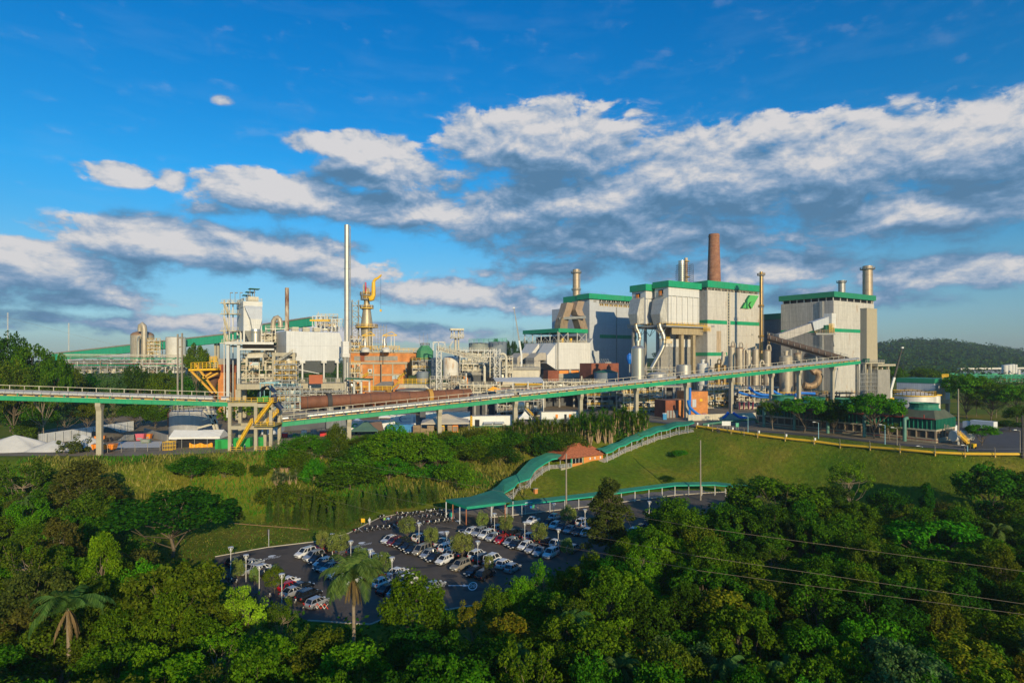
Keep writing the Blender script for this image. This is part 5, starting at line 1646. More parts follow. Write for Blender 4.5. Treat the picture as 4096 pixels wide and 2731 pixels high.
# ---- rust stained tanks and inclined screw conveyor
vessel('slaker_tank','white tank streaked with orange rust in the middle of the plant',1772,1834,1424,1512,222,RUSTWH,.28,None,bands=2)
vessel('slaker_tank','shaded blue grey tank left of the rust streaked tank',1724,1764,1430,1512,226,mat('blue grey steel',(.20,.24,.27)),.12)
vessel('low_tank','low blue grey tank with cone roof in the shadow of the brick hall',1666,1716,1484,1530,226,mat('blue grey steel',(.20,.24,.27)),.15)
d=217
t=T('inclined_conveyor','slim inclined truss conveyor sloping down right over the rust streaked tank','conveyor',P(1850,1480,d))
a,c=P(1748,1400,d),P(1950,1450,d-4)
b=MB()
b.truss(a,a+Vector((0,0,1.6)),c,c+Vector((0,0,1.6)),.14,26)
b.truss(a+Vector((0,2,0)),a+Vector((0,2,1.6)),c+Vector((0,2,0)),c+Vector((0,2,1.6)),.14,26)
b.build('truss',CREAMST,t)
MB().bar(a+Vector((0,1,.3)),c+Vector((0,1,.3)),1.9,.4).build('trough',GREYST,t)
MB().rail([a+Vector((0,-.2,1.4)),c+Vector((0,-.2,1.4))],1.3,.06,1.5,3).build('handrail',CREAMST,t)
t=T('gate_gantry','white lattice gate frame standing left of the rust streaked tank','steel frame',P(1757,1530,d-1))
b=MB()
for xs in(1733,1754,1780):
 b.bar(P(xs,1402,d-1),P(xs,1368,d-1),.4)
b.bar(P(1733,1368,d-1),P(1780,1368,d-1),.4)
b.bar(P(1733,1378,d-1),P(1745,1368,d-1),.25);b.bar(P(1780,1378,d-1),P(1768,1368,d-1),.25)
q=P(1756,HY,d-1)
b.lattice(q,2.0,BASE,Zp(1400,d-1),.16,12,0)
b.build('lattice',WHITEST,t)
process_frame('railed steel floors under the rust streaked tank',1722,1842,1512,1570,215,8,2,5,GREYCONC,41,CREAMST,R(8),1.2)
process_frame('steel frame with white pipes between the lift tower and the twin tanks',1840,1985,1397,1500,236,10,4,6,WHITEST,43,CREAMST,R(10),1.3)
process_frame('pale steel frame with thin pipes right of the sloping conveyor',1960,2050,1430,1510,224,8,3,4,CREAMST,45,CREAMST,R(10),1.1)
p=P(1988,HY,222)
simple('lattice_tower','square white lattice tower right of the sloping conveyor','tower',WHITEST,lambda b:b.lattice(p,2.6,BASE,Zp(1396,222),.14,12,R(10)))
for lb,xs0,xs1,yt_,yb_ in(('thick cream pipe hooked over at the right of the white lattice tower',2017,2025,1415,1520),('thick cream pipe hooked over beside the dark opening',1930,1938,1455,1560)):
 t=T('hooked_pipe',lb,'pipe',P(xs1,yb_,219))
 MB().tube([P(xs0-16,yt_+2,219),P(xs0-6,yt_-1,219),P(xs0+2,yt_+3,219),P(xs1,yt_+14,219),P(xs1,yb_,219)],.62,10).build('pipe',CREAMST,t,smooth=True)
 # ---- twin far tanks
vessel('storage_tank','grey green storage tank with railed roof, left of the far pair',1875,1954,1370,None,420,mat('grey green steel',(.27,.30,.26),.6,var=.1,streak=.1),.06)
vessel('storage_tank','blue grey storage tank standing in front of the dark pine trees',1954,2027,1366,None,428,mat('blue grey steel',(.20,.24,.27)),.06)
simple('roof_railing','green and yellow railing on the roof of the far storage tanks','railing',GREEN,lambda b:b.rail([P(1876,1371,410),P(1955,1370,410),P(2026,1367,416)],3.0,.14,4,3))
# ---- mobile cranes
def crane(label,xs0,ys0,xs1,ys1,d,m2):
 t=T('mobile_crane',label,'crane',P(xs0,ys0,d))
 a,c=P(xs0,ys0,d),P(xs1,ys1,d)
 for i,(f0,f1,w)in enumerate(((0,.3,1.0),(.28,.55,.8),(.53,.78,.62),(.76,1.0,.48))):
  MB().bar(a.lerp(c,f0),a.lerp(c,f1),w).build('boom_section',m2 if i else CONTW,t)
 MB().box(c,(1.1,.9,.7)).build('boom_head',CONTW,t)
 q=c+Vector((-.5 if xs1<xs0 else .6,0,-.4))
 MB().bar(q,q-Vector((0,0,(c.z-a.z)*.93)),.06).build('cable',DKST,t)
 g=ground_z(a.x,a.y)
 MB().box((a.x,a.y,g+1.6),(8,2.8,1.6),R(20)).build('carrier',YEL,t)
 for i in range(4):
  q=Vector((a.x-3+i*2,a.y-1.4-i*-.7,g+.55))
  MB().tube([q,q+Vector((0,.6,0))],.55,12).build('wheel',TYRE,t)
 MB().bar((a.x,a.y,g+2),a,1.0).build('boom_base',CONTW,t)
crane('slim grey telescopic crane boom standing against the sky left of the precipitator house',2086,1418,2056,1231,300,GREYST)
crane('black and white telescopic crane boom leaning right of the concrete stub tower',3563,1560,3609,1390,262,DKST)
# ---- kilns
def kiln(label,xa,ya,da,xb,yb,db,r,m,tyres):
 a,c=P(xa,ya,da),P(xb,yb,db)
 t=T('rotary_kiln',label,'kiln',(a.x,a.y,ground_z(a.x,a.y)))
 MB().tube([a,c],r,36).build('shell',m,t,smooth=True)
 dr=(c-a).normalized()
 for f,mm in tyres:
  q=a.lerp(c,f)
  MB().tube([q-dr*.8,q+dr*.8],r*1.28,36).build('tyre_ring',mm,t,smooth=True)
  MB().box((q.x,q.y,(ground_z(q.x,q.y)+q.z-r)/2),(2.4,4.4,q.z-r-ground_z(q.x,q.y)),math.atan2(dr.y,dr.x)).build('pier',GREYCONC,t)
 n=9
 for i in range(n):
  q=a.lerp(c,(i+.5)/n)
  MB().tube([q-dr*.1,q+dr*.1],r*1.012,36).build('weld_seam',DKST,t)
 return t
kiln('long red brown rotary kiln lying behind the conveyor',1182,1611,180,1880,1576,208,2.35,RUST,[(.17,DKST),(.74,mat('ochre ring',(.50,.27,.05),.6,var=.2))])
kiln('shorter orange brown kiln lying higher behind the first kiln',1462,1590,197,1850,1580,214,2.2,RUSTOR,[(.22,mat('ochre ring',(.50,.27,.05))),(.65,RUSTOR)])
process_frame('scaffold and pipes round the hot end of the red brown kiln',1100,1200,1545,1660,176,6,4,5,GREYST,51,BLUEST,R(12),1.0)
# ---- thickener, hut and yellow walkways in front of the brick hall
d=222
p=P(1657,HY,d)
t=T('thickener_tank','low round silver tank with a railed bridge in front of the brick hall','tank',(p.x,p.y,BASE))
s_=d*KS/F
MB().lathe(p.x,p.y,[(76*s_,BASE),(76*s_,Zp(1558,d)),(70*s_,Zp(1556,d)),(.2,Zp(1552,d))],36).build('shell',GALV,t,smooth=True)
b=MB()
for k in range(5):
 z=Zp(1536+4*k,d)
 b.tube([P(1590,1556,d-8),P(1600,1538+3*k,d-8),P(1700,1538+3*k,d-8),P(1718,1556,d-8)],.16,6)
b.build('pipework',CREAMST,t)
t=T('yellow_walkway','yellow railed walkway with a steep stair above the round silver tank','walkway',P(1650,1540,d-3))
MB().bar(P(1596,1537,d-3),P(1720,1537,d-3),2.0,.35).build('deck',GREYST,t)
b=MB()
b.rail([P(1596,1536,d-4),P(1720,1536,d-4)],2.4,.09,1.8,4)
b.build('handrail',YEL,t)
stairs(t,P(1566,1560,d-3),P(1594,1536,d-3),1.2,12,YEL,GREYST)
MB().rail([P(1440,1562,d-3),P(1566,1562,d-3)],2.0,.10,1.8,4).build('lower_rail',YEL,t)
MB().bar(P(1440,1564,d-3),P(1566,1564,d-3),2.0,.3).build('lower_deck',GREYST,t)
fr=corner(1492,220,R(6))
t=T('tiled_hut','low hut with a grey pitched roof in front of the brick hall','hut',fr.p(0,0,BASE))
u1=fr.u_at(1566)
MB().lbox(fr,0,u1,0,8,BASE,Zp(1546,220)).build('wall',REDBR,t)
zr,ze=Zp(1527,220),Zp(1546,220)
MB().rings([[fr.p(-.4,-1,ze),fr.p(u1*.45,3.5,zr),fr.p(u1*.45,4.5,zr),fr.p(-.4,9,ze)],[fr.p(u1+.5,-1,ze),fr.p(u1+.5,3.5,zr),fr.p(u1+.5,4.5,zr),fr.p(u1+.5,9,ze)]]).build('roof',AMIANT,t)
t=T('pipe_shelter','white posted shelter with dark roof beside the tall stack','shelter',P(1440,1590,204))
for xs in(1417,1446,1478):
 MB().bar(P(xs,1600,204),P(xs,1517,204),.6).build('post',WHITEST,t)
MB().bar(P(1388,1513,205),P(1486,1517,205),5.5,.5).build('roof',DKGREEN,t)
MB().bar(P(1415,1520,203),P(1480,1521,203),.4,.5).build('beam',WHITEST,t)
# ---- brick turbine house left with yellow cantilever
d=215
fr=corner(872,d,R(20))
t=T('turbine_house','narrow brick block with concrete cap left of the white steel columns','building',fr.p(0,0,BASE))
u1=fr.u_at(942)
MB().lbox(fr,0,u1,0,14,BASE,Zp(1457,d)).build('wall',BRICK,t)
MB().lbox(fr,-.2,u1+.2,-.2,14,Zp(1457,d),Zp(1434,d)).build('concrete_cap',GREYCONC,t)
for k in range(2):
 MB().lbox(fr,u1*(.18+.42*k),u1*(.18+.42*k)+3.2,-.12,.1,Zp(1490,d),Zp(1459,d)).build('vent_grille',mat('dark brick grille',(.22,.06,.03),.9),t)
t=T('cantilever_platform','yellow cantilever platform with long slanting yellow struts','platform',P(820,1480,d-4))
MB().bar(P(764,1479,d-4),P(872,1476,d-4),4.0,.9).build('deck',YEL,t)
MB().rail([P(764,1475,d-6),P(872,1472,d-6)],2.6,.10,1.5,3).build('handrail',YEL,t)
for(x0,y0,x1,y1)in((782,1456,868,1572),(764,1482,852,1572),(812,1512,846,1490),(822,1516,872,1492)):
 MB().bar(P(x0,y0,d-5),P(x1,y1,d-5),.75).build('strut',mat('ochre yellow',(.74,.40,.05),.55),t)
MB().rail([P(840,1450,d-2),P(868,1449,d-2)],2.6,.12,.7,4).build('ladder_cage',YEL,t)
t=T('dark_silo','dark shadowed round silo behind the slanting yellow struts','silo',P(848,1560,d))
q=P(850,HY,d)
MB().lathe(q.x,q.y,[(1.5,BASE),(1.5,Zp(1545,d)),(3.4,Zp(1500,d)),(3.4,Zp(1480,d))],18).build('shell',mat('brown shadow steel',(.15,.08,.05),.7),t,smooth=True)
# ---- far left: pipe rack, silos, green gallery
d=290
t=T('pipe_rack','long green and white pipe rack on pale columns at the left','pipe rack',P(540,1490,d))
for xs in(282,337,391,445,498,550,602,650,700,745,800):
 MB().bar(P(xs,1495,d),P(xs,1426,d),.9 if xs in(337,445,550,650,745)else .5).build('column',WHITEST,t)
for yy,mm,rr in((1417,CREAMST,.45),(1421,CREAMST,.35),(1427,BROWNST,.4),(1431,GREEN,.5),(1437,CREAMST,.3),(1443,BROWNST,.35),(1449,WHITEST,.35),(1454,PINK,.25),(1459,GREEN,.5)):
 MB().bar(P(232,yy,d),P(840,yy+3,d-20),rr*.85).build('pipe',mm,t)
b=MB()
for i in range(9):
 xa,xb=391+i*52,391+(i+1)*52
 b.bar(P(xa,1431,d-1),P(xb,1459,d-1),.3);b.bar(P(xa,1459,d-1),P(xb,1431,d-1),.3)
b.build('bracing',GREEN,t)
d=330
t=T('chip_gallery','long green chip conveyor gallery climbing right behind the silos','conveyor',P(600,1430,d))
a,c=P(215,1430,d+20),P(915,1353,d-20)
a2,c2=P(1045,1317,d-30),P(1250,1288,d-50)
for k,(p,q,h)in enumerate(((a,c,4.8),(c,a2,4.4),(a2,c2,4.4))):
 MB().bar(p,q,3,h).build('gallery',mat('ribbed green sheet',(.03,.36,.20),.6,var=.12,streak=.15),t)
 MB().bar(p+Vector((0,0,h/2+.4)),q+Vector((0,0,h/2+.4)),3.6,.8).build('gallery_roof',AMIANT,t)
for xs,yy in((862,1370),(874,1370),(1060,1330)):
 MB().bar(P(xs,1470,d-15),P(xs,yy,d-15),1.2).build('trestle',CONC,t)
vessel('digester_silo','steel silo with a huge inverted U pipe at the far left',528,611,1324,1470,300,EVAP,.42,domem=mat('brown dome',(.28,.17,.10)))
t=T('silo_pipe','huge silver inverted U pipe in front of the steel silo','pipe',P(580,1470,294))
pts=[(577,1450),(577,1316),(575,1304),(569,1297),(562,1302),(560,1316),(560,1326)]
MB().tube([P(x,y,294)for x,y in pts],[10.5/F*294*KS]*2+[1.5,1.45,1.4,1.35,1.3],16).build('pipe',EVAP,t,smooth=True)
MB().tube([P(x,y,292)for x,y in((553,1450),(553,1366),(556,1350),(562,1346))],.75,12).build('small_pipe',STEEL,t,smooth=True)
process_frame('yellow and white stair frame on the right of the steel silo',592,640,1358,1430,292,7,5,2,CREAMST,61,YEL,R(20),1.0)
vessel('white_silo','plain white silo with a flat dark lid behind the twin poles',667,740,1347,1470,310,WHITEST,.05,domem=DKST,bands=0)
t=T('pole_pair','twin weathered concrete poles joined by cross arms behind the left conveyor','utility pole',P(719,1570,165))
for xs,y0,y1 in((711,1336,1500),(728.5,1332,1572)):
 MB().bar(P(xs,1700,165),P(xs,y0,165),.42).build('pole',POLEC,t)
MB().bar(P(709,1352,165),P(732,1351,165),.5).build('cross_arm',POLEC,t)
MB().bar(P(709,1389,165),P(732,1386,165),.4).build('cross_arm',POLEC,t)
simple('radio_mast','hair thin radio mast left of the steel silo','mast',WHITEST,lambda b:b.lattice(P(275,HY,420),.5,BASE,Zp(1292,420),.06,30))
simple('radio_mast','hair thin radio mast above the trees at the left edge','mast',WHITEST,lambda b:b.lattice(P(31,HY,420),.5,BASE,Zp(1250,420),.06,30))
for i,xs in enumerate((1678,1694,1710)):
 def ant(b,xs=xs):
  b.bar(P(xs,1400,360),P(xs,1334-3*(i==1),360),.14)
  for k in range(3):
   b.bar(P(xs-5+k,1345+6*k,360),P(xs+6-k,1345+6*k,360),.1)
 simple('aerial',['left','middle','right'][i]+' one of three spiky aerials above the green cooling cell','aerial',GREYST,ant,group='three aerials')
process_frame('tall frame of tanks and pipes between the concrete portal and the brick hall',1376,1440,1452,1590,226,8,4,3,CREAMST,91,YEL,R(8),1.2)
process_frame('pipework and pumps under the concrete deck behind the red brown kiln',1185,1370,1562,1610,192,6,2,7,GREYST,93,CREAMST,R(10),1.2)
process_frame('brown pipe manifold left of the dark open bay',1805,1865,1500,1590,216,6,3,3,BROWNST,95,CREAMST,R(8),1.4)
process_frame('crowded pumps and drums between the kilns and the dark open bay',1840,2000,1535,1590,208,7,2,6,CREAMST,97,CREAMST,R(8),1.4)
process_frame('roof rails and small vessels over the dark open bay',1850,1960,1452,1502,234,8,2,5,CREAMST,99,CREAMST,R(8),1.3)
process_frame('scaffold clad pipes beside the columns of the concrete portal',1100,1185,1452,1537,192,5,4,3,GREYST,101,YEL,R(12),1.0)
process_frame('steel floors with cream drums right of the precipitator hopper',1030,1088,1330,1400,208,7,3,2,CREAMST,103,CREAMST,R(14),1.3)
process_frame('low steel racks behind the left pipe rack columns',300,560,1462,1492,280,8,1,8,GREYST,105,GREEN,R(5),1.0)
process_frame('low steel racks with tanks behind the twin poles',560,830,1460,1492,276,8,1,8,WHITEST,107,CREAMST,R(5),1.2)
# -- YARD BELOW THE CONVEYOR
def gl(xs,ys):
 p=hit(xs,ys);p.z=ground_z(p.x,p.y)+.05
 return p
def boxtruck(name,label,x0,x1,yb,h,dep,d,m,yaw,cat,**kw):
 p=P(x0,HY,d)
 fr=Fr(p.x,p.y,yaw)
 L=fr.u_at(x1)
 zb=ground_z(p.x,p.y)
 t=T(name,label,cat,fr.p(0,0,zb))
 ch=kw.get('clear',1.1)
 MB().lbox(fr,0,L,0,dep,zb+ch,zb+h).build('body',m,t)
 MB().lbox(fr,-.05,L+.05,-.05,dep+.05,zb+h-.02,zb+h+.08).build('roof',kw.get('roofm',GALV),t)
 MB().lbox(fr,.2,L-.2,-.04,0.0,zb+ch,zb+ch+.25).build('side_skirt',GREYST,t)
 if ch>.5:
  for u in(L*.12,L*.78,L*.88):
   MB().tube([fr.p(u,.1,zb+.5),fr.p(u,.5,zb+.5)],.5,12).build('wheel',TYRE,t)
  MB().lbox(fr,.3,L-.3,.5,dep-.5,zb+.7,zb+ch).build('chassis',DKST,t)
 return t,fr,L,zb
 # trailer with blue logo
t,fr,L,zb=boxtruck('semi_trailer','white semi-trailer with big blue swoosh logo lettering, under the conveyor',1562,1663,0,4.6,2.6,170,CONTW,R(10),'trailer')
NAVY=mat('logo navy',(.01,.09,.30),.5)
lg=fr.p(0,0,0)
text_on('SERVMAN',fr.p(L*.40,-.06,zb+3.05),fr.p(L*.63,-.06,zb+3.05),(0,0,.62),NAVY,'lettering',t)
text_on('SERVICOS TECNICOS',fr.p(L*.645,-.06,zb+3.3),fr.p(L*.80,-.06,zb+3.3),(0,0,.22),NAVY,'lettering',t)
for cx_,rr in((.345,.95),(.40,1.15)):
 b=MB()
 for i in range(14):
  a0,a1=R(100+150*i/14),R(100+150*(i+1)/14)
  b.poly([fr.p(L*cx_+.8+math.cos(a)*r,-.06,zb+3.3+math.sin(a)*r*.95)for a,r in((a0,rr),(a1,rr),(a1,rr*.78),(a0,rr*.88))])
 b.build('swoosh',NAVY,t)
PALEB=mat('print pale blue',(.30,.40,.62),.6)
MB().lbox(fr,L*.35,L*.80,-.07,0,zb+2.1,zb+2.32).build('print_band',PALEB,t)
for k in range(2):
 MB().lbox(fr,L*.36,L*(.58+.2*k),-.06,0,zb+1.55-.3*k,zb+1.63-.3*k).build('print_line',PALEB,t)
MB().lbox(fr,L*.92,L*.945,-.07,0,zb+1.9,zb+3.9).build('print_figure',NAVY,t)
MB().lbox(fr,L,L+.05,.05,2.55,zb+1.2,zb+4.4).build('rear_door',mat('dim trailer door',(.25,.28,.27),.5),t)
# second trailer, long white
t,fr,L,zb=boxtruck('semi_trailer','long plain white trailer behind the green tent, next to the logo trailer',1402,1580,0,4.3,2.6,160,CONTW,R(14),'trailer')
GL=mat('logo green',(.02,.36,.08),.5)
for cx_ in(.10,.40):
 b=MB()
 for i in range(16):
  a0,a1=R(20+320*i/16),R(20+320*(i+1)/16)
  b.poly([fr.p(L*cx_+math.cos(a)*r*1.3,-.06,zb+2.9+math.sin(a)*r)for a,r in((a0,.8),(a1,.8),(a1,.45),(a0,.45))])
 b.build('ring_logo',GL,t)
 # blue container truck in front
t,fr,L,zb=boxtruck('shipping_container','blue container below the logo trailer, half hidden by bushes',1548,1655,0,2.7,2.5,158.5,BLUEBOX,R(8),'container',clear=.15,roofm=BLUEBOX)
t,fr,L,zb=boxtruck('semi_trailer','white trailer behind the beige hip roofed tent',1703,1880,0,4.4,2.6,176,CONTW,R(4),'trailer')
MB().lbox(fr,L,L+.06,.1,2.5,zb+1.2,zb+4.2).build('rear_door',GREYST,t)
t,fr,L,zb=boxtruck('site_cabin','long white site cabin with a dark door and grey awnings',1890,2048,0,3.9,3,168,CONTW,R(8),'cabin',clear=.1)
MB().lbox(fr,.8,2.4,-.06,.1,zb+.3,zb+2.8).build('door',DARK,t)
for k in range(2):
 u0=L*(.27+.27*k)
 MB().rings([[fr.p(u,v,z)for u,v,z in((u0,0,zb+2.0),(u0+L*.25,0,zb+2.0),(u0+L*.25,-2.0,zb+1.5),(u0,-2.0,zb+1.5))],[fr.p(u,v,z+.08)for u,v,z in((u0,0,zb+2.0),(u0+L*.25,0,zb+2.0),(u0+L*.25,-2.0,zb+1.5),(u0,-2.0,zb+1.5))]]).build('awning',GREYCL,t)
 for u in(u0+.2,u0+L*.24):
  MB().bar(fr.p(u,-1.9,zb),fr.p(u,-1.9,zb+1.5),.1).build('awning_post',GREYST,t)
MB().lbox(fr,.1,L-.1,-.05,.05,zb+.1,zb+.7).build('green_skirt',DKGREEN,t)
MB().rail([fr.p(-.6,-.3,zb),fr.p(-.2,-.3,zb)],4.0,.12,.5,5).build('yellow_ladder',YEL,t)
t,fr,L,zb=boxtruck('site_cabin','white site cabin with dark lower wall behind the yucca hedge',2166,2312,0,4.4,3,176,CONTW,R(8),'cabin',clear=1.7,roofm=TARP)
MB().lbox(fr,0,L,.05,2.9,zb,zb+1.7).build('lower_wall',mat('slatted wall',(.14,.17,.16),.8),t)
for f in(.38,.62,.75):
 MB().lbox(fr,L*f,L*f+.9,-.06,.05,zb+(.6 if f==.62 else 2.2),zb+3.6).build('door',DARK if f==.62 else ORANGE,t)
 # tents
def pyramid(name,label,x0,x1,yt,ye,d,m,yaw,post=None,cat='tent',sag=.1):
 p=P(x0,HY,d)
 fr=Fr(p.x,p.y,yaw)
 L=fr.u_at(x1)
 dep=L*.8
 zt,ze=Zp(yt,d),Zp(ye,d)
 g=ground_z(p.x,p.y)
 t=T(name,label,cat,fr.p(L/2,dep/2,g))
 b=MB()
 top=[fr.p(L*.47,dep*.5,zt),fr.p(L*.53,dep*.5,zt),fr.p(L*.53,dep*.52,zt),fr.p(L*.47,dep*.52,zt)]
 q=[fr.p(0,0,ze),fr.p(L,0,ze),fr.p(L,dep,ze),fr.p(0,dep,ze)]
 md=[a.lerp(c,.5)-Vector((0,0,(zt-ze)*sag))for a,c in zip(q,top)]
 lo=[a-Vector((0,0,.35))for a in q]
 b.rings([lo,q,md,top])
 b.build('canopy',m,t)
 for u in(.15,L-.15):
  for v in(.15,dep-.15):
   MB().bar(fr.p(u,v,g),fr.p(u,v,ze),.12).build('post',GREYST,t)
 return t,fr,L,g
pyramid('pyramid_tent','dark green pyramid tent below the first conveyor pillars',1402,1512,1689,1722,153,GTARP,R(6))
t,fr,L,g=pyramid('pavilion_tent','large beige hip roofed pavilion tent in the yard',1684,1878,1661,1693,160,TARP,R(6),sag=.12)
for k,(u,w,m_,lb)in enumerate(((2,2.2,WOOD,'upright timber crate stack left in the beige pavilion'),(6,1.6,YEL,'yellow cabinet under the beige pavilion'),(8.6,1.4,WOOD,'narrow timber crate in the middle of the beige pavilion'),(10.2,1.8,ORANGE,'orange cabinet right in the beige pavilion'))):
 t=T('crate',lb,'crate',fr.p(u,-.6,g))
 MB().lbox(fr,u,u+w,-.6,.6,g,g+2.2).build('body',m_,t)
 MB().lbox(fr,u+.1,u+w-.1,-.66,-.6,g+.3,g+1.9).build('panel',BROWNST,t)
simple('lean_to_roof','brown sloping tarpaulin sheet leaning on the long white trailer','tarpaulin',BRTARP,lambda b:b.prism([P(1473,1687,158),P(1526,1686,158),P(1537,1722,154),P(1482,1722,154)],(0,.1,-.05)),part='sheet')
pyramid('gazebo','small white gazebo peeping over the trailers',1515,1562,1659,1667,178,WTARP,R(5))
pyramid('gazebo','pale blue white gazebo behind the green tent',1403,1448,1673,1685,170,mat('pale blue tarpaulin',(.42,.48,.62),.7),R(5))
pyramid('gazebo','white peaked gazebo near the yellow stair behind the yuccas',2076,2128,1647,1672,174,WTARP,R(5))
t=T('timber_fence','short fence of upright weathered planks left of the beige pavilion','fence',P(1690,1740,157))
b=MB()
for i in range(12):
 q=P(1683+i*2.8,1740,157)
 b.box((q.x,q.y,ground_z(q.x,q.y)+1.2),(.17,.05,2.6))
b.build('plank',WOOD,t)
t=T('pallet_stack','stack of timber pallets left of the plank fence','pallets',P(1668,1740,158))
q=P(1668,1740,158)
for k in range(7):
 MB().box((q.x,q.y,ground_z(q.x,q.y)+.2+k*.42),(2.4,1.4,.28),R(4)).build('pallet',WOOD,t)
 # light corrugated shed and old wall by the bushes
t=T('sheet_fence','pale corrugated sheet fence with bent posts above the grass slope','fence',P(1316,1765,139))
q0_,q1_=P(1272,1765,139),P(1364,1762,140)
zg=ground_z(q0_.x,q0_.y)
MB().bar((q0_.x,q0_.y,zg+1.3),(q1_.x,q1_.y,zg+1.3),.12,2.8).build('sheeting',mat('greenish sheeting',(.50,.52,.42),.7,streak=.2,stripes=.3),t)
for xs in(1286,1323,1364):
 q=P(xs,HY,138.6)
 MB().tube([(q.x,q.y,zg),(q.x,q.y,zg+2.4),(q.x-.35,q.y,zg+3.0)],.1,6).build('bent_post',DKST,t)
 # dim sheds behind the first conveyor span
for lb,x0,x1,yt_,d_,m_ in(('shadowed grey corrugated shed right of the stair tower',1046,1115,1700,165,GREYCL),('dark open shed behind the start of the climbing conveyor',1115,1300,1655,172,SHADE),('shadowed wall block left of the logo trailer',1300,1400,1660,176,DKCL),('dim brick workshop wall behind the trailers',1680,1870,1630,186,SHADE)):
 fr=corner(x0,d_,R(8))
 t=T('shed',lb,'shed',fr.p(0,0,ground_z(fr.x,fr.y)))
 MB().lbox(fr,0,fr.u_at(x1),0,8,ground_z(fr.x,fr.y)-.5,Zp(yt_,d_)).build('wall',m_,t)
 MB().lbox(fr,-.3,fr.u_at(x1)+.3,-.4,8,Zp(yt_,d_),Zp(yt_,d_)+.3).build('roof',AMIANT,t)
def clutter_row(base,n,x0,x1,d,seed,kinds):
 r_=random.Random(seed)
 for i in range(n):
  xs=x0+(x1-x0)*(i+.5)/n
  p=P(xs,HY,d+r_.uniform(-3,3))
  g=ground_z(p.x,p.y)
  kind,m_,cat=kinds[i%len(kinds)]
  w,h=r_.uniform(1.0,2.2),r_.uniform(1.0,2.4)
  t=T(kind,'%s, %s one from the left %s'%(base[0],ordinal(i),base[1]),cat,(p.x,p.y,g),base[2])
  MB().box((p.x,p.y,g+h/2),(w,1.2,h),r_.uniform(-.5,.5)).build('body',m_,t)
  MB().box((p.x,p.y,g+h+.06),(w*1.05,1.25,.1),0).build('lid',GREYST,t)
clutter_row(('site box','in the shadow behind the first conveyor span','boxes behind the first span'),7,1120,1390,160,3,[('equipment_box',RED,'box'),('equipment_box',GCONT,'box'),('equipment_box',CONTW,'box'),('equipment_box',GREYST,'box')])
# left yard: containers, tent, lime
for lb,x0,x1,d_ in(('green site container left of the yellow stair foot',860,916,140),('green site container behind the stair tower columns',930,1000,142),('green site container right of the lower yellow stairs',1030,1054,143)):
 fr=corner(x0,d_,R(6))
 z=ground_z(fr.x,fr.y)
 t=T('site_container',lb,'container',fr.p(0,0,z),'green containers')
 u1=fr.u_at(x1)
 MB().lbox(fr,0,u1,0,2.4,z,z+2.7).build('body',GCONT,t)
 MB().lbox(fr,u1*.2,u1*.45,-.06,0,z+.2,z+2.4).build('door',mat('darker green',(.01,.2,.03),.5),t)
d_=143
fr=corner(676,d_,R(4))
z=ground_z(fr.x,fr.y)
u1,zr,ze=fr.u_at(880),Zp(1724,d_),Zp(1748,d_)
t=T('marquee','long white tent roof on poles with orange sheet hung below','tent',fr.p(u1/2,0,z))
MB().rings([[fr.p(0,-.2,ze-.6),fr.p(0,-.2,ze),fr.p(0,3,zr),fr.p(0,6.2,ze),fr.p(0,6.2,ze-.5)],[fr.p(u1*.5,-.2,ze-.5),fr.p(u1*.5,-.2,ze-.05),fr.p(u1*.5,3,zr-.15),fr.p(u1*.5,6.2,ze),fr.p(u1*.5,6.2,ze-.4)],[fr.p(u1,-.2,ze-.6),fr.p(u1,-.2,ze),fr.p(u1,3,zr),fr.p(u1,6.2,ze),fr.p(u1,6.2,ze-.5)]]).build('canopy',WTARP,t)
for i in range(5):
 MB().bar(fr.p(u1*i/4,0,z),fr.p(u1*i/4,0,ze),.12).build('pole',GREYST,t)
b=MB()
n=16
pts=[(u1*(.40+.46*i/n),-.1+.12*math.sin(i*2.2),Zp(1771,d_)-abs(math.sin(i*.42))*.5)for i in range(n+1)]
b.rings([[fr.p(u,v,zz),fr.p(u,v+.05,zz),fr.p(u,v+.05,z+.2),fr.p(u,v,z+.2)]for u,v,zz in pts])
b.build('orange_sheet',mat('orange sheet',(.90,.38,.02),.6),t)
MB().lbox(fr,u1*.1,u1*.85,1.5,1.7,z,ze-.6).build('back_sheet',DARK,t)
t=T('gas_cage','yellow mesh cage left of the white marquee','cage',P(671,1797,140))
q=P(671,HY,140);z=ground_z(q.x,q.y)
b=MB()
for i in range(7):
 b.bar((q.x-1.4+i*.46,q.y,z),(q.x-1.4+i*.46,q.y,z+2.4),.09)
 b.bar((q.x-1.4+i*.46,q.y+1.6,z),(q.x-1.4+i*.46,q.y+1.6,z+2.4),.09)
for k in range(3):
 b.bar((q.x-1.45,q.y,z+.2+1.1*k),(q.x+1.4,q.y,z+.2+1.1*k),.12);b.bar((q.x-1.45,q.y+1.6,z+.2+1.1*k),(q.x+1.4,q.y+1.6,z+.2+1.1*k),.12)
b.build('mesh',YEL,t)
q=P(725,HY,158)
t=T('clarifier_tank','big round grey tank with railed top below the left conveyor','tank',(q.x,q.y,ground_z(q.x,q.y)))
r=83/F*166*KS
MB().lathe(q.x,q.y+r,[(r,ground_z(q.x,q.y)-1),(r,Zp(1647,158)),(r-.4,Zp(1647,158)),(r-.5,Zp(1650,158))],40).build('shell',mat('grey tank paint',(.40,.39,.37),.6,var=.1,streak=.15),t,smooth=True)
ring=[(q.x+(r-.2)*math.cos(2*math.pi*i/30),q.y+r+(r-.2)*math.sin(2*math.pi*i/30),Zp(1647,158))for i in range(31)]
MB().rail(ring,1.3,.06,2.4).build('top_rail',CREAMST,t)
b=MB()
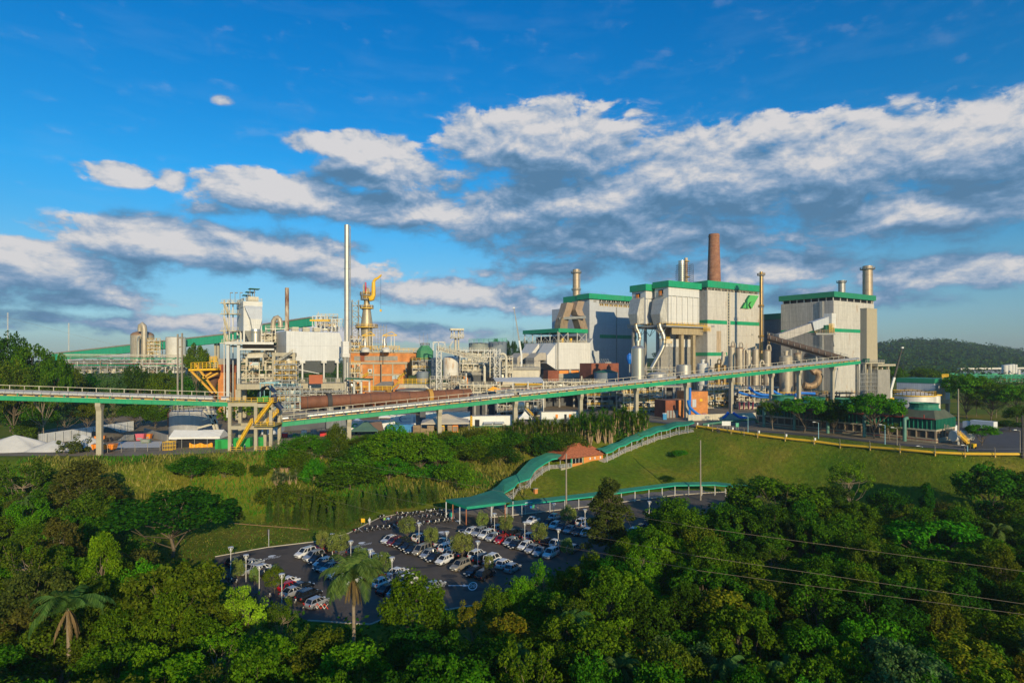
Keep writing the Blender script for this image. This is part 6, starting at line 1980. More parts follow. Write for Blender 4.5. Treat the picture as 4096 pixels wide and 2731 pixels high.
for k in range(3):
 b.bar((q.x-r*.3+k*1.2,q.y+r*.3,Zp(1640,158)),(q.x+r*.8,q.y+r*(.3+.2*k),Zp(1640,158)),.5,.3)
b.build('bridge',GREYST,t)
b=MB();b.tube([(q.x-r*.84,q.y+r*.4,Zp(1710,158)),(q.x-r*.84,q.y+r*.4,Zp(1655,158)),(q.x-r*.6,q.y+r*.2,Zp(1642,158))],.2,6);b.build('overflow_pipe',RUST,t,smooth=True)
t=T('chute_house','shadowed machine steelwork right of the grey round tank','machine',P(840,1715,158))
for(x0,y0,x1,y1)in((815,1640,870,1690),(830,1622,860,1720),(812,1680,866,1655),(790,1712,868,1690),(850,1640,872,1720)):
 MB().bar(P(x0,y0,158),P(x1,y1,158),.6).build('chute',CREAMST,t)
 # corrugated fence of the lime yard
t=T('sheet_fence','long pale corrugated fence along the lime yard at the left','fence',P(340,1730,168))
pts=[(155,1766,152),(160,1766,152),(535,1716,178)]
for(xa,ya,da),(xb,yb,db)in((pts[0],pts[2]),):
 a,c=P(xa,ya,da),P(xb,yb,db)
 a.z,c.z=ground_z(a.x,a.y),ground_z(c.x,c.y)
 MB().bar(a+Vector((0,0,1.7)),c+Vector((0,0,1.7)),.15,3.6).build('sheeting',mat('pale corrugated',(.62,.62,.60),.6,streak=.12,stripes=.45,stripe_w=.9),t)
 b=MB()
 for i in range(14):
  q=a.lerp(c,i/13)+Vector((.1,-.25,0))
  b.bar(q,q+Vector((0,0,3.3)),.14)
 b.build('post',GREYST,t)
def heap(name,label,xs,ys,w,dp,h,m,seed):
 p=gl(xs,ys)
 r_=random.Random(seed)
 b=MB()
 n,k=26,9
 rg=[]
 ph=[r_.uniform(0,6.28)for _ in range(4)]
 for j in range(k):
  f=j/(k-1)
  rg.append([(p.x+w*(1-f)*math.cos(a)*(1+.16*math.sin(3*a+ph[0])+.08*math.sin(7*a+ph[1])),p.y+dp*(1-f)*math.sin(a)*(1+.14*math.sin(2*a+ph[2])),p.z-.2+h*(f**.8)*(1+.18*math.sin(2*a+ph[3])*(1-f)))for a in[2*math.pi*i/n for i in range(n)]])
 b.rings(rg)
 return b.build(name,m,None,label,'heap',smooth=True)
heap('lime_heap','large white lime heap behind the left pillar',330,1790,6.5,5,4.2,LIME,1)
heap('lime_heap','white lime heap half hidden by trees at the left edge',60,1800,11,6,4.6,LIME,2)
heap('lime_heap','long low white lime heap along the pale fence',215,1800,9,5,3.0,LIME,3)
heap('sludge_heap','dark grey sludge heap right of the left pillar',425,1745,5.0,4,3.4,MUD,4)
def patch(name,pts,m,kind,lift=.09,label=None,cat=None):
 b=MB()
 q=[]
 for i in range(len(pts)):
  p,p2=gl(*pts[i]),gl(*pts[(i+1)%len(pts)])
  for k in range(6):
   w=p.lerp(p2,k/6)
   q.append(Vector((w.x,w.y,ground_z(w.x,w.y)+lift)))
 c=sum(q,Vector())/len(q)
 c.z=ground_z(c.x,c.y)+lift
 for i in range(len(q)):
  b.poly([c,q[i],q[(i+1)%len(q)]][::-1])
 return b.build(name,m,kind=kind,label=label,cat=cat)
patch('yard_slab',[(390,1795),(640,1790),(650,1765),(480,1768)],LIME,'structure')
patch('pond',[(440,1762),(560,1762),(540,1738),(470,1742)],mat('pond water',(.02,.025,.03),.06,spec=.8),'structure',.12)
a,c=gl(578,1738),gl(670,1768)
simple('block_wall','low grey concrete wall running across the lime yard','wall',GREYCONC,lambda b:b.bar(a+Vector((0,0,1.0)),c+Vector((0,0,1.0)),.4,2.4))
def skip(label,xs,ys,m,w=2.4,h=1.5):
 p=gl(xs,ys)
 t=T('skip_bin',label,'skip',p,'skips in the lime yard')
 fr=Fr(p.x,p.y,R(8))
 MB().rings([[fr.p(u*w/2*.8,v*.7,p.z+.1)for u,v in((-1,-1),(1,-1),(1,1),(-1,1))],[fr.p(u*w/2,v*.9,p.z+h)for u,v in((-1,-1),(1,-1),(1,1),(-1,1))]]).build('body',m,t)
 MB().lbox(fr,-w/2-.06,w/2+.06,-.96,-.88,p.z+h-.15,p.z+h+.05).build('rim',m,t)
 MB().lbox(fr,-w*.3,w*.3,-.86,-.80,p.z+.5,p.z+1.0).build('panel',GREYST,t)
skip('pinkish red skip bin left of the two stacked skips',563,1762,PINK,2.6,2.2)
skip('orange skip behind the grey green skip',588,1758,ORANGE,2.8,1.8)
skip('grey green skip in front of the orange skip',585,1772,mat('grey green',(.22,.27,.20),.6),2.8,1.2)
for lb,xs,ys,yaw,big in(('orange dumper truck body parked right of the left pillar',420,1808,R(5),1),('orange wheel loader with cab behind the left pillar',404,1768,R(20),0)):
 p=gl(xs,ys)
 t=T('work_vehicle',lb,'construction vehicle',p)
 fr=Fr(p.x,p.y,yaw)
 if big:
  MB().rings([[fr.p(u,v,p.z+.8)for u,v in((-2.8,-1.1),(2.6,-1.1),(2.6,1.1),(-2.8,1.1))],[fr.p(u,v,p.z+2.3)for u,v in((-3.1,-1.25),(3.0,-1.25),(3.0,1.25),(-3.1,1.25))]]).build('tipper_body',ORANGE,t)
  for i in range(5):
   MB().lbox(fr,-2.4+i*1.1,-2.25+i*1.1,-1.35,-1.2,p.z+.9,p.z+2.2).build('rib',mat('dark orange',(.5,.16,.01),.5),t)
 else:
  MB().lbox(fr,-1.6,1.2,-1,1,p.z+.9,p.z+2.0).build('body',ORANGE,t)
  MB().lbox(fr,-2.4,-1.0,-.8,.8,p.z+2.0,p.z+3.3).build('cab',GLASS,t)
  MB().rings([[fr.p(2.4,-1.3,p.z+.2),fr.p(3.2,-1.3,p.z+.2),fr.p(2.6,-1.3,p.z+1.4)],[fr.p(2.4,1.3,p.z+.2),fr.p(3.2,1.3,p.z+.2),fr.p(2.6,1.3,p.z+1.4)]]).build('bucket',DKST,t)
 for u in(-1.8,1.5):
  for v in(-1.2,1.0):
   MB().tube([fr.p(u,v,p.z+.6),fr.p(u,v+.35,p.z+.6)],.62,14).build('wheel',TYRE,t)
def fence_line(name,label,pts,h,m,step,wire=True,bent=True,mesh=3):
 t=T(name,label,'fence',pts[0])
 b=MB()
 k=0
 for a,c in zip(pts[:-1],pts[1:]):
  n=max(1,int((c-a).length/step))
  for i in range(n):
   q=a.lerp(c,i/n)
   q.z=ground_z(q.x,q.y)
   e=MB().tube([q,q+Vector((0,0,h)),q+Vector((-.25,-.15,h+.45))]if bent else[q,q+Vector((0,0,h))],.075,6)
   e.build('post',m,t)
   q2=a.lerp(c,(i+1)/n);q2.z=ground_z(q2.x,q2.y)
   for j in range(mesh):
    zz=Vector((0,0,h*(j+1)/mesh))
    b.bar(q+zz,q2+zz,.022)
 if wire:b.build('wire',GREYST,t)
 return t
fence_line('wire_fence','thin wire fence on concrete posts in front of the lime yard',[gl(430,1812),gl(540,1808),gl(640,1804),gl(700,1802)],2.2,POLEC,3.2)
# -- RIGHT HALF GROUND LEVEL
process_frame('shadowed pipe structure with yellow platform under the conveyor, right of the white cabin',2350,2520,1545,1655,226,9,3,6,GREYST,71,YEL,R(10),1.0)
process_frame('pipe structure with shiny vessels below the conveyor left of the orange brick hut',2495,2650,1540,1668,212,8,4,6,CREAMST,73,YEL,R(12),1.4)
process_frame('dense rack of pipes and pumps below the evaporator columns',2832,2960,1540,1655,232,9,4,6,CREAMST,75,YEL,R(12),1.6)
process_frame('pipe rack with red panels right of the conveyor pillars under the evaporators',2955,3060,1555,1650,226,8,4,5,CREAMST,77,CREAMST,R(12),1.5)
process_frame('brown steelwork behind the leafy trees at the foot of the sooty house',3060,3440,1575,1660,244,9,3,9,BROWNST,79,YEL,R(14),1.0)
process_frame('dim steel floors under the conveyor between the cabins',1990,2170,1560,1680,196,8,3,5,GREYST,81,CREAMST,R(10),1.0)
process_frame('railed pipe bridge right of the shelter roof behind the conveyor',2150,2420,1524,1580,226,7,2,8,CREAMST,83,CREAMST,R(12),1.2)
process_frame('machinery frame behind the conveyor between steel tank and pale tanks',2578,2700,1475,1560,246,8,3,4,GREYST,85,CREAMST,R(14),1.2)
process_frame('rooftop pipework around the feet of the evaporator columns',2830,3110,1470,1560,266,8,3,8,BROWNST,87,CREAMST,R(16),1.3)
# low cream buildings mid left
for lb,x0,x1,yt_,d_,m_ in(('low cream concrete building behind the grey shelter roof',1942,2158,1480,236,mat('cream wall',(.62,.56,.44),.8,var=.12,streak=.15)),('dark open bay with brick pier right of the rust streaked tank',1858,1942,1500,232,SHADE)):
 fr=corner(x0,d_,R(8))
 t=T('low_building',lb,'building',fr.p(0,0,BASE))
 u1=fr.u_at(x1)
 MB().lbox(fr,0,u1,0,14,BASE,Zp(yt_,d_)).build('wall',m_,t)
 MB().lbox(fr,-.4,u1+.4,-.5,14,Zp(yt_,d_),Zp(yt_,d_)+1.4).build('roof_slab',GREYCONC,t)
 MB().rail([fr.p(0,-.3,Zp(yt_,d_)+1.4),fr.p(u1,-.3,Zp(yt_,d_)+1.4)],1.3,.07,1.8,3).build('roof_rail',CREAMST,t)
 if m_ is SHADE:
  MB().lbox(fr,-.5,1.6,-.6,1.4,BASE,Zp(yt_,d_)).build('brick_pier',BRICK,t)
 else:
  MB().lbox(fr,1,8,-.3,0,Zp(1548,d_),Zp(1500,d_)).build('louvre_panel',mat('louvre orange',(.66,.36,.20),.8,stripes=0),t)
d_=214
fr=corner(1980,d_,R(12))
u1=fr.u_at(2174)
t=T('pipe_shelter','open shelter with grey pitched sheet roof and yellow sheet below','shelter',fr.p(0,0,BASE))
zr,ze=Zp(1511,d_),Zp(1525,d_)
MB().rings([[fr.p(0,-2,ze),fr.p(0,5,zr),fr.p(0,12,ze),fr.p(0,5,zr-.5)],[fr.p(u1,-2,ze-.8),fr.p(u1,5,zr),fr.p(u1,12,ze),fr.p(u1,5,zr-.5)]]).build('roof',GREYCL,t)
MB().lbox(fr,u1*.4,u1*.98,-1,5,ze-1.6,ze-1.2).build('yellow_sheet',YEL,t)
for f in(0.02,.35,.66,.98):
 MB().bar(fr.p(u1*f,-1.6,BASE),fr.p(u1*f,-1.6,ze),.45).build('post',WHITEST,t)
for i in range(5):
 MB().tube([fr.p(-2,1+i*1.2,ze-2.2-.5*(i%3)),fr.p(u1,1+i*1.2,ze-2.2-.5*(i%3))],.3,8).build('pipe',[CREAMST,BROWNST,PINK,GREYST,CREAMST][i],t,smooth=True)
t=T('orange_tarpaulin','orange sheets lying on pipes right of the second kiln','tarpaulin',P(1970,1560,205))
MB().prism([P(1950,1560,205),P(1972,1545,205),P(2000,1555,205),P(2020,1562,205),P(1985,1566,205)],(0,1,-.3)).build('sheet',mat('orange sheet',(.90,.38,.02)),t)
for lb,x0,x1,yt_,d_ in(('ground floor of the mill with painted shade behind the white cabin and pillars',2165,2500,1536,240),('plant bay with painted shade behind the vessels left of the orange brick hut',2505,2700,1548,228),('plant bay with painted shade behind the pipe racks right of the orange brick hut',2840,3080,1552,252),('bay with painted shade behind the dim steel floors',1890,2150,1585,204)):
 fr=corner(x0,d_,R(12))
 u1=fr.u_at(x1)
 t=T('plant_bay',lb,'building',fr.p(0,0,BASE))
 MB().lbox(fr,0,u1,0,8,BASE-1,Zp(yt_,d_)).build('shade_wall',SHADE,t)  # added dark block, paints in the shade under the mill
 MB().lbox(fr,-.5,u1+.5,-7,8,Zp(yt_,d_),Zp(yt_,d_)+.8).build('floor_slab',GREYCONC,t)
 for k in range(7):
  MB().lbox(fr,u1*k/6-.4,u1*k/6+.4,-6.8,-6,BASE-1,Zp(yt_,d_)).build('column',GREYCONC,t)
  # small white control cabin with yellow stair
d_=182
p=P(2070,HY,d_)
t=T('control_cabin','white box cabin on stilts with a yellow stair beside a conveyor pillar','cabin',(p.x,p.y,BASE))
fr=Fr(p.x,p.y,R(6))
zc0,zc1=Zp(1634,d_),Zp(1611,d_)
MB().lbox(fr,0,2.6,0,2.4,zc0,zc1).build('body',CONTW,t)
for u in(.1,2.5):
 MB().bar(fr.p(u,.1,BASE),fr.p(u,.1,zc0),.2).build('stilt',GREYST,t)
MB().rail([fr.p(-1.5,-.4,zc0),fr.p(2.6,-.4,zc0)],1.2,.06,1).build('platform_rail',YEL,t)
stairs(t,fr.p(2.8,-.3,zc0),fr.p(7.2,-.3,BASE+.4),1.0,16,YEL,GREYST)
# orange brick hut with blue chute
d_=196
fr=corner(2716,d_,R(20))
t=T('brick_hut','orange brick hut of two heights with a tall blue pipe beside it','building',fr.p(0,0,BASE))
u1,v1=fr.u_at(2829),12
MB().lbox(fr,0,u1*.40,0,8,BASE-.5,Zp(1600,d_)).build('wall',BRICK,t)
MB().lbox(fr,u1*.40,u1,-.4,9,BASE-.5,Zp(1567,d_)).build('tall_wall',BRICK,t)
MB().lbox(fr,fr.u_at(2664)*1.0,-.02,.3,8,BASE-.5,Zp(1600,d_)).build('side_wall',REDBR,t)
b=MB();b.lbox(fr,u1*.70,u1*.80,-.5,-.4,Zp(1607,d_),Zp(1597,d_));b.build('yellow_sign',YEL,t)
MB().lbox(fr,u1*.44,u1*.58,-.5,-.4,Zp(1630,d_),Zp(1598,d_)).build('sheet_patch',GREYCL,t)
for i in range(4):
 MB().lbox(fr,fr.u_at(2668+i*12),fr.u_at(2677+i*12),.1,.3,BASE,Zp(1640,d_)).build('door',GREYST,t)
q=P(2759,1668,d_-4)
simple('blue_pipe','bright blue upright ventilation pipe on the orange brick hut','pipe',BLUE,lambda b:b.tube([P(2756,1660,d_-3),P(2759,1600,d_-3),P(2759,1550,d_-3)],.62,10),True)
def hose(label,pts,d_,r):
 return simple('blue_hose',label,'hose',BLUE,lambda b:b.tube([P(x,y,d_+(dz[0]if dz else 0))for x,y,*dz in smooth(pts)],r,8),True,'duct')
def smooth(pts,k=5):
 out=[]
 n=len(pts)
 for i in range(n-1):
  p0,p1,p2,p3=pts[max(0,i-1)],pts[i],pts[i+1],pts[min(n-1,i+2)]
  for j in range(k):
   t_=j/k
   out.append(tuple(.5*(2*b+(c-a)*t_+(2*a-5*b+4*c-d)*t_**2+(3*b-a-3*c+d)*t_**3)for a,b,c,d in zip(p0,p1,p2,p3)))
 out.append(tuple(pts[-1]))
 return out
hose('long sagging blue hose from the brick hut to a conveyor pillar',[(2752,1600),(2758,1625),(2780,1648),(2805,1662),(2845,1663),(2885,1672),(2905,1660),(2914,1648)],189,.55)
hose('blue hose lying right of the second conveyor pillar',[(2932,1650),(2955,1666),(2990,1675),(3010,1682),(3035,1688)],187,.5)
hose('upper blue hose looping through the pipe rack',[(2995,1548),(3015,1566),(3045,1578),(3075,1580),(3095,1586)],215,.6)
hose('lower blue hose along the pipe rack behind the trees',[(2955,1568),(2985,1578),(3020,1584),(3060,1588),(3110,1588),(3150,1580),(3185,1584)],216,.55)
hose('blue hose draped over the rack right of the widest evaporator',[(3090,1562),(3115,1576),(3145,1586),(3175,1582),(3200,1572),(3260,1574)],214,.6)
q=P(2658,1670,190)
t=T('portable_toilet','bright blue portable toilet left of the orange brick hut','toilet',(q.x,q.y,ground_z(q.x,q.y)))
g=ground_z(q.x,q.y)
MB().box((q.x,q.y,g+1.15),(1.25,1.25,2.3)).build('body',mat('toilet blue',(.03,.33,.62),.5),t)
MB().lathe(q.x,q.y,[(.9,g+2.3),(.75,g+2.5),(.1,g+2.6)],4).build('roof',CONTW,t)
MB().box((q.x,q.y-.64,g+1.05),(.85,.04,1.9)).build('door',mat('toilet door',(.02,.24,.50),.5),t)
clutter_row(('red box','in front of the pipe racks and pillars','red boxes by the racks'),4,2795,2850,192,8,[('red_box',RED,'box'),('red_box',PINK,'box')])
for i,(xs,ys)in enumerate(((2958,1638),(2974,1638),(2995,1636),(3010,1636))):
 p=P(xs,ys,196)
 t=T('leaning_sheet','faded red sheet, %s of four leaning at the pipe rack foot'%ORD[i],'panel',p,'red panels')
 MB().bar(p,p+Vector((.3*(i%2),.2,3.0)),1.4,.1).build('sheet',PINK,t)
a,c=P(2752,1672,186),P(3030,1652,190)
simple('low_wall','long pale concrete wall under the blue hoses','wall',mat('pale wall',(.60,.54,.40),.8,streak=.2),lambda b:b.bar((a.x,a.y,BASE+1.1),(c.x,c.y+2,BASE+1.3),.5,2.4))
t=T('ground_pipe','thick dark green pipe lying along the road behind the white sign','pipe',P(2880,1705,172))
MB().tube([P(x,y,174)for x,y in smooth([(2810,1698),(2860,1692),(2910,1686),(2960,1681),(3015,1676),(3030,1690)])],.5,10).build('pipe',mat('pipe green',(.04,.16,.10),.5),t,smooth=True)
def signboard(label,xs,ys,d_,w,h,m,posts,hb,txt=None):
 p=P(xs,ys,d_)
 g=ground_z(p.x,p.y)
 t=T('sign_board',label,'sign',(p.x,p.y,g))
 MB().box((p.x,p.y,p.z),(w,.12,h)).build('panel',m,t)
 for u in posts:
  MB().bar((p.x+u*w,p.y+.12,g),(p.x+u*w,p.y+.12,p.z+h*.3),.12).build('post',GREYST,t)
 return t,p
t,p=signboard('plain white notice board on posts beside the plateau road',2905,1693,163,2.9,1.45,CONTW,(-.35,.1,.42),1)
for k in range(4):
 MB().box((p.x,p.y-.07,p.z+.45-.3*k),(2.4,.02,.05)).build('print_line',GREYCL,t)
t,p=signboard('green sign with pale lettering right of the white notice board',2949,1699,163,1.05,1.35,GREEN,(-.3,.3),1)
for k in range(4):
 MB().box((p.x-.05,p.y-.07,p.z+.45-.3*k),(.8-.2*(k%2),.02,.10)).build('print_line',mat('print mint',(.35,.75,.55),.6),t)
 # yellow pipe rail along the plateau road
t=T('yellow_rail','long yellow pipe rail curving along the plateau edge','railing',P(2788,1712,152))
YP=[(2786,1708),(2850,1717),(2924,1728),(3030,1744),(3140,1758),(3256,1772),(3360,1785),(3480,1796),(3600,1806),(3740,1816),(3860,1822),(3980,1824),(4110,1825),(4250,1826)]
yp=[]
for x,yy in YP:
 p=hit(x,yy+3)
 yp.append(Vector((p.x,p.y,ground_z(p.x,p.y)+.62)))
MB().tube(yp,.36,10).build('rail_pipe',YEL,t,smooth=True)
MB().tube([q+Vector((0,.35,-.12))for q in yp],.26,8).build('rail_pipe',YEL,t,smooth=True)
for i,(a,c)in enumerate(zip(yp[:-1],yp[1:])):
 n=max(1,int((c-a).length/6))
 for k in range(n):
  q=a.lerp(c,k/n)
  MB().bar(q-Vector((0,0,.9)),q,.30).build('rail_post',YEL,t)
for i,xs in enumerate((2790,2833,2931,3036,3145,3260)):
 p=hit(xs,1712+(xs-2790)*.135-2)
 t=T('bollard_light','short yellow post with a white top on the plateau rail, %s from the left'%ORD[i],'bollard',p,'white topped posts along the rail')
 MB().bar(p,p+Vector((0,0,1.0)),.22).build('post',YEL,t)
 MB().bar(p+Vector((0,0,1.0)),p+Vector((0,0,1.7)),.42).build('cap',CONTW,t)
fl=[]
for x,yy in YP[1:]:
 p=hit(x,yy+10)
 fl.append(Vector((p.x,p.y,0)))
fence_line('wire_fence','wire fence with bent concrete posts below the yellow rail',fl,2.3,POLEC,4.2,bent=True)
# ---- long green cooling tower bank
d_=138
fr=Fr(P(3744,HY,d_).x,P(3744,HY,d_).y,R(33))
g=12*KS
uR=fr.u_at(3812)
vL=fr.v_at(3030)
cell=16.0
nc=max(5,int(vL/cell))
t=T('cooling_tower_bank','long bank of dark green cooling cells with louvred sides behind the road trees','cooling tower',fr.p(0,0,g))
zg0,z_l0,z_l1,z_r=g,Zp(1790,d_)+1.2,Zp(1748,d_),Zp(1708,d_)
# the bank runs left with its long side facing the road
dirv=(P(3030,1790,174)-P(3744,1806,d_));dirv.z=0
Lb=dirv.length
yaw_b=math.atan2(dirv.y,dirv.x)
fb=Fr(fr.x,fr.y,yaw_b)
W_=-14.0
def bb(name,u0,u1,v0,v1,z0,z1,m,par=None):
 return MB().lbox(fb,u0,u1,v0,v1,z0,z1).build(name,m,par or t)
bb('basin_wall',0,Lb,W_,0,zg0-.5,zg0+1.3,mat('basin concrete',(.40,.33,.22),.85,streak=.2))
bb('lower_louvre',.3,Lb-.3,W_+.3,-.3,zg0+1.3,zg0+3.3,mat('dark louvre timber',(.10,.075,.055),.9,var=.3))
b=MB()
n=int(Lb/2.4)
for i in range(n+1):
 b.lbox(fb,Lb*i/n-.15,Lb*i/n+.15,-.3,.05,zg0+1.3,zg0+3.3)
for i in range(7):
 b.lbox(fb,-.05,.3,W_*i/6-.15,W_*i/6+.15,zg0+1.3,zg0+3.3)
b.build('louvre_post',mat('post timber',(.30,.23,.15),.9),t)
bb('mid_beam',-.1,Lb,W_-.1,.1,zg0+3.3,zg0+3.8,CONC)
bb('casing',0,Lb,W_,0,zg0+3.8,zg0+6.6,mat('deep green sheeting',(.012,.085,.055),.7,var=.25,streak=.2))
b=MB()
n=int(Lb/1.1)
for i in range(n+1):
 if i%9==0:continue
 b.lbox(fb,Lb*i/n-.10,Lb*i/n+.10,0,.22,zg0+3.8,zg0+6.6)
for i in range(15):
 b.lbox(fb,-.22,0,W_*i/14-.1,W_*i/14+.1,zg0+3.8,zg0+6.6)
b.build('louvre_fin',mat('fin green',(.02,.22,.13),.5),t,kind='stuff')
cell=Lb/nc
for i in range(nc):
 u0,u1=i*cell,(i+1)*cell
 uc=(u0+u1)/2
 zz=zg0+6.6
 rg=[[fb.p(u,v,zz)for u,v in((u0,.5),(u1,.5),(u1,W_-.5),(u0,W_-.5))]]
 q=3.9
 rg.append([fb.p(u,v,zz+2.3)for u,v in((uc-q,W_/2+q),(uc+q,W_/2+q),(uc+q,W_/2-q),(uc-q,W_/2-q))])
 c_=MB().rings(rg[::-1]).build('cell_roof',mat('weathered green roof',(.085,.10,.065),.85,var=.25),t)
 ctr=fb.p(uc,W_/2,zz+2.2)
 MB().lathe(ctr.x,ctr.y,[(4.2,ctr.z),(3.6,ctr.z+.7),(3.6,ctr.z+1.5),(3.9,ctr.z+1.9),(3.5,ctr.z+1.9),(3.3,ctr.z+.8)],20).build('fan_stack',mat('fan stack green',(.03,.20,.12),.6),c_)
b=MB()
b.bar(fb.p(0,.7,zg0+6.8),fb.p(Lb,.7,zg0+6.8),.22)
for i in range(nc*2):
 q=fb.p(Lb*(i+.5)/(nc*2),.7,zg0+6.8)
 b.bar(q,q+Vector((0,0,1.1)),.2)
b.build('red_fire_pipe',mat('dull red',(.25,.025,.02),.6),t)
MB().bar(fb.p(-1,1.2,zg0+.9),fb.p(Lb,1.2,zg0+.9),.18).build('red_ground_pipe',mat('dull red',(.25,.025,.02),.6),t)
for i in range(nc):
 q=fb.p(cell*(i+.55)+1,2.4,zg0)
 MB().tube([q,q+Vector((0,0,5.8)),q+Vector((.2,.3,6.4)),fb.p(cell*(i+.55)+1,1.4,zg0+6.5),fb.p(cell*(i+.55)+1,.1,zg0+6.5)],.5,10).build('riser_pipe',mat('riser green',(.10,.24,.18),.5),t,smooth=True)
stairs(t,fb.p(-5,W_*.3,zg0),fb.p(-1,W_*.3,zg0+4.0),1.2,12,CONC,CONC)
# ---- white storage tank with yellow rim, and the banded building
d_=172
q=P(3657,HY,d_+14)
t=T('white_tank','big white storage tank with a yellow railed rim behind the cooling cells','tank',(q.x,q.y,g))
r=68/F*(d_+14)*KS
MB().lathe(q.x,q.y,[(r,g),(r,Zp(1590,d_)),(r*.6,Zp(1590,d_)+.8),(.1,Zp(1590,d_)+1.2)],40).build('shell',mat('white tank paint',(.72,.69,.62),.45,.15,var=.05,streak=.08),t,smooth=True)
MB().lathe(q.x,q.y,[(r+.1,Zp(1595,d_)),(r+.5,Zp(1594,d_)),(r+.5,Zp(1590,d_)),(r+.1,Zp(1590,d_))],40).build('yellow_rim',YEL,t,smooth=True)
ring=[(q.x+(r+.4)*math.cos(2*math.pi*i/30),q.y+(r+.4)*math.sin(2*math.pi*i/30),Zp(1590,d_))for i in range(31)]
MB().rail(ring,1.4,.07,2.4).build('rim_rail',YEL,t)
ring=[(q.x+(r+.9)*math.cos(2*math.pi*i/30),q.y+(r+.9)*math.sin(2*math.pi*i/30),Zp(1660,d_))for i in range(31)]
MB().rail(ring,1.6,.08,2.4).build('lower_rail',BROWNFL,t)
q2=P(3738,HY,190)
t=T('white_tank','narrower white tank partly hidden behind the big white tank','tank',(q2.x,q2.y,g))
MB().lathe(q2.x,q2.y,[(1.9,g),(1.9,Zp(1588,180))],24).build('shell',mat('white tank paint',(.72,.69,.62)),t,smooth=True)
MB().lathe(q2.x,q2.y,[(2.4,Zp(1589,180)),(2.4,Zp(1585,180)),(.1,Zp(1583,180))],24).build('yellow_rim',YEL,t)
d_=196
fr=corner(3738,d_)
t=T('silo_building','white building with green top band on concrete legs behind the white tank','building',fr.p(0,0,g))
u1,v1=fr.u_at(3800),fr.v_at(3587)
zA,zB,zC=Zp(1602,d_),Zp(1533,d_),Zp(1515,d_)
MB().lbox(fr,0,u1,0,v1,zA,zB).build('wall',GREYCL,t)
MB().lbox(fr,-.2,u1+.2,-.2,v1,zB,zC).build('green_band',mat('aged green paint',(.02,.24,.115)),t)
MB().lbox(fr,-.1,u1+.1,-.1,8,zA-1.6,zA).build('leg_beam',CONC,t)
for u in(.6,u1-.6):
 for v in(.6,7):
  MB().lbox(fr,u-.6,u+.6,v-.6,v+.6,g-.5,zA-1.6).build('leg',CONC,t)
b=MB();b.ladder(fr.p(u1*.5,-.5,zA),fr.p(u1*.5,-.5,zC+1),.9,.06,.9);b.rail([fr.p(u1*.35,-.7,zA+9),fr.p(u1*.75,-.7,zA+9)],1.4,.1,1)
b.build('ladder_cage',YEL,t)
fr=corner(3560,192)
t=T('sheet_roof','low brown pitched sheet roof shed left of the white building','shed',P(3640,1590,190))
MB().rings([[P(3565,1568,196),P(3622,1551,200),P(3640,1568,190)],[P(3700,1556,206),P(3730,1553,208),P(3735,1570,200)]]).build('roof',AMIANT,t)
MB().rings([[P(3640,1569,190),P(3735,1571,200),P(3735,1600,200),P(3640,1600,190)],[P(3645,1569,196),P(3740,1571,206),P(3740,1600,206),P(3645,1600,196)]]).build('wall',GREYCL,t)
# distant warehouse, tanks and rack at the right edge
d_=620
t=T('warehouse','long low blue warehouse far off at the right edge','building',P(3960,1500,d_))
BLW=mat('blue warehouse sheet',(.12,.17,.26),.6,var=.08)
MB().rings([[P(3838,1502,d_),P(3838,1476,d_),P(3838,1476,d_+40),P(3838,1502,d_+40)],[P(4240,1502,d_),P(4240,1472,d_),P(4240,1472,d_+40),P(4240,1502,d_+40)]]).build('wall',BLW,t)
MB().bar(P(3836,1475,d_-1),P(4240,1470,d_-1),6,2).build('roof_edge',GALV,t)
MB().bar(P(3780,1497,d_-30),P(3980,1497,d_-30),8,3).build('green_canopy',GREEN,t)
for i,(x0,x1,yt_)in enumerate(((4009,4030,1459),(4024,4046,1457),(4042,4058,1456),(4055,4068,1457),(4066,4080,1478))):
 vessel('far_silo','white silo in the far cluster at the right edge, %s from the left'%ORD[i],x0,x1,yt_,1502,540+i*6,WHITEST,.1,None,'far white silos',bands=1)
t=T('far_pipe_rack','green pipe rack standing in front of the far white silos','pipe rack',P(4000,1530,430))
b=MB()
for i in range(14):
 xs=3900+i*18
 b.bar(P(xs,1532,430),P(xs,1499,430),.45)
 b.bar(P(xs,1500,430),P(xs+18,1512,430),.3)
for yy in(1499,1506,1513,1522):
 b.bar(P(3890,yy,430),P(4180,yy,430),.6)
b.build('rack_steel',GREEN,t)
for yy,m_ in((1502,CREAMST),(1509,GREYST),(1517,PINK),(1527,CREAMST)):
 MB().bar(P(3880,yy,432),P(4180,yy,432),.7).build('pipe',m_,t)
 # access road on the right plateau
patch('road',[(3830,1805),(4090,1810),(4200,1700),(4080,1690),(3960,1725),(3870,1760)],ROADM,'structure',.10)
patch('road',[(3720,1695),(3830,1690),(3960,1725),(3900,1745)],ROADM,'structure',.09)
def lorry(label,xs,ys,L,yaw,m,h=3.4):
 p=hit(xs,ys)
 fr=Fr(p.x,p.y,yaw)
 z=ground_z(p.x,p.y)
 t=T('lorry',label,'lorry',p)
 MB().lbox(fr,0,L,0,2.5,z+1.0,z+h).build('cargo_box',m,t)
 MB().lbox(fr,L+.3,L+2.3,.1,2.4,z+.7,z+2.8).build('cab',CONTW,t)
 MB().lbox(fr,L+2.2,L+2.34,.3,2.2,z+1.8,z+2.6).build('windscreen',GLASS,t)
 MB().lbox(fr,.2,L+2.2,.6,1.9,z+.55,z+1.0).build('chassis',DKST,t)
 for u in(1.2,2.4,L+1.2):
  for v in(0,2.2):
   MB().tube([fr.p(u,v,z+.5),fr.p(u,v+.3,z+.5)],.5,12).build('wheel',TYRE,t)
 return t,fr,z
t,fr,z=lorry('white box lorry parked under the trees at the right edge',3990,1728,6.5,R(118),CONTW)
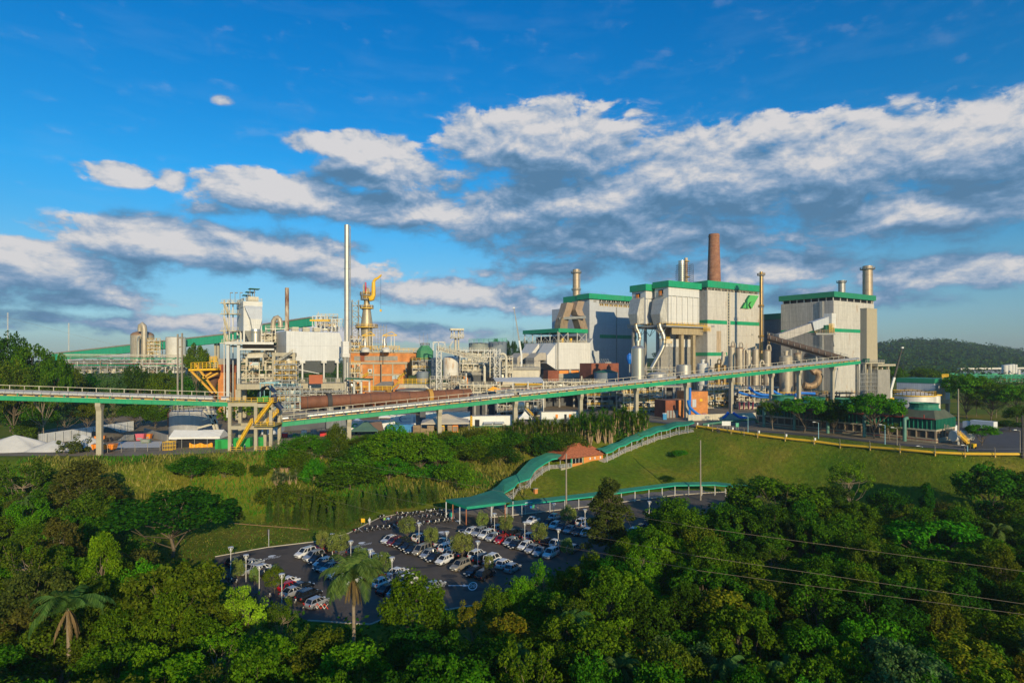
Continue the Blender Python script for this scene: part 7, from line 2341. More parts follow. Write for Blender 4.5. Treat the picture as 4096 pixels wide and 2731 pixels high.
lorry('small white lorry on the road right of the cooling cells',3835,1740,4.0,R(100),CONTW,3.0)
t=T('chemical_tank','white horizontal tank with yellow stairs at the end of the cooling bank','tank',P(3840,1775,140))
q=hit(3848,1778)
MB().tube([q+Vector((-2.5,0,2.4)),q+Vector((2.6,.4,2.4))],1.5,18).build('shell',WHITEST,t,smooth=True)
for k in(-1.5,1.5):
 MB().box(q+Vector((k,.2,.5)),(.6,2,1.4)).build('saddle',GREYST,t)
stairs(t,q+Vector((-2.2,-1.8,3.0)),q+Vector((.4,-1.8,.4)),.9,9,YEL,YEL)
q=hit(3890,1795)
t=T('forklift','yellow forklift standing right of the cooling bank','forklift',q)
MB().box(q+Vector((0,0,.9)),(1.8,1.1,1.0),R(30)).build('body',YEL,t)
MB().box(q+Vector((-.1,0,2.1)),(1.1,1.0,.1),R(30)).build('overhead_guard',DKST,t)
MB().bar(q+Vector((-1.0,-.6,.2)),q+Vector((-1.0,-.6,2.6)),.2).build('mast',DKST,t)
for k in(-.6,.6):
 MB().tube([q+Vector((k,-.75,.35)),q+Vector((k,-.5,.35))],.35,10).build('wheel',TYRE,t)
 # -- COVERED STAIRWAY, CANOPIES AND GATE HOUSE
def roofsheet(b,L_,R_,th=.12):
 """sheet strip between two edge lines"""
 for i in range(len(L_)-1):
  a,c,c2,a2=L_[i],R_[i],R_[i+1],L_[i+1]
  dn=Vector((0,0,-th))
  b.rings([[a,c,c+dn,a+dn],[a2,c2,c2+dn,a2+dn]])
def resample(pts,n):
 d_=[0]
 for a,c in zip(pts[:-1],pts[1:]):d_.append(d_[-1]+(c-a).length)
 out=[]
 for i in range(n):
  f=d_[-1]*i/(n-1)
  k=max(j for j in range(len(d_))if d_[j]<=f+1e-6)
  k=min(k,len(pts)-2)
  out.append(pts[k].lerp(pts[k+1],(f-d_[k])/max(1e-6,d_[k+1]-d_[k])))
 return out
def walkroof(label,Lpx,Rpx,h,wave,amp,npost):
 n=40
 Ls,Rs=[resample([hit(x,yy,h)for x,yy in q],n)for q in(Lpx,Rpx)]
 t=T('covered_walk',label,'covered walkway',(Rs[0].x,Rs[0].y,ground_z(Rs[0].x,Rs[0].y)))
 for i in range(n):
  w=amp*(abs(((i*wave/n)%1.0)-.5)*4-1)
  Ls[i]=Ls[i]+Vector((0,0,w+.3));Rs[i]=Rs[i]+Vector((0,0,w))
 b=MB()
 Ms=[a.lerp(c,.5)+Vector((0,0,.25))for a,c in zip(Ls,Rs)]
 roofsheet(b,Ls,Ms);roofsheet(b,Ms,Rs)
 b.build('roof',CANOPY,t,smooth=True)
 b=MB()
 for a,c in zip(Rs[:-1],Rs[1:]):b.bar(a+Vector((0,0,-.12)),c+Vector((0,0,-.12)),.12,.34)
 b.build('roof_edge',mat('edge green',(.02,.42,.26),.5),t)
 gnd=lambda p:Vector((p.x,p.y,ground_z(p.x,p.y)))
 for i in range(1,n,n//npost):
  for p in(Ls[i].lerp(Rs[i],.08),Ls[i].lerp(Rs[i],.93)):
   MB().bar(gnd(p)-Vector((0,0,.3)),p,.12).build('post',GREYCL,t)
 st,b=MB(),MB()
 up=Vector((0,0,1))
 for i in range(n-1):
  r2=[]
  for k in(i,i+1):
   a,c=Ls[k].lerp(Rs[k],.2),Ls[k].lerp(Rs[k],.82)
   a,c=gnd(a)+up*.25,gnd(c)+up*.25
   r2.append([a,c,c-up,a-up])
  st.rings(r2)
  q,q2=gnd(Ls[i].lerp(Rs[i],.88))+up*.3,gnd(Ls[i+1].lerp(Rs[i+1],.88))+up*.3
  for k in(.5,1.0):b.bar(q+up*k,q2+up*k,.06)
  b.bar(q,q+up,.06)
 st.build('stair_path',mat('stair concrete',(.36,.32,.25),.9,var=.2),t)
 b.build('handrail',GREYCL,t)
 return t
walkroof('green roofed stairway climbing from the car park canopy to the gate house',[(1968,1962),(1990,1947),(2012,1920),(2066,1902),(2088,1873),(2128,1837),(2184,1814),(2213,1816)],[(2030,2006),(2014,1970),(2057,1948),(2070,1929),(2120,1911),(2137,1882),(2173,1856),(2209,1833),(2272,1830)],3.4,3,.12,9)
walkroof('wavy green roofed stairway climbing from the gate house to the plateau road',[(2387,1799),(2459,1774),(2530,1742),(2588,1719),(2640,1704),(2700,1691),(2768,1684)],[(2424,1814),(2477,1787),(2530,1764),(2584,1743),(2637,1725),(2700,1707),(2777,1690)],3.2,6,.22,13)
# flat canopies by the car park
t=T('entrance_canopy','broad flat green canopy on posts at the foot of the covered stairs','canopy',G(1900,2040))
zc=4.6
A,B_,C_,D_=G(1783,1996,zc),G(1867,2026,zc),G(2024,2007,zc),G(1945,1983,zc)
up=Vector((0,0,.6))
MB().rings([[A-up,B_-up,C_-up,D_-up],[A,B_,C_,D_]]).build('fascia',mat('canopy fascia',(.012,.30,.17),.5),t)
MB().rings([[A+(C_-A)*.01+Vector((0,0,.02)),B_+Vector((0,.1,.02)),C_+Vector((-.1,0,.02)),D_+Vector((0,0,.02))],[A.lerp(D_,.5)+Vector((2,0,.35)),B_.lerp(C_,.25)+Vector((0,2,.35)),C_.lerp(D_,.5)+Vector((-2,0,.35)),D_+Vector((0,-1,.2))]]).build('roof',CANOPY,t)
for f,a,c in((.02,A,B_),(.35,A,B_),(.68,A,B_),(.98,A,B_),(.62,B_,C_),(.98,B_,C_),(.3,D_,C_)):
 q=a.lerp(c,f)
 MB().bar((q.x,q.y,0),(q.x,q.y,zc-.6),.22).build('post',BROWNFL if f in(.35,.98)else GREYCL,t)
t=T('link_canopy','sloping green canopy panel joining the entrance canopy to the stair roof','canopy',G(1960,2005))
q=[G(1886,1984,4.75),G(1972,1958,4.9),G(2014,1970,4.6),G(2052,2004,3.9),G(2026,2008,4.62)]
MB().prism(q,(0,0,-.12)).build('roof',CANOPY,t)
for p in(q[1],q[2],q[3]):
 MB().bar((p.x,p.y,ground_z(p.x,p.y)),p,.16).build('post',GREYCL,t)
t=T('walkway_canopy','long straight green walkway canopy along the car park edge','canopy',G(2360,2010))
zc=3.1
Fp=[G(x,yy,zc)for x,yy in[(2028,2021),(2200,2003),(2370,1984),(2540,1961),(2700,1940),(2860,1938),(2985,1949)]]
Bp=[G(x,yy,zc+.5)for x,yy in[(2050,2003),(2200,1988),(2370,1968),(2540,1947),(2700,1928),(2860,1926),(2990,1940)]]
b=MB();roofsheet(b,Bp,Fp);b.build('roof',CANOPY,t)
b=MB()
for a,c in zip(Fp[:-1],Fp[1:]):b.bar(a+Vector((0,-.05,-.12)),c+Vector((0,-.05,-.12)),.1,.28)
b.build('roof_edge',mat('edge green',(.02,.42,.26)),t)
for a,c,a2,c2 in zip(Fp[:-1],Fp[1:],Bp[:-1],Bp[1:]):
 for f in(0,.34,.67):
  q,q2=a.lerp(c,f),a2.lerp(c2,f)
  MB().bar((q.x,q.y+.2,0),(q.x,q.y+.2,zc-.1),.12).build('post',GREYCL,t)
  MB().bar((q2.x,q2.y-.2,0),(q2.x,q2.y-.2,zc+.3),.12).build('post',CREAMST,t)
t=T('banner','pale blue banner hanging under the walkway canopy','banner',G(2113,2046))
p0,p1=G(2100,2024,2.4),G(2130,2020,2.4)
MB().prism([p0,p1,p1+Vector((0,0,.9)),p0+Vector((0,0,.9))],(0,.05,0)).build('sheet',mat('banner blue',(.55,.68,.85),.7),t)
MB().prism([p0+Vector((0,-.02,0)),p1+Vector((0,-.02,0)),p1+Vector((0,-.02,.2)),p0+Vector((0,-.02,.2))],(0,.02,0)).build('red_strip',PINK,t)
for i,(xs,m_)in enumerate(((2125,BLUE),(2132,mat('bin green',(.06,.42,.26),.5)))):
 p=G(xs,2030)
 t=T('waste_bin',['blue','green'][i]+' waste bin under the walkway canopy','bin',p)
 MB().rings([[p+Vector((u*.3,v*.3,0))for u,v in((-1,-1),(1,-1),(1,1),(-1,1))],[p+Vector((u*.4,v*.4,1.1))for u,v in((-1,-1),(1,-1),(1,1),(-1,1))]]).build('body',m_,t)
 MB().box(p+Vector((0,0,1.15)),(.86,.86,.12)).build('lid',m_,t)
p=gl(2142,1972)
t=T('brick_pillar','small orange brick service pillar on the lawn by the stairs','pillar',p)
MB().box(p+Vector((0,0,.5)),(1.0,.8,1.3),YAW).build('body',BRICK,t)
MB().box(p+Vector((0,0,1.2)),(1.2,1.0,.14),YAW).build('cap',CONC,t)
# gate house
p=gl(2285,1868)
fr=Fr(p.x,p.y,YAW)
d_=p.y/KS
t=T('gate_house','small orange gate house with a clay tiled hip roof beside the covered stairs','building',p)
u1,v1=fr.u_at(2412),fr.v_at(2212)
v1=min(v1,11)
z0,z1=p.z-2.5,p.z+2.9
wl=MB().lbox(fr,0,u1,0,v1,z0,z1).build('wall',mat('orange render',(.66,.25,.06),.8,var=.08),t)
MB().lbox(fr,-4,0,-.2,v1+.3,z0,p.z+.1).build('terrace',CONC,t)
ov=1.2
zr=z1+3.3
eL=[fr.p(u,v,z1)for u,v in((-ov-3.6,-ov),(u1+ov,-ov),(u1+ov,v1+ov),(-ov-3.6,v1+ov))]
rd=[fr.p(u,v,zr)for u,v in((v1*.42,v1*.5),(u1-v1*.42,v1*.5),(u1-v1*.42,v1*.52),(v1*.42,v1*.52))]
MB().rings([eL,rd]).build('roof',TILE,t)
b=MB()
for a,c in zip(eL,rd):b.bar(a,c,.3,.2)
b.bar(rd[0],rd[1],.35,.25)
b.build('ridge_tile',mat('ridge tile',(.34,.12,.06),.85),t)
MB().lbox(fr,.25,u1*.34,-.08,.1,p.z+1.0,p.z+2.5).build('window',GLASS,t)
for k in range(4):
 MB().lbox(fr,.25+k*u1*.103,.37+k*u1*.103,-.13,-.08,p.z+1.0,p.z+2.5).build('window_bar',WHITEST,t)
MB().lbox(fr,-.2,.2,-.2,.2,z0,z1).build('green_post',GREEN,t)
MB().lbox(fr,u1*.35,u1*.37,-.12,.1,z0,z1).build('green_trim',GREEN,t)
for f in(.55,.70,.88):
 MB().lbox(fr,u1*f,u1*f+.5,-.3,0,p.z+1.6,p.z+2.3).build('wall_unit',CONTW,t)
MB().lbox(fr,-.08,.1,.5,v1*.8,p.z+1.0,p.z+2.5).build('window',GLASS,t)
MB().rail([fr.p(-4,-.2,p.z+.1),fr.p(0,-.2,p.z+.1)],1.1,.05,1,3).build('terrace_rail',GREYCL,t)
# masts and poles
def pole(label,xs,yt_,yb_,zb,w=.24,base=None,m=POLEC):
 p=G(xs,yb_,zb)if base is None else base
 zt_=H-(yt_-HY)/F*p.y
 return simple('utility_pole',label,'pole',m,lambda b:b.tube([(p.x,p.y,p.z),(p.x,p.y,zt_)],[w,w*.6],10),True,'pole',loc=p)
t=pole('tall concrete pole rising among the parked cars before the gate house',2265,1814,2100,0)
p=G(2265,2100)
for k in range(3):
 MB().lathe(p.x,p.y,[(.26,.5+k*.6),(.26,.75+k*.6)],10).build('yellow_band',YEL,t)
pole('tall bare pole on the right grass slope above the walkway canopy',2802,1760,2000,0)
pole('tall bare pole standing before the right slope near the conifer',3734,1790,1975,0)
pole('dark pole at the right edge beside the access road',4090,1660,1830,0,.28,hit(4090,1832),DKST)
pole('thin concrete pole right of the cooling bank',3833,1555,1745,0,.26,hit(3833,1750))
for i,(xs,ytp,side)in enumerate(((2992,1665,0),(3588,1712,-1),(3274,1690,0),(3540,1700,0),(3870,1782,0),(4080,1722,-1),(3690,1786,0))):
 p=hit(xs,1730+(xs-2990)*.085)
 zt_=H-(ytp-HY)/F*p.y
 t=T('street_lamp','slim street lamp on the plateau road, %s from the left'%ORD[i],'lamp',p,'street lamps on the plateau road')
 MB().tube([p,(p.x,p.y,zt_)],[.11,.07],8).build('pole',POLEC if side else BLUEST,t)
 MB().bar((p.x,p.y,zt_),(p.x-1.3,p.y-.3,zt_+.25),.09).build('arm',GREYST,t)
 MB().box((p.x-1.5,p.y-.3,zt_+.25),(.8,.3,.14)).build('lamp_head',CONTW,t)
 # overhead wires
WIRES=[[(700,1690,150),(1142,1789,123),(1401,1850,109),(1752,1917,94),(2325,2025,74),(2700,2092,64),(2900,2123,61),(4096,2284,50),(4400,2315,48)],[(600,1780,148),(1050,1874,127),(1433,1960,108),(1789,2034,93),(2700,2206,64),(2900,2239,61),(4096,2414,50),(4400,2450,48)],[(600,1855,146),(1050,1942,127),(1369,2012,110),(1700,2090,96),(2700,2262,64),(2900,2295,61),(4096,2456,50),(4400,2495,48)],[(-100,1236,120),(470,1382,150),(700,1425,165)]]
for i,w in enumerate(WIRES):
 simple('overhead_wire',['upper of three power lines crossing above the car park','middle of three power lines crossing above the car park','lowest of three power lines crossing above the car park','lone wire sloping down from the upper left edge to the twin poles'][i],'power line',mat('weathered wire',(.30,.23,.15),.6),lambda b:b.tube([P(x,yy,dd)for x,yy,dd in smooth(w,4)],.017,5),part='wire',group='power lines' if i<3 else None)
 # -- VEGETATION
LM={'mid':leafmat('leaf mid green',[(0.032,0.099,0.004),(0.071,0.171,0.006),(0.133,0.244,0.010)]),'dark':leafmat('leaf dark green',[(0.015,0.064,0.004),(0.033,0.109,0.006),(0.061,0.154,0.010)]),'bright':leafmat('leaf bright green',[(0.051,0.186,0.004),(0.102,0.262,0.006),(0.166,0.346,0.012)]),'olive':leafmat('leaf olive',[(0.051,0.096,0.005),(0.102,0.154,0.009),(0.166,0.205,0.015)]),'brown':leafmat('leaf brown green',[(0.058,0.074,0.013),(0.102,0.118,0.018),(0.154,0.160,0.026)]),'grey':leafmat('leaf grey green',[(0.058,0.122,0.026),(0.109,0.186,0.045),(0.179,0.243,0.077)]),'yellow':leafmat('leaf yellowing',[(0.090,0.141,0.008),(0.179,0.192,0.010),(0.282,0.230,0.013)]),'lime':leafmat('leaf lime',[(0.141,0.282,0.010),(0.256,0.435,0.015),(0.384,0.563,0.026)]),'lot':leafmat('leaf pale lime',[(0.128,0.198,0.032),(0.218,0.288,0.058),(0.346,0.410,0.102)]),'cypress':leafmat('leaf cypress',[(.040,.095,.010),(.075,.145,.016),(.12,.20,.028)],.2),'straw':leafmat('dry grass',[(0.115,0.154,0.019),(0.243,0.230,0.038),(0.384,0.307,0.090)],.3),'lush':leafmat('lush grass',[(0.051,0.154,0.010),(0.090,0.218,0.013),(0.128,0.269,0.015)],.3),'palm':leafmat('palm leaf',[(0.045,0.109,0.023),(0.083,0.166,0.032),(0.141,0.230,0.051)]),'dead':leafmat('dead frond',[(.13,.085,.04),(.20,.13,.06),(.27,.18,.09)],.2),'yucca':leafmat('yucca leaf',[(0.070,0.109,0.045),(0.128,0.179,0.070),(0.205,0.282,0.077)],.2),}
def quads(name,V,m):
 """V: (n,4,3) array -> one mesh of quads"""
 n=len(V)
 me=bpy.data.meshes.new(name)
 me.vertices.add(n*4)
 me.vertices.foreach_set('co',np.ascontiguousarray(V,dtype=np.float32).ravel())
 me.loops.add(n*4)
 me.loops.foreach_set('vertex_index',np.arange(n*4,dtype=np.int32))
 me.polygons.add(n)
 me.polygons.foreach_set('loop_start',np.arange(0,n*4,4,dtype=np.int32))
 me.polygons.foreach_set('loop_total',np.full(n,4,dtype=np.int32))
 me.materials.append(m)
 me.update(calc_edges=True)
 return me
def unit(a):
 return a/np.maximum(1e-6,np.linalg.norm(a,axis=-1,keepdims=True))
def leaves(g,C,Rr,n,size,up=.5,out=.7,aspect=.62,shell=.55):
 """leaf-size quads scattered through clumps C (k,3) with radii Rr (k,3)"""
 k=len(C)
 idx=np.repeat(np.arange(k),n)
 p=unit(g.normal(size=(k*n,3)))*(shell+(1-shell)*g.random((k*n,1))**.6)
 pos=C[idx]+p*Rr[idx]
 nr=unit(p*out+np.array([0,0,up])+g.normal(size=p.shape)*.55)
 a=unit(np.cross(nr,g.normal(size=p.shape)))
 b=np.cross(nr,a)
 s=size*(.6+.8*g.random((k*n,1)))
 a,b=a*s*.5,b*s*.5*aspect
 return np.stack([pos-a,pos-b*1.0,pos+a,pos+b],axis=1)
def limbs(b,base,top,C,r,g,frac=.6,wob=.3):
 base,top=Vector(base),Vector(top)
 pts=[base.lerp(top,i/4)+Vector((g.normal()*wob*i/4,g.normal()*wob*i/4,0))for i in range(5)]
 b.tube(pts,[r*(1-.5*i/4)for i in range(5)],7)
 for c in C:
  if g.random()>frac:continue
  c=Vector(c)
  s=pts[g.integers(2,5)]
  md=s.lerp(c,.5)+Vector((g.normal()*wob,g.normal()*wob,-.12*(c-s).length*.5))
  b.tube([s,md,c],[r*.42,r*.26,r*.08],5)
PROTO={}
def proto(key,C,Rr,n,leaf,seed,h_tr,r_tr,bark,frac=.6,up=.5,wob=.3,A=2.4):
 g=np.random.default_rng(seed)
 C,Rr=np.array(C,float),np.array(Rr,float)
 C[:,2]*=A
 Rr[:,2]*=1.15 if A>1.2 else A
 cm=quads('crown',leaves(g,C,Rr,n,leaf,up),LM['mid'])
 b=MB()
 limbs(b,(0,0,-.3),(0,0,h_tr*A),C,r_tr,g,frac,wob)
 me=bpy.data.meshes.new('trunk')
 me.from_pydata(b.v,[],b.f);me.materials.append(bark);me.update()
 PROTO[key]=(cm,me,A)
def dome(g,n,r,zc,rz,cr,flat=1.0,lo=-.25,jit=.22):
 C,Rr=[],[]
 while len(C)<n:
  p=unit(g.normal(size=3))
  if p[2]<lo:continue
  q=p*(1-jit*g.random())*np.array([r,r,rz])+np.array([0,0,zc])
  s=cr*(.7+.6*g.random())
  C.append(q);Rr.append([s,s,s*flat])
 return C,Rr
for i in range(3):
 g=np.random.default_rng(20+i)
 C,Rr=dome(g,78,.84,.66,.28,.15,.6,-.35,.35)
 proto('umbrella%d'%i,C,Rr,110,.062,30+i,.42,.030,BARK,.35,.8,.05,1.75)
 C,Rr=dome(g,80,.80,.58,.37,.18,.8,-.6,.4)
 proto('round%d'%i,C,Rr,105,.068,40+i,.45,.030,BARK,.2,.5,.03,2.2)
 C,Rr=dome(g,70,.66,.58,.38,.19,.8,-.7,.45)
 C2,R2=dome(g,16,.42,.84,.13,.14)
 proto('tall%d'%i,C+C2,Rr+R2,105,.068,50+i,.7,.025,PBARK,.3,.5,.03,2.9)
 C,Rr=dome(g,48,.86,.64,.33,.14,.7,-.5,.6)
 proto('sparse%d'%i,C,Rr,85,.058,60+i,.55,.026,PBARK,.6,.5,.06,2.2)
C,Rr=[],[]
g=np.random.default_rng(5)
for k in range(16):
 z=.22+.75*k/16
 rr=(1-(k/16)**1.3)*.78+.08
 for j in range(int(3+7*rr)):
  a=g.random()*6.28
  q=rr*(.35+.65*g.random())
  C.append([math.cos(a)*q,math.sin(a)*q,z+g.normal()*.03]);Rr.append([.19,.19,.10])
proto('pine',C,Rr,150,.075,7,.95,.022,BARK,.5,.9,.01,3.2)
C,Rr=dome(np.random.default_rng(9),34,.74,.62,.32,.24,.9,-.8)
proto('ball',C,Rr,120,.085,8,.5,.03,BARK,.7,.4,.03,2.1)
C,Rr=[],[]
for k in range(30):
 z=.04+.93*k/30
 rr=.50*math.sin(math.pi*min(1,.18+z*.9))**.8*(1.05-z*.75)
 for j in range(3):
  a=k*1.1+j*2.1
  C.append([math.cos(a)*rr*.6,math.sin(a)*rr*.6,z]);Rr.append([rr*.55+.06,rr*.55+.06,.045])
proto('cypress',C,Rr,40,.10,9,.9,.03,BARK,.1,1.6,.01,3.0)
C,Rr=dome(np.random.default_rng(10),30,.74,.42,.46,.30,.9,-.3)
proto('shrub',C,Rr,130,.085,11,.4,.03,BARK,.4,.5,.03,1.2)
C,Rr=dome(np.random.default_rng(12),36,.85,.35,.62,.26,.7,-.1)
proto('mound',C,Rr,170,.06,13,.3,.02,BARK,.1,1.2,.02,1.0)
def place_tree(kind,p,h,r,leaf,name,label,cat='tree',group=None,seed=0,bark=None):
 cm,tm,A=PROTO[kind]
 t=T(name,label,cat,p,group,seed*2.399)
 t.scale=(r,r,h/A)
 for nm,me in(('crown',cm),('trunk',tm)):
  o=bpy.data.objects.new(nm,me)
  scene.collection.objects.link(o)
  o.parent=t
  if nm=='crown':
   o.material_slots[0].link='OBJECT'
   o.material_slots[0].material=LM[leaf]
 return t
LOOK={'mid':'green','dark':'dark green','bright':'bright green','olive':'olive green','brown':'brownish','grey':'grey green','yellow':'yellowing','lime':'lime yellow','lot':'pale lime'}
SHAPE={'umbrella':'spreading','round':'rounded','tall':'tall','sparse':'thin crowned','pine':'pointed','shrub':'bushy'}
NAMES={'umbrella':'spreading_tree','round':'rounded_tree','tall':'tall_tree','sparse':'sparse_tree','pine':'pine_tree','shrub':'shrub','ball':'lollipop_tree','mound':'shrub'}
# hand-placed trees of the wood: x, top y, height, radius (px), shape, leaf, label
HAND=[(690,1960,13,262,'umbrella0','dark','very wide flat topped dark green tree left of the car park'),(405,2140,15,88,'tall0','bright','tall bright tree with a pale trunk in front of the wide dark tree'),(700,2235,14,215,'umbrella1','olive','wide olive tree with bare grey limbs showing, below the wide dark tree'),(612,2575,10,130,'round0','bright','bright green tree at the bottom edge under the wide olive tree'),(985,2325,11,95,'sparse1','lime','lime yellow tree at the near left corner of the car park'),(1650,2290,11,150,'round1','mid','big green tree right of the drooping palm'),(2440,1905,16,130,'pine','brown','large dull pine standing in front of the walkway canopy'),(2700,1990,12,125,'round2','mid','green tree right of the large dull pine'),(3110,1915,14,205,'umbrella2','mid','very broad green tree at the foot of the right slope'),(3390,1835,14,95,'sparse0','bright','thin light green tree against the right grass slope'),(3330,1935,12,120,'round0','dark','dark rounded tree under the thin light green tree'),(3560,1955,11,110,'round1','dark','dark green tree below the right grass slope'),(3705,1925,13,58,'pine','dark','pointed conifer before the right grass slope'),(3960,1850,16,145,'umbrella0','mid','tall umbrella tree at the right edge below the yellow rail'),(4110,1880,15,110,'umbrella1','dark','dark umbrella tree cut by the right edge'),(3745,2075,12,215,'umbrella1','bright','broad bright green tree in the wood right of centre'),(3640,2020,9,100,'sparse2','yellow','yellowish tree below the conifer'),(3790,2010,9,110,'round2','brown','brownish rounded tree below the tall umbrella tree'),(2520,2535,9,85,'round0','yellow','orange yellow tree near the bottom edge'),(2415,2315,9,90,'sparse1','grey','pale grey green tree in the middle of the wood'),(2640,2545,9,85,'round1','grey','silvery tree right of the orange yellow tree'),(2230,2575,9,110,'round2','olive','glossy olive tree at the bottom edge left of the orange yellow tree'),(2800,2090,11,110,'round0','olive','olive tree behind the pine, right of the car park'),(3200,2070,11,75,'sparse2','brown','thin brownish tree in front of the very broad green tree'),(3760,2380,11,130,'tall1','olive','olive grey tall tree at the lower right'),(4000,2190,12,100,'tall2','olive','olive tall tree by the right edge'),(300,1735,17,85,'sparse2','brown','bare looking brown tree in front of the lime yard'),(100,1690,18,80,'tall1','olive','olive tree at the left edge in front of the lime heaps'),(330,1850,16,145,'tall0','brown','brownish feathery tree on the left below the lone pillar'),(420,1905,12,80,'round2','brown','dull brown green tree left of the grass bank'),(90,1830,16,120,'sparse0','olive','thin olive tree with pale limbs at the left edge'),(360,1960,13,120,'round1','olive','olive rounded tree left of the wide dark tree'),(240,2080,13,110,'tall2','brown','brown green tree in the left wood'),(120,2120,14,140,'sparse1','olive','olive tree with forked pale trunks at the left edge'),(1985,2345,7,75,'round1','mid','leafy tree at the near car park corner by the painted 20'),(1890,2400,7,75,'sparse1','yellow','straw tinted tree left of the leafy corner tree'),(2085,2305,8,72,'round2','bright','bright tree along the near car park edge'),(2175,2240,9,78,'sparse0','bright','feathery tree at the near car park edge right of the silver hatchback'),(2280,2250,9,85,'round0','mid','green tree right of the feathery tree at the car park edge'),(2375,2210,9,90,'round1','mid','green tree under the large dull pine'),(2500,2160,10,95,'tall1','mid','tall green tree right below the large dull pine'),(2590,2095,10,90,'umbrella0','bright','bright spreading tree right of the large dull pine'),(2900,2010,11,100,'round2','mid','green tree left of the very broad tree'),(1760,2420,6,70,'shrub','mid','bushy green tree right of the big tree by the palm'),(1230,2490,7,80,'sparse2','olive','olive tree below the zigzag barrier'),(1330,2520,6,70,'round0','mid','green tree at the foot of the drooping palm'),(1120,2390,8,70,'sparse0','olive','small olive tree in front of the silver parked hatchback')]
placed=[]
for i,(xs,yt_,h,rp,kind,leaf,lb)in enumerate(HAND):
 zg=0.0
 for _ in range(6):
  p=G(xs,yt_,zg+h)
  zg=ground_z(p.x,p.y)
 p=G(xs,yt_,zg+h)
 p.z=zg
 d_=p.y/KS
 r=rp/F*d_*KS
 placed.append((p.x,p.y,r*.8))
 place_tree(kind,p,h/.97,r/.95,leaf,NAMES[kind.rstrip('012')],lb,'tree',None,i)
 # filling the wood
CLEAR=[(880,2190),(905,2040),(1250,2040),(1390,2030),(1500,1990),(2030,1960),(2300,1960),(2330,2170),(2200,2210),(2060,2300),(1960,2385),(1870,2420),(1760,2360),(1540,2400),(1480,2500),(1240,2500),(1180,2420),(1060,2390),(980,2340),(890,2320)]
def inside(x,yy,poly):
 c=False
 for(x1,y1),(x2,y2)in zip(poly,poly[1:]+poly[:1]):
  if(y1>yy)!=(y2>yy)and x<(x2-x1)*(yy-y1)/(y2-y1)+x1:
   c=not c
 return c
tl=[(-400,1720),(0,1740),(200,1840),(460,1960),(520,2130),(860,2330),(1230,2480),(1500,2500),(1900,2420),(2120,2290),(2330,2215),(2480,2130),(2620,2030),(2950,1985),(3400,1985),(3700,2010),(4096,1960),(4500,1960)]
def toplimit(x):
 return float(np.interp(x,*zip(*tl)))
r_=random.Random(99)
fill=[]
def try_tree(d_,X_,h,rr,sep):
 Y_=d_*KS
 zg=ground_z(X_,Y_)
 if zg>5:return
 x=CX+X_/Y_*F
 yt_=HY+(H-zg-h)/Y_*F
 rp=rr/Y_*F
 if yt_>2760 or x<-150 or x>4250:return
 if min(yt_-toplimit(x),yt_-toplimit(x-rp*.7),yt_-toplimit(x+rp*.7))<0:return
 yb_=HY+(H-zg)/Y_*F
 if inside(x,yb_,LOT)or inside(x,yb_-10,CLEAR):return
 if any(inside(x+a*rp,yt_+b_*(yb_-yt_),CLEAR)for a,b_ in((0,0),(-.7,.25),(.7,.25),(0,.4),(-.75,.5),(.75,.5))):return
 if any((X_-a)**2+(Y_-b_)**2<max(2.2,(rr+c)*sep)**2 for a,b_,c in placed):return
 placed.append((X_,Y_,rr))
 fill.append((X_,Y_,zg,h,rr,x))
for k in range(26000):
 d_=33+92*r_.random()
 sm=k>9000
 if len(fill)>232:break
 try_tree(d_,r_.uniform(-1.0,1.0)*d_*KS,r_.uniform(4.5,8.5)if sm else r_.uniform(8,13),r_.uniform(2.4,4.0)if sm else r_.uniform(3.4,5.4),.42 if sm else .50)
print('FILL',len(fill))
fill.sort(key=lambda f:f[1])
bands={}
kinds=['round0','round1','round2','umbrella0','umbrella1','umbrella2','tall0','tall1','tall2','sparse0','sparse1','round0','round2','umbrella2']
for f in fill:
 side='left' if f[5]<1300 else 'right'
 bands.setdefault((side,min(5,int((f[1]/KS-33)/14))),[]).append(f)
ROWN=['nearest','second nearest','third','fourth','fifth','farthest']
for(side,bi),L_ in sorted(bands.items()):
 L_.sort(key=lambda f:f[5])
 for i,(X_,Y_,zg,h,rr,x)in enumerate(L_):
  kind=r_.choice(kinds)
  leaf=r_.choice(['mid','mid','dark','bright','mid','olive','dark','mid','mid','mid','mid','dark','bright','mid']+(['grey','yellow']if Y_<80 else[])if side=='right' else['olive','mid','brown','olive','bright','mid','mid','mid'])
  kb=kind.rstrip('012')
  place_tree(kind,(X_,Y_,zg),h,rr*(1.15 if kb=='umbrella' else 1),leaf,NAMES[kb],'%s %s tree, %s from left in the %s row, %s wood'%(SHAPE[kb],LOOK[leaf],ordinal(i),ROWN[bi],side),'tree','trees of the %s wood'%side,i*3+bi)
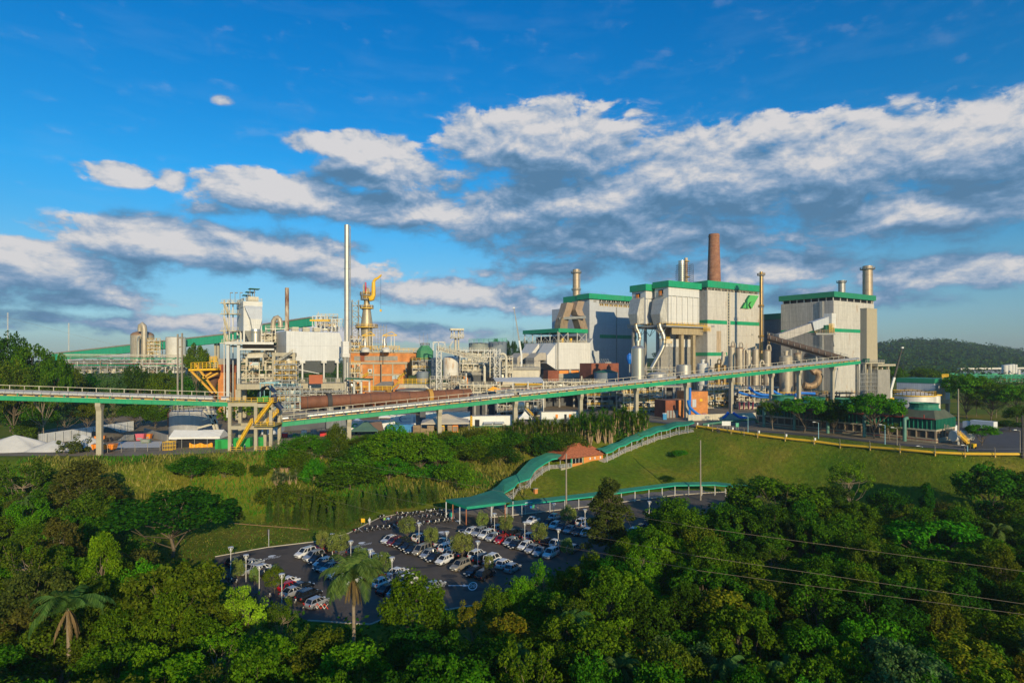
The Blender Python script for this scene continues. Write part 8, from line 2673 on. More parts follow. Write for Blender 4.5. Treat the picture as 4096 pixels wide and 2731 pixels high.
  # undergrowth and grass
g=np.random.default_rng(3)
def scatter(name,n,xr,yr,test,hgt,size,m,up,seed,aspect=.5):
 g=np.random.default_rng(seed)
 X_=g.uniform(*xr,n);Y_=g.uniform(*yr,n)
 keep=[i for i in range(n)if test(X_[i],Y_[i])]
 X_,Y_=X_[keep],Y_[keep]
 Z_=np.array([ground_z(a,b_)for a,b_ in zip(X_,Y_)])
 k=len(X_)
 pos=np.stack([X_,Y_,Z_+hgt*g.random(k)**1.5],1)
 s=size*(.6+.9*g.random((k,1)))
 if aspect<.35:
  a=unit(g.normal(size=(k,3))*np.array([1,1,0]))*s*aspect
  t_=np.concatenate([g.normal(size=(k,2))*.35,np.ones((k,1))],1)*s
  V=np.stack([pos-a,pos+a,pos+a*.3+t_,pos-a*.3+t_],1)
 else:
  nr=unit(g.normal(size=(k,3))*.7+np.array([0,-.2,up]))
  a=unit(np.cross(nr,g.normal(size=(k,3))));b_=np.cross(nr,a)
  V=np.stack([pos-a*s,pos-b_*s*.6,pos+a*s,pos+b_*s*.6],1)
 o=bpy.data.objects.new(name,quads(name,V,m))
 scene.collection.objects.link(o)
 o['kind']='stuff'
 return o
def pix(x,yy):
 z=ground_z(x,yy)
 return CX+x/yy*F,HY+(H-z)/yy*F
def in_wood(x,yy):
 a,b_=pix(x,yy)
 return not inside(a,b_,LOT)and not inside(a,b_,CLEAR)and b_>toplimit(a)+25 and ground_z(x,yy)<6
scatter('undergrowth',80000,(-175,175),(36,150),in_wood,2.6,.34,LM['dark'],.8,4,.6)
def on_bank(x,yy):
 yc,yf=np.interp(x,cxa,cya),np.interp(x,fxa,fya)
 t_=(yy-yf)/(yc-yf)
 return .06<t_<1.02 and x<4 and(t_<.9 or hnoise(x*3,yy*3)>-.1)
def straw(x,yy):
 return on_bank(x,yy)and(math.sin(x*.21+1.1)+math.sin(yy*.33+x*.1)+math.sin(x*.07+2))>-.3
def lush(x,yy):
 return on_bank(x,yy)and(math.sin(x*.21+1.1)+math.sin(yy*.33+x*.1)+math.sin(x*.07+2))<.2
scatter('tall_grass',52000,(-130,6),(134,218),straw,.1,.75,LM['straw'],1,5,.16)
scatter('lush_grass',42000,(-130,6),(134,218),lush,.1,.75,LM['lush'],1,6,.16)
def lawn(x,yy):
 a,b_=pix(x,yy)
 return not inside(a,b_,LOT)and(a<1600 or a>2120)and yy>110 and not(2040<a<2780 and 1700<b_<2010)and ground_z(x,yy)<14.2
scatter('lawn_grass',46000,(-95,130),(112,205),lawn,.02,.22,LM['straw'],1,8,.22)
scatter('verge_grass',30000,(-95,130),(112,205),lawn,.02,.24,LM['lush'],1,9,.22)
# bushes on the bank: x, y of the foot, radius px, height px, shape, leaf
BUSH=[(1225,1835,70,100,'round1','bright','green bush at the top of the bank right of the yellow stairs'),(1110,2010,75,75,'shrub','olive','yellow green bush behind the first cypresses'),(1215,2035,85,80,'shrub','olive','olive bush behind the middle cypresses'),(1320,2050,75,70,'shrub','mid','green bush behind the cypress row near its bend'),(1560,1890,125,165,'round0','bright','big feathery bush below the logo trailer'),(1680,1895,110,165,'round2','bright','big feathery bush left of the beige pavilion'),(1470,1870,70,110,'shrub','mid','dark green bush below the green tent'),(1400,1960,130,95,'mound','mid','smooth dark green mound of creeper in the middle of the bank'),(1410,1890,100,70,'mound','mid','upper smooth green mound below the green tent'),(1825,1965,85,120,'mound','bright','dome shaped green bush left of the covered stairs'),(1870,1850,90,80,'mound','mid','green mound on the upper bank left of the gate house'),(2000,1860,80,75,'mound','dark','dark mound on the upper bank near the gate house'),(2180,1840,66,95,'round1','dark','leafy dark tree right behind the gate house roof'),(900,1915,70,75,'shrub','mid','leafy bush on the left grass bank, right of two'),(765,1925,95,100,'round1','mid','leafy bush on the left grass bank, left of two'),(1035,1900,38,45,'shrub','dark','small dark bush on the grass below the stair tower'),(1600,2010,40,40,'shrub','olive','low bush above the cypress row'),(1480,1800,60,60,'mound','mid','bush on the bank crest below the green tent'),(1780,1780,60,50,'mound','olive','scrubby mound on the crest below the beige pavilion'),(1910,1770,60,50,'mound','olive','scrubby mound on the crest below the white cabin'),(2720,1830,35,30,'mound','bright','small bright shrub on the grass slope right of the wavy roof'),(2668,1925,30,22,'mound','dark','low dark shrub patch above the walkway canopy')]
r_=random.Random(41)
for i in range(40):
 xs=1110+1160*(i+r_.random())/40
 f=r_.random()
 yb_=float(np.interp(xs,[1120,1400,1700,2000,2270],[1850,1800,1775,1770,1790]))+f*float(np.interp(xs,[1120,1500,1800,2000,2270],[120,170,120,70,25]))
 BUSH.append((xs,yb_,r_.uniform(42,90),r_.uniform(50,125)if xs<1760 else r_.uniform(45,85),r_.choice(['shrub','round0','round1','mound','shrub']),r_.choice(['mid','bright','mid','olive','bright']),'leafy bank bush, %s from left among those left of the stairs'%ordinal(i)))
for i,(xs,yb_,rp,hp,kind,leaf,lb)in enumerate(BUSH):
 p=hit(xs,yb_)
 s_=p.y/F
 place_tree(kind,(p.x,p.y,ground_z(p.x,p.y)-.2),hp*s_*1.05,rp*s_*1.15,leaf,NAMES[kind.rstrip('012')]if 'round' not in kind else 'leafy_bush',lb,'bush',None,i+4)
 # cypress row
CY=[(1077,2091),(1112,2094),(1152,2097),(1187,2097),(1216,2100),(1254,2103),(1291,2107),(1323,2110),(1353,2116),(1372,2108),(1388,2100),(1404,2090),(1420,2082),(1436,2074),(1455,2066),(1475,2058),(1497,2051),(1525,2038),(1554,2038),(1573,2041),(1608,2035),(1634,2033),(1662,2028),(1690,2022),(1717,2014),(1742,2009)]
for i,(xs,yb_)in enumerate(CY):
 p=hit(xs,yb_)
 h=6.6+1.2*math.sin(i*1.7)
 place_tree('cypress',p,h*1.06,2.0+.35*math.sin(i*2.3),'cypress','cypress','slim cypress, %s from left in the row below the bank'%ordinal(i),'tree','row of cypresses below the bank',i).rotation_euler.x=.05*math.sin(i)
for i,(xs,yb_)in enumerate(((931,2068),(960,2072),(488,2012),(524,2008))):
 p=hit(xs,yb_)
 place_tree('cypress',p,3.0,1.5,'cypress','cypress',['small young cypress alone on the lawn, left of two','small young cypress alone on the lawn, right of two','small cypress at the foot of the left bank, left one','small cypress at the foot of the left bank, right one'][i],'tree','young cypresses',i)
 # small round trees of the car park
LT=[(952,2264,30),(1018,2288,22),(1098,2308,47),(1289,2152,31),(1353,2176,51),(1442,2223,38),(1527,2250,45),(1630,2105,40),(1725,2141,36),(1848,2180,54),(1928,2073,29),(2024,2092,36),(2158,2126,40),(2273,2057,37),(1955,2237,21),(2269,2180,30)]
for i,(xs,yc,rp)in enumerate(sorted(LT)):
 p=G(xs,yc,2.9)
 s_=p.y/F
 r=rp*s_
 place_tree('ball',(p.x,p.y,0),(2.9+r*.9)*1.04,r*1.08,'lot' if yc<2300 else 'olive','lollipop_tree','small round pale tree between the parked cars, %s from the left'%ordinal(i),'tree','small round trees of the car park',i)
 # yuccas
def rosette(V,c,n,L,g,droop=.5):
 a=g.random(n)*6.283
 e=g.uniform(-.9,1.25,n)
 dr=np.stack([np.cos(a)*np.cos(e),np.sin(a)*np.cos(e),np.sin(e)],1)
 sd=np.stack([-np.sin(a),np.cos(a),0*a],1)*.055
 tip=c+dr*L
 V.append(np.stack([c-sd+0*dr,c+sd+0*dr,tip+sd*.2,tip-sd*.2],1))
for k in range(2):
 g=np.random.default_rng(70+k)
 V=[];b=MB()
 heads=[(0,0,2.6),(.5,.3,2.0),(-.45,.2,1.7)]if k==0 else[(0,0,3.2),(.35,-.3,2.5),(-.3,.4,2.2),(.1,.5,1.6)]
 for hd in heads:
  rosette(V,np.array(hd,float),70,.85,g)
  b.tube([(0,0,-.4),(hd[0]*.6,hd[1]*.6,hd[2]*.5),hd],[.12,.10,.08],5)
 me=bpy.data.meshes.new('trunk');me.from_pydata(b.v,[],b.f);me.materials.append(WOOD);me.update()
 PROTO['yucca%d'%k]=(quads('crown',np.concatenate(V),LM['yucca']),me,1.0)
r_=random.Random(12)
YU=[(r_.uniform(1095,1325),r_.uniform(1835,1965))for _ in range(34)]
YU=[q for q in YU if not(q[0]>1250 and q[1]>1940)]
YU.sort()
for i,(xs,yb_)in enumerate(YU):
 p=hit(xs,yb_)
 place_tree('yucca%d'%(i%2),p,1.05,1.15,'yucca','yucca','spiky grey yucca, %s from left in the clump on the bank'%ordinal(i),'plant','yuccas in the clump on the bank',i)
YH=[]
for i in range(72):
 xs=2052+530*((i+r_.random())/72)
 lo_,hi_=(1745,1775)if xs<2300 else(1735,1790)
 YH.append((xs,r_.uniform(lo_,hi_)-(18 if xs>2450 else 0)))
for i,(xs,yb_)in enumerate(YH):
 p=hit(xs,yb_)
 s_=r_.uniform(1.9,2.6)if xs>2280 else r_.uniform(1.4,2.0)
 o=place_tree('yucca%d'%(i%2),p,s_*1.1,s_*.85,'mid' if xs>2280 else 'olive','yucca','%s yucca, %s from left in the crest hedge'%('green' if xs>2280 else 'yellowish',ordinal(i)),'plant','yucca hedge along the crest',i)
scatter('hedge_foliage',9000,(2,52),(200,222),lambda x,yy:2290<pix(x,yy)[0]<2575 and 1700<pix(x,yy)[1]<1790,4.2,.34,LM['mid'],.8,14,.5)
# palms
def palm(name,label,xs,yc,hc,L,seed,dead=4,nf=18,group=None,droop=1.0):
 g=np.random.default_rng(seed)
 p=G(xs,yc,hc)
 t=T(name,label,'palm',(p.x,p.y,0),group)
 V,D,rach=[],[],MB()
 for i in range(nf+dead):
  a=i*2.399+g.normal()*.2
  isd=i>=nf
  el0=g.uniform(.25,1.45)if not isd else-.9
  pts=[]
  q=np.array([0,0,hc],float)
  e=el0
  LL=L*g.uniform(.85,1.1)*(.75 if isd else 1)
  for j in range(13):
   pts.append(q.copy())
   q=q+LL/12*np.array([math.cos(a)*math.cos(e),math.sin(a)*math.cos(e),math.sin(e)])
   e-=(.10+.02*j)*droop*(.75+.5*((i*7)%5)/4)*(1 if not isd else .4)
   e=max(e,-1.45)
  if not isd:rach.tube([Vector(x)for x in pts[::3]],[.05,.04,.03,.02,.015],4)
  for j in range(1,13):
   dr=unit(pts[j]-pts[j-1])
   sd=unit(np.cross(dr,[0,0,1]))
   w=L*.16*math.sin(math.pi*(.12+.85*j/13))+.12
   for s_ in(-1,1):
    for k in range(4):
     c=pts[j-1]+(pts[j]-pts[j-1])*(k/4)
     tip=c+sd*s_*w*(.8 if not isd else .25)+dr*w*.5+np.array([0,0,-w*(.35+.35*g.random())])
     wd=dr*(.05 if not isd else .06)
     (D if isd else V).append([c-wd,c+wd,tip+wd*.5,tip-wd*.5])
 o=bpy.data.objects.new('frond_crown',quads('frond_crown',np.array(V),LM['palm']));scene.collection.objects.link(o);o.parent=t
 if D:
  o=bpy.data.objects.new('dead_frond',quads('dead_frond',np.array(D),LM['dead']));scene.collection.objects.link(o);o.parent=t
 me=bpy.data.meshes.new('midrib');me.from_pydata(rach.v,[],rach.f);me.materials.append(LM['palm']);o=bpy.data.objects.new('midrib',me);scene.collection.objects.link(o);o.parent=t
 b=MB();b.tube([(0,0,-.5),(.1,0,hc*.5),(0,0,hc)],[.24,.2,.17],8)
 me=bpy.data.meshes.new('trunk');me.from_pydata(b.v,[],b.f);me.materials.append(PBARK);o=bpy.data.objects.new('trunk',me);scene.collection.objects.link(o);o.parent=t
palm('queen_palm','tall drooping palm with brown hanging fronds in front of the parked cars',1412,2305,12.5,5.0,3,7,34,None,1.2)
palm('queen_palm','large palm with spreading fronds near the lower left corner',272,2430,12.0,4.8,4,5,18,None,.9)
for i,(xs,yc,hc,lb)in enumerate(((90,2010,10.5,'palm with feathery fronds at the left edge'),(2290,2470,8.5,'palm in the middle of the wood near the bottom'),(2480,2690,8,'weeping palm at the bottom edge below the orange yellow tree'),(2900,2690,8,'weeping palm at the bottom edge right of the silvery tree'),(3150,2680,8,'pale palm at the bottom edge of the right wood'),(2050,2640,8,'palm at the bottom edge below the car park'),(3990,2120,9,'weeping palm by the right edge'))):
 palm('palm_tree',lb,xs,yc,hc,3.0,10+i,1,14,None,1.2)
 # trees on the plateau
PT=[(40,1325,176,90,'round0','dark'),(135,1372,173,90,'umbrella1','mid'),(228,1418,168,62,'umbrella2','mid'),(55,1452,160,95,'round1','olive'),(175,1490,158,85,'sparse1','olive'),(300,1478,192,55,'round2','olive'),(375,1495,200,55,'round0','dark'),(450,1500,200,55,'umbrella0','grey'),(545,1462,215,75,'round1','dark'),(650,1486,212,65,'umbrella1','mid'),(735,1505,205,50,'round0','mid'),(785,1374,268,58,'umbrella0','mid'),(50,1600,166,90,'round2','dark'),(160,1605,164,80,'round0','mid'),(260,1615,170,75,'sparse0','grey'),(350,1612,174,70,'umbrella0','olive'),(440,1620,178,65,'sparse2','grey'),(540,1618,180,70,'umbrella2','mid'),(620,1636,180,55,'round1','mid'),(3090,1592,163,72,'sparse1','mid'),(3218,1588,158,116,'umbrella2','bright'),(3335,1600,153,66,'round2','dark'),(3498,1572,146,132,'umbrella0','bright'),(3560,1690,142,45,'sparse0','olive'),(3928,1698,134,70,'umbrella1','bright'),(3865,1494,192,100,'umbrella1','bright'),(3965,1528,186,100,'umbrella2','mid'),(4070,1540,180,105,'umbrella0','bright'),(3905,1570,200,48,'tall0','olive'),(3985,1575,196,48,'tall1','grey'),(4085,1620,168,70,'round1','mid'),(3690,1472,320,75,'umbrella2','mid'),(3590,1462,310,45,'round0','mid'),(3780,1490,330,50,'round2','mid'),(4040,1680,160,55,'round0','dark')]
names_l=[]
for i,(xs,yt_,d_,rp,kind,leaf)in enumerate(PT):
 p=P(xs,HY,d_)
 zg=ground_z(p.x,p.y)
 h=Zp(yt_,d_)-zg
 side='behind the left conveyor' if i<12 else 'below the left conveyor girder' if i<19 else 'along the road by the green cooling bank' if i<24 else 'on the plateau at the right edge'
 k=i if i<12 else i-12 if i<19 else i-19 if i<24 else i-24
 kb=kind.rstrip('012')
 place_tree(kind,(p.x,p.y,zg),h/.95,rp*d_*KS/F,leaf,NAMES[kb],'%s %s tree, %s listed %s'%(SHAPE[kb],LOOK[leaf],ordinal(k),side),'tree','trees '+side,i)
for i in range(9):
 xs=1985+i*24+6*math.sin(i*2)
 p=P(xs,HY,500+8*(i%3))
 h=Zp(1352+14*abs(math.sin(i*1.3)),500)-BASE
 place_tree('tall%d'%(i%3),(p.x,p.y,BASE),h,6.5,'dark','dark_tree','dark tall tree, %s from left in the grove behind the far tanks'%ordinal(i),'tree','dark grove behind the far tanks',i)
 # far woods and the wooded hill
def hillz(x,yy):
 px=CX+x/yy*F
 prof=float(np.interp(px,[2700,3300,3500,3640,3740,3850,3960,4096,4400,5200],[1424,1400,1380,1366,1364,1376,1392,1412,1420,1424]))
 top=H+(HY-prof)/F*1600
 f=max(0,1-abs(yy-1600)/620)**.7
 return BASE+max(0,(top-BASE))*f
b=MB()
gx,gy=list(np.arange(350,2200,40)),list(np.arange(980,2300,40))
b.v=[(float(x),float(yy),hillz(x,yy)-5)for yy in gy for x in gx]
n=len(gx)
b.f=[(j*n+i,j*n+i+1,(j+1)*n+i+1,(j+1)*n+i)for j in range(len(gy)-1)for i in range(n-1)]
b.build('hill',LM['dark'],kind='structure',smooth=True)
g=np.random.default_rng(31)
def far_wood(name,pts,size,nleaf,leafsz,m):
 C=np.array(pts)
 s_=size*(.5+1.0*g.random(len(C))**1.6)
 V=leaves(g,C,np.stack([s_,s_,s_*.75],1),nleaf,leafsz,.6)
 o=bpy.data.objects.new(name,quads(name,V,m));scene.collection.objects.link(o);o['kind']='stuff'
 return o
pts=[]
while len(pts)<2300:
 x,yy=g.uniform(380,1900),g.uniform(1000,1640)
 pts.append((x,yy,hillz(x,yy)+g.uniform(-2,5)))
far_wood('hill_wood',pts,11,36,5.0,LM['dark'])
pts=[]
while len(pts)<1500:
 yy=g.uniform(560,1500)
 x=g.uniform(-1.0,1.0)*yy*.95
 if abs(x/yy)<.32 and yy<620:continue
 pts.append((x,yy,BASE+g.uniform(2,9)+(yy-560)*.004))
far_wood('far_wood',pts,8.5,26,3.4,LM['dark'])
pts=[(g.uniform(-.9,-.40)*yy,yy,BASE+g.uniform(1,5))for yy in g.uniform(220,560,420)]
far_wood('left_scrub',pts,4.2,60,1.3,LM['mid'])
pts=[(g.uniform(.66,.95)*yy,yy,BASE+g.uniform(1,5))for yy in g.uniform(320,620,200)]
far_wood('right_scrub',pts,5,60,1.5,LM['mid'])
# -- VEHICLES
PAINT={'white':mat('paint white',(.70,.70,.69),.3,var=.03,coat=.5),'silver':mat('paint silver',(.42,.43,.44),.3,.4,var=.03,coat=.5),'grey':mat('paint grey',(.13,.14,.15),.3,.3,var=.03,coat=.5),'black':mat('paint black',(.010,.011,.013),.25,var=.03,coat=.5),'red':mat('paint red',(.42,.008,.012),.3,var=.03,coat=.5),'dark red':mat('paint dark red',(.13,.010,.014),.3,var=.03,coat=.5),'beige':mat('paint beige',(.36,.32,.25),.3,.3,var=.03,coat=.5),'dark blue':mat('paint dark blue',(.012,.02,.05),.25,var=.03,coat=.5)}
SPEC={'hatchback':(3.9,.83,1.50,.95,-1.72,1.12,-1.35,.35,.93),'sedan':(4.4,.85,1.46,.95,-1.55,1.15,-.85,.35,.90),'suv':(4.3,.88,1.68,1.05,-1.95,1.15,-1.65,.45,1.02),'pickup':(4.5,.84,1.58,1.0,-.55,1.2,-.30,.50,.98),'van':(4.2,.87,1.85,1.05,-2.0,1.45,-1.85,.75,1.02),'beetle':(4.0,.76,1.50,.95,-1.55,.85,-.75,.35,.88)}
CARS={}
def car_proto(kind):
 L,hw,zr,zb,gr,gf,rr,rf,hd=SPEC[kind]
 t=T('parked_car','x','car')
 st=[(-L/2,.38,.80,.86),(-L/2+.10,.26,zb-.06,.96),(gr-.02 if kind!='sedan' else gr,.22,zb,1.0),(0,.20,zb,1.0),(gf,.22,hd+.02,1.0),(L/2-.35,.24,hd-.14,.96),(L/2-.06,.27,hd-.30,.88),(L/2,.36,.58,.80)]
 if kind=='beetle':
  st=[(-L/2,.35,.5,.6),(-L/2+.3,.25,.78,.85),(-1.3,.22,.95,1),(0,.2,.95,.95),(.85,.22,.92,1),(1.5,.25,.80,.85),(L/2-.1,.3,.62,.7),(L/2,.38,.5,.6)]
 b=MB()
 b.rings([[(x,s*hw*k*q,z)for s,k,z in((-1,.90,z0),(-1,1,z0+.18),(-1,1,z1-.20),(-1,.90,z1),(1,.90,z1),(1,1,z1-.20),(1,1,z0+.18),(1,.90,z0))]for x,z0,z1,q in st])
 if kind=='pickup':
  b.lbox(Fr(0,0,0),-2.15,-.65,-.62,.62,.99,1.005)
 b.build('body',PAINT['white'],t,smooth=True)
 lo=[(gr,-hw*.88),(gf,-hw*.86),(gf,hw*.86),(gr,hw*.88)]
 hi=[(rr,-hw*.70),(rf,-hw*.70),(rf,hw*.70),(rr,hw*.70)]
 MB().rings([[(x,y,zb-.04)for x,y in lo],[(x,y,zr-.05)for x,y in hi]]).build('window_glass',GLASS,t)
 b=MB()
 b.rings([[(x,y*1.03,zr-.07)for x,y in hi],[(x*.97,y*1.02,zr-.02)for x,y in hi],[(x*.85,y*.8,zr+.02)for x,y in hi]])
 for(x,y),(x2,y2)in zip(lo,hi):
  b.bar((x,y,zb-.04),(x2,y2*1.02,zr-.05),.09)
 for y in(-1,1):
  for f in((.5,)if kind in('pickup','beetle')else(.42,.72)if kind!='van' else(.3,.6)):
   b.bar((gr+(gf-gr)*f,y*hw*.885,zb-.04),(rr+(rf-rr)*f,y*hw*.715,zr-.05),.10)
 b.build('roof',PAINT['white'],t)
 for x in(-L/2+.78,L/2-.80):
  for y in(-1,1):
   w=MB().tube([(x,y*(hw-.16),.31),(x,y*(hw+.02),.31)],.31,16).build('wheel',TYRE,t,smooth=True)
   MB().tube([(x,y*(hw+.015),.31),(x,y*(hw+.035),.31)],.19,12).build('rim',RIM,w)
 for y in(-1,1):
  MB().box((L/2-.10,y*hw*.62,.66),(.20,.34,.14)).build('headlight',LAMPM,t)
  MB().box((-L/2+.06,y*hw*.74,.80),(.14,.22,.26)).build('taillight',TAIL,t)
  MB().box((gf-.25,y*(hw+.06),zb+.06),(.12,.14,.12)).build('mirror',PAINT['white'],t)
 MB().box((L/2+.005,0,.40),(.03,.40,.13)).build('number_plate',CONTW,t)
 MB().box((L/2-.02,0,.52),(.06,hw*1.0,.12)).build('grille',DKST,t)
 if kind=='pickup':
  MB().box((-1.4,0,1.0),(1.45,1.25,.03)).build('load_bed',DKST,t)
 for ch in t.children:
  if ch.name.split('.')[0]in('body','roof','mirror'):
   ch.material_slots[0].link='OBJECT'
 return t
used=set()
def put_car(kind,col,xs,ys,ang,label,group):
 if kind not in CARS:CARS[kind]=car_proto(kind)
 if kind not in used:
  t=CARS[kind];used.add(kind)
 else:
  t=copy_tree(CARS[kind])
 p=G(xs,ys,.7)
 t.location=(p.x,p.y,.015)
 t.rotation_euler=(0,0,R(ang+rnd.uniform(-2,2)))
 for ch in t.children:
  if ch.name.split('.')[0]in('body','roof','mirror'):
   ch.material_slots[0].link='OBJECT'
   ch.material_slots[0].material=PAINT[col]
 tag(t,label,'car',group)
 return t
for k in SPEC:CARS[k]=car_proto(k)
KD={'h':'hatchback','s':'sedan','u':'suv','p':'pickup','v':'van','b':'beetle'}
KN={'h':'hatchback','s':'sedan','u':'tall car','p':'pickup','v':'van','b':'rounded old car'}
CO={'w':'white','s':'silver','g':'grey','k':'black','r':'red','d':'dark red','e':'beige','n':'dark blue'}
ROWS=[('row facing the lawn',236,'uw1222,2206 us1255,2219 hk1270,2231 hw1293,2244 sk1298,2257 ss1322,2263 hw1346,2285 hw1372,2303 sw1398,2318'),('row backing onto the lawn row',56,'hd1300,2180 hk1335,2186 sg1380,2195 hg1424,2198 hs1458,2208 hw1490,2224 hs1470,2285 hr1502,2300 hw1529,2322 sk1552,2350 ss1592,2362 sw1590,2283 hg1607,2299 uw1638,2312 ss1738,2336'),('row below the motorcycles',236,'sw1561,2151 hd1578,2161 uk1608,2167 sk1634,2178 sk1655,2191 ve1687,2196 hs1714,2210 sk1742,2223 hw1777,2233 ue1841,2256 sk1897,2278'),('row behind the motorcycle row',56,'hw1679,2143 hk1708,2152 sn1738,2158 pw1772,2165 hw1785,2184 hs1817,2207 sk1852,2206 uw1908,2213 uk1930,2229 vw1970,2233 hw2016,2249 hs2050,2265 uk1941,2292'),('row before the wide canopy',236,'sk1867,2111 hw1884,2120 us1917,2123 uw1945,2133 hs1972,2143 hr2006,2152 hs2043,2161 sk2066,2172 hw2101,2177 ss2131,2188 ps2163,2200 uw2203,2208'),('row behind the red car',56,'hk1970,2099 hs1992,2107 hn2022,2115 hk2052,2125 pk2090,2131 hs2118,2140 hk2146,2148 hn2186,2159 bw2222,2167 pk2250,2178 ss2294,2187'),('farthest row by the tall pole',236,'pw2131,2077 hk2191,2087 hw2220,2096 hg2248,2104 ss2281,2112 sk2316,2120 hw2346,2124'),('farthest row at the walkway',56,'ss2219,2062 hg2300,2072 uw2330,2083 hw2350,2094 sk2378,2106'),('row behind the dull pine',236,'uw2616,2082 hw2532,2122 hk2586,2092 ss2650,2074 hn2560,2108'),('near left corner block',56,'uk952,2240 ss1008,2247 ps1004,2272 hw1052,2268 sk1056,2286 hw1154,2320 hr1160,2338 sk1204,2342 ss1172,2360 uk1236,2374 hs1268,2402'),('hidden row at the right edge',236,'hw3905,2045 hs3950,2060 hw3990,2075 sk4035,2085 hw4075,2095')]
for desc,ang,cars in ROWS:
 lst=sorted([(int(c[2:].split(',')[0]),int(c[2:].split(',')[1]),c[0],c[1])for c in cars.split()])
 for i,(xs,ys,k,c)in enumerate(lst):
  put_car(KD[k],CO[c],xs,ys+3,ang,'%s %s, %s from left in the %s'%(CO[c],KN[k],ordinal(i),desc),'cars parked in the car park')
for k in KD.values():
 if k not in used:
  for ch in list(CARS[k].children_recursive):bpy.data.objects.remove(ch)
  bpy.data.objects.remove(CARS[k])
  # motorcycles
def moto_proto():
 t=T('motorcycle','x','motorcycle')
 for x in(-.62,.66):
  w=MB().tube([(x,-.055,.30),(x,.055,.30)],.30,14).build('wheel',TYRE,t,smooth=True)
  MB().tube([(x,-.062,.30),(x,.062,.30)],.17,10).build('rim',DKST,w)
 b=MB()
 b.rings([[(x,s*w,z)for s,z in((-1,z0),(-1,z1),(1,z1),(1,z0))]for x,w,z0,z1 in((-.25,.10,.45,.72),(.05,.16,.50,.86),(.34,.14,.60,.92),(.46,.07,.70,.86))])
 b.rings([[(x,s*w,z)for s,z in((-1,z0),(-1,z1),(1,z1),(1,z0))]for x,w,z0,z1 in((-.85,.07,.62,.72),(-.5,.09,.55,.74),(-.25,.10,.50,.74))])
 b.build('bodywork',PAINT['red'],t)
 MB().rings([[(x,s*w,z)for s,z in((-1,z0),(-1,z1),(1,z1),(1,z0))]for x,w,z0,z1 in((-.80,.09,.73,.80),(-.3,.13,.72,.80),(.05,.11,.78,.84))]).build('seat',TYRE,t)
 MB().box((.05,0,.40),(.42,.26,.30)).build('engine',GREYST,t)
 MB().tube([(.66,0,.30),(.52,0,.80),(.46,0,1.0)],.045,6).build('fork',RIM,t)
 MB().tube([(.36,-.36,1.02),(.46,0,1.0),(.36,.36,1.02)],.028,6).build('handlebar',DKST,t)
 MB().lathe(.58,0,[(.09,.82),(.11,.88),(.08,.95)],8).build('headlight',LAMPM,t)
 MB().tube([(-.85,.13,.42),(.1,.15,.33)],.045,6).build('exhaust',RIM,t)
 return t
mp=moto_proto()
MOTO=[('front row','1420,2121r 1433,2117k 1467,2116k 1487,2112k 1508,2107d 1531,2106k 1553,2106k 1571,2101d 1591,2092r 1640,2088k 1668,2085k 1694,2088e 1712,2087d 1738,2086k 1751,2082n 1774,2080k 1789,2077d 1806,2073w'),('middle row','1520,2067k 1532,2064k 1564,2070r 1588,2052r 1590,2070k 1608,2070w 1624,2062d 1640,2068r 1688,2066k 1708,2064r 1722,2064n 1746,2056k 1764,2060k 1782,2056k'),('back row','1606,2052k 1628,2052n 1650,2052k 1664,2048k 1680,2048d 1704,2042k 1720,2043w 1732,2038k 1756,2039k 1778,2047k'),('group behind the pine','2580,2050k 2590,2054d 2600,2052k 2610,2058n 2620,2056k 2628,2062k'),('dark corner at the left trees','905,2302r 922,2318n 946,2322n 1080,2378k 1180,2402n')]
first=True
for desc,items in MOTO:
 lst=sorted((int(q.split(',')[0]),int(q.split(',')[1][:-1]),q[-1])for q in items.split())
 for i,(xs,ys,c)in enumerate(lst):
  t=mp if first else copy_tree(mp)
  first=False
  p=G(xs,ys,.5)
  t.location=(p.x,p.y,.015)
  t.rotation_euler=(R(5),0,R(-52+rnd.uniform(-14,14)))
  for ch in t.children:
   if ch.name.startswith('bodywork'):
    ch.material_slots[0].link='OBJECT';ch.material_slots[0].material=PAINT[CO[c]]
  tag(t,'%s motorcycle, %s from left in the %s'%(CO[c],ordinal(i),desc),'motorcycle','parked motorcycles')
  # car park lamps
LPS=[(923,2186),(984,2217),(1037,2259),(1127,2293),(1330,2133),(1403,2162),(1481,2195),(1568,2227),(1676,2090),(1787,2124),(1911,2163),(1978,2052),(2099,2086),(2233,2115),(2215,2011),(2340,2036),(2597,2004),(3762,1966)]
for i,(xs,yt_)in enumerate(LPS):
 p=G(xs,yt_,4.7)
 t=T('lamp_post','slender lamp post with funnel top, %s from left in the car park'%ordinal(i),'lamp',(p.x,p.y,0),'lamp posts of the car park')
 MB().tube([(p.x,p.y,0),(p.x,p.y,3.75)],[.075,.055],8).build('pole',WHITEST,t,smooth=True)
 b=MB()
 for k in range(3):
  a=k*2.094
  b.bar((p.x,p.y,3.7),(p.x+.5*math.cos(a),p.y+.5*math.sin(a),4.6),.055)
 b.build('bracket',WHITEST,t)
 MB().lathe(p.x,p.y,[(.40,4.58),(.47,4.62),(.45,4.70),(.05,4.76)],16).build('reflector',GREYCL,t)
 MB().lathe(p.x,p.y,[(.06,4.0),(.13,4.15),(.13,4.35),(.05,4.45)],10).build('lamp',LAMPM,t)
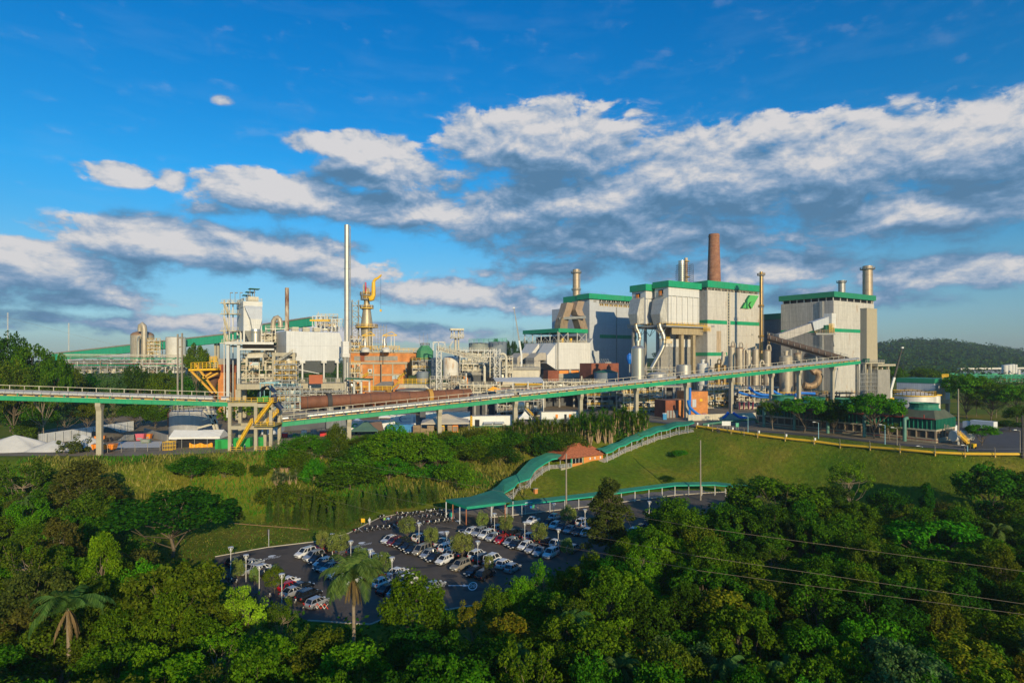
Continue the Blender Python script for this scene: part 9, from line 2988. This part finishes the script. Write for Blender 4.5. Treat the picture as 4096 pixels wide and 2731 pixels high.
 # zigzag barrier, lawn post
t=T('zigzag_barrier','red and white folding zigzag barrier by the silver hatchback','barrier',G(1260,2440))
a,c=G(1212,2434),G(1312,2438)
rb,wb=MB(),MB()
for i in range(7):
 p,q=a.lerp(c,i/7),a.lerp(c,(i+1)/7)
 for m_,(z0,z1)in((rb,(.15,.95)),(wb,(.95,.15))):
  (m_ if i%2 else(wb if m_ is rb else rb)).bar(p+Vector((0,0,z0)),q+Vector((0,0,z1)),.12,.06)
rb.build('red_lath',mat('barrier red',(.75,.06,.02),.5),t);wb.build('white_lath',CONTW,t)
p=G(1075,2187)
t=T('lawn_sign','thin sign post standing alone on the lawn edge','sign',p)
MB().tube([p,p+Vector((0,0,3.6))],.06,6).build('post',GREYCL,t)
MB().box(p+Vector((-.05,-.06,3.1)),(.55,.05,1.1),R(60)).build('panel',DKST,t)
p=G(1452,2096)
t=T('notice_board','small yellow notice board at the motorcycle bay kerb','sign',p)
MB().box(p+Vector((0,0,.9)),(.9,.08,.9)).build('panel',YEL,t)
for k in(-.35,.35):MB().bar(p+Vector((k,.08,0)),p+Vector((k,.08,.9)),.07).build('post',GREYST,t)
p=G(1808,2072)
t=T('box_trolley','green and white delivery box standing at the end of the motorcycles','box',p)
MB().box(p+Vector((-.25,0,.8)),(.7,.8,1.2)).build('body',mat('mint box',(.03,.40,.30),.5),t)
MB().rings([[p+Vector((x,y,0))for x,y in((.15,-.45),(.6,-.45),(.6,.45),(.15,.45))],[p+Vector((x,y,1.5))for x,y in((.12,-.35),(.35,-.35),(.35,.35),(.12,.35))]]).build('white_flap',CONTW,t)
# -- PEOPLE
CLOTH={}
def cloth(n,c):return mat('cloth '+n,c,.9,var=.1)
HAIR=mat('dark hair',(.015,.010,.008),.7)
def person(p,yaw,shirt,trous,hat,label,walk=.0,arm=.1):
 J=[((0,0,.95),.13),((0,0,1.15),.125),((0,0,1.38),.15),((0,0,1.50),.06),((.01,0,1.60),.092),((.01,0,1.70),.085),((0,.10,.88),.10),((walk,.10,.48),.065),((walk*.3,.10,.08),.05),((walk*.3+.16,.11,.04),.04),((0,-.10,.88),.10),((-walk*.6,-.10,.48),.065),((-walk*2,-.10,.10),.05),((-walk*2+.15,-.11,.05),.04),((0,.21,1.40),.065),((-arm,.25,1.14),.05),((arm,.26,.92),.04),((arm*1.3,.26,.82),.035),((0,-.21,1.40),.065),((arm,-.25,1.14),.05),((arm*2.4,-.24,.95),.04),((arm*2.9,-.24,.86),.035)]
 E=[(0,1),(1,2),(2,3),(3,4),(4,5),(0,6),(6,7),(7,8),(8,9),(0,10),(10,11),(11,12),(12,13),(2,14),(14,15),(15,16),(16,17),(2,18),(18,19),(19,20),(20,21)]
 me=bpy.data.meshes.new('person')
 me.from_pydata([j[0]for j in J],E,[])
 o=bpy.data.objects.new('person',me)
 scene.collection.objects.link(o)
 o.modifiers.new('skin','SKIN').use_smooth_shade=True
 for i,j in enumerate(J):me.skin_vertices[0].data[i].radius=(j[1],j[1])
 me.skin_vertices[0].data[0].use_root=True
 o.modifiers.new('sub','SUBSURF').levels=1
 dg=bpy.context.evaluated_depsgraph_get()
 m2=bpy.data.meshes.new_from_object(o.evaluated_get(dg))
 o.modifiers.clear()
 o.data=m2
 for m_ in(trous,shirt,SKIN,TYRE):m2.materials.append(m_)
 for f in m2.polygons:
  z,y=f.center.z,abs(f.center.y)
  f.material_index=3 if z<.10 else 2 if z>1.47 or(y>.2 and z<1.0)else 1 if z>.95 else 0
 o.location=p
 o.rotation_euler=(0,0,yaw)
 tag(o,label,'person','people')
 h=MB().lathe(0,0,[(.098,1.66),(.105,1.71),(.085,1.78),(.03,1.81)],12)
 ORG[o.name]=Vector((0,0,0))
 h.build('helmet' if hat is not HAIR else 'hair',hat,o,smooth=True)
NAVYC,SKYC,WHC=cloth('navy',(.015,.03,.11)),cloth('sky blue',(.20,.40,.60)),cloth('white',(.65,.65,.64))
DKC,VEST=cloth('dark',(.03,.03,.035)),cloth('green vest',(.25,.50,.10))
person(G(1553,2094),R(250),SKYC,DKC,HAIR,'person in a sky blue shirt standing among the motorcycles',.06,.2)
person(G(1538,2095),R(300),VEST,NAVYC,HAIR,'person in a green vest beside the sky blue shirt',.04)
person(G(1478,2100),R(280),WHC,WHC,CONTW,'person dressed in white with helmet at the left motorcycles',.05)
person(G(2093,2042),R(200),WHC,DKC,HAIR,'person walking in a pale shirt under the walkway canopy',.14)
q=hit(2876,1735);q.z=ground_z(q.x,q.y)+.1
person(q,R(180),NAVYC,NAVYC,CONTW,'worker in navy overalls walking on the plateau road, right one',.13)
q=hit(2869,1733);q.z=ground_z(q.x,q.y)+.1
person(q,R(185),NAVYC,NAVYC,CONTW,'worker in navy overalls walking on the plateau road, left one',.10)
ZT=P(920,1810,137).z
person(F0.p(F0.u_at(932),-.4,ZT+.62),R(270),NAVYC,NAVYC,CONTW,'worker in navy at the foot of the lower yellow stairs',.05)
person(F0.p(F0.u_at(981),-.4,ZT+.62),R(250),NAVYC,NAVYC,CONTW,'worker in navy standing between the stair tower columns',.05)
# -- AIR
hz=MB().box((0,1280,53),(5600,2700,112))
m=bpy.data.materials.new('thin haze')
m.use_nodes=True
t=NT(m.node_tree)
m.node_tree.nodes.clear()
v=t.n('ShaderNodeVolumePrincipled',{'Color':(.75,.85,1.0,1),'Density':.00013,'Anisotropy':.2})
ot=t.n('ShaderNodeOutputMaterial')
m.node_tree.links.new(v.outputs[0],ot.inputs['Volume'])
hz.build('haze',m,kind='stuff')
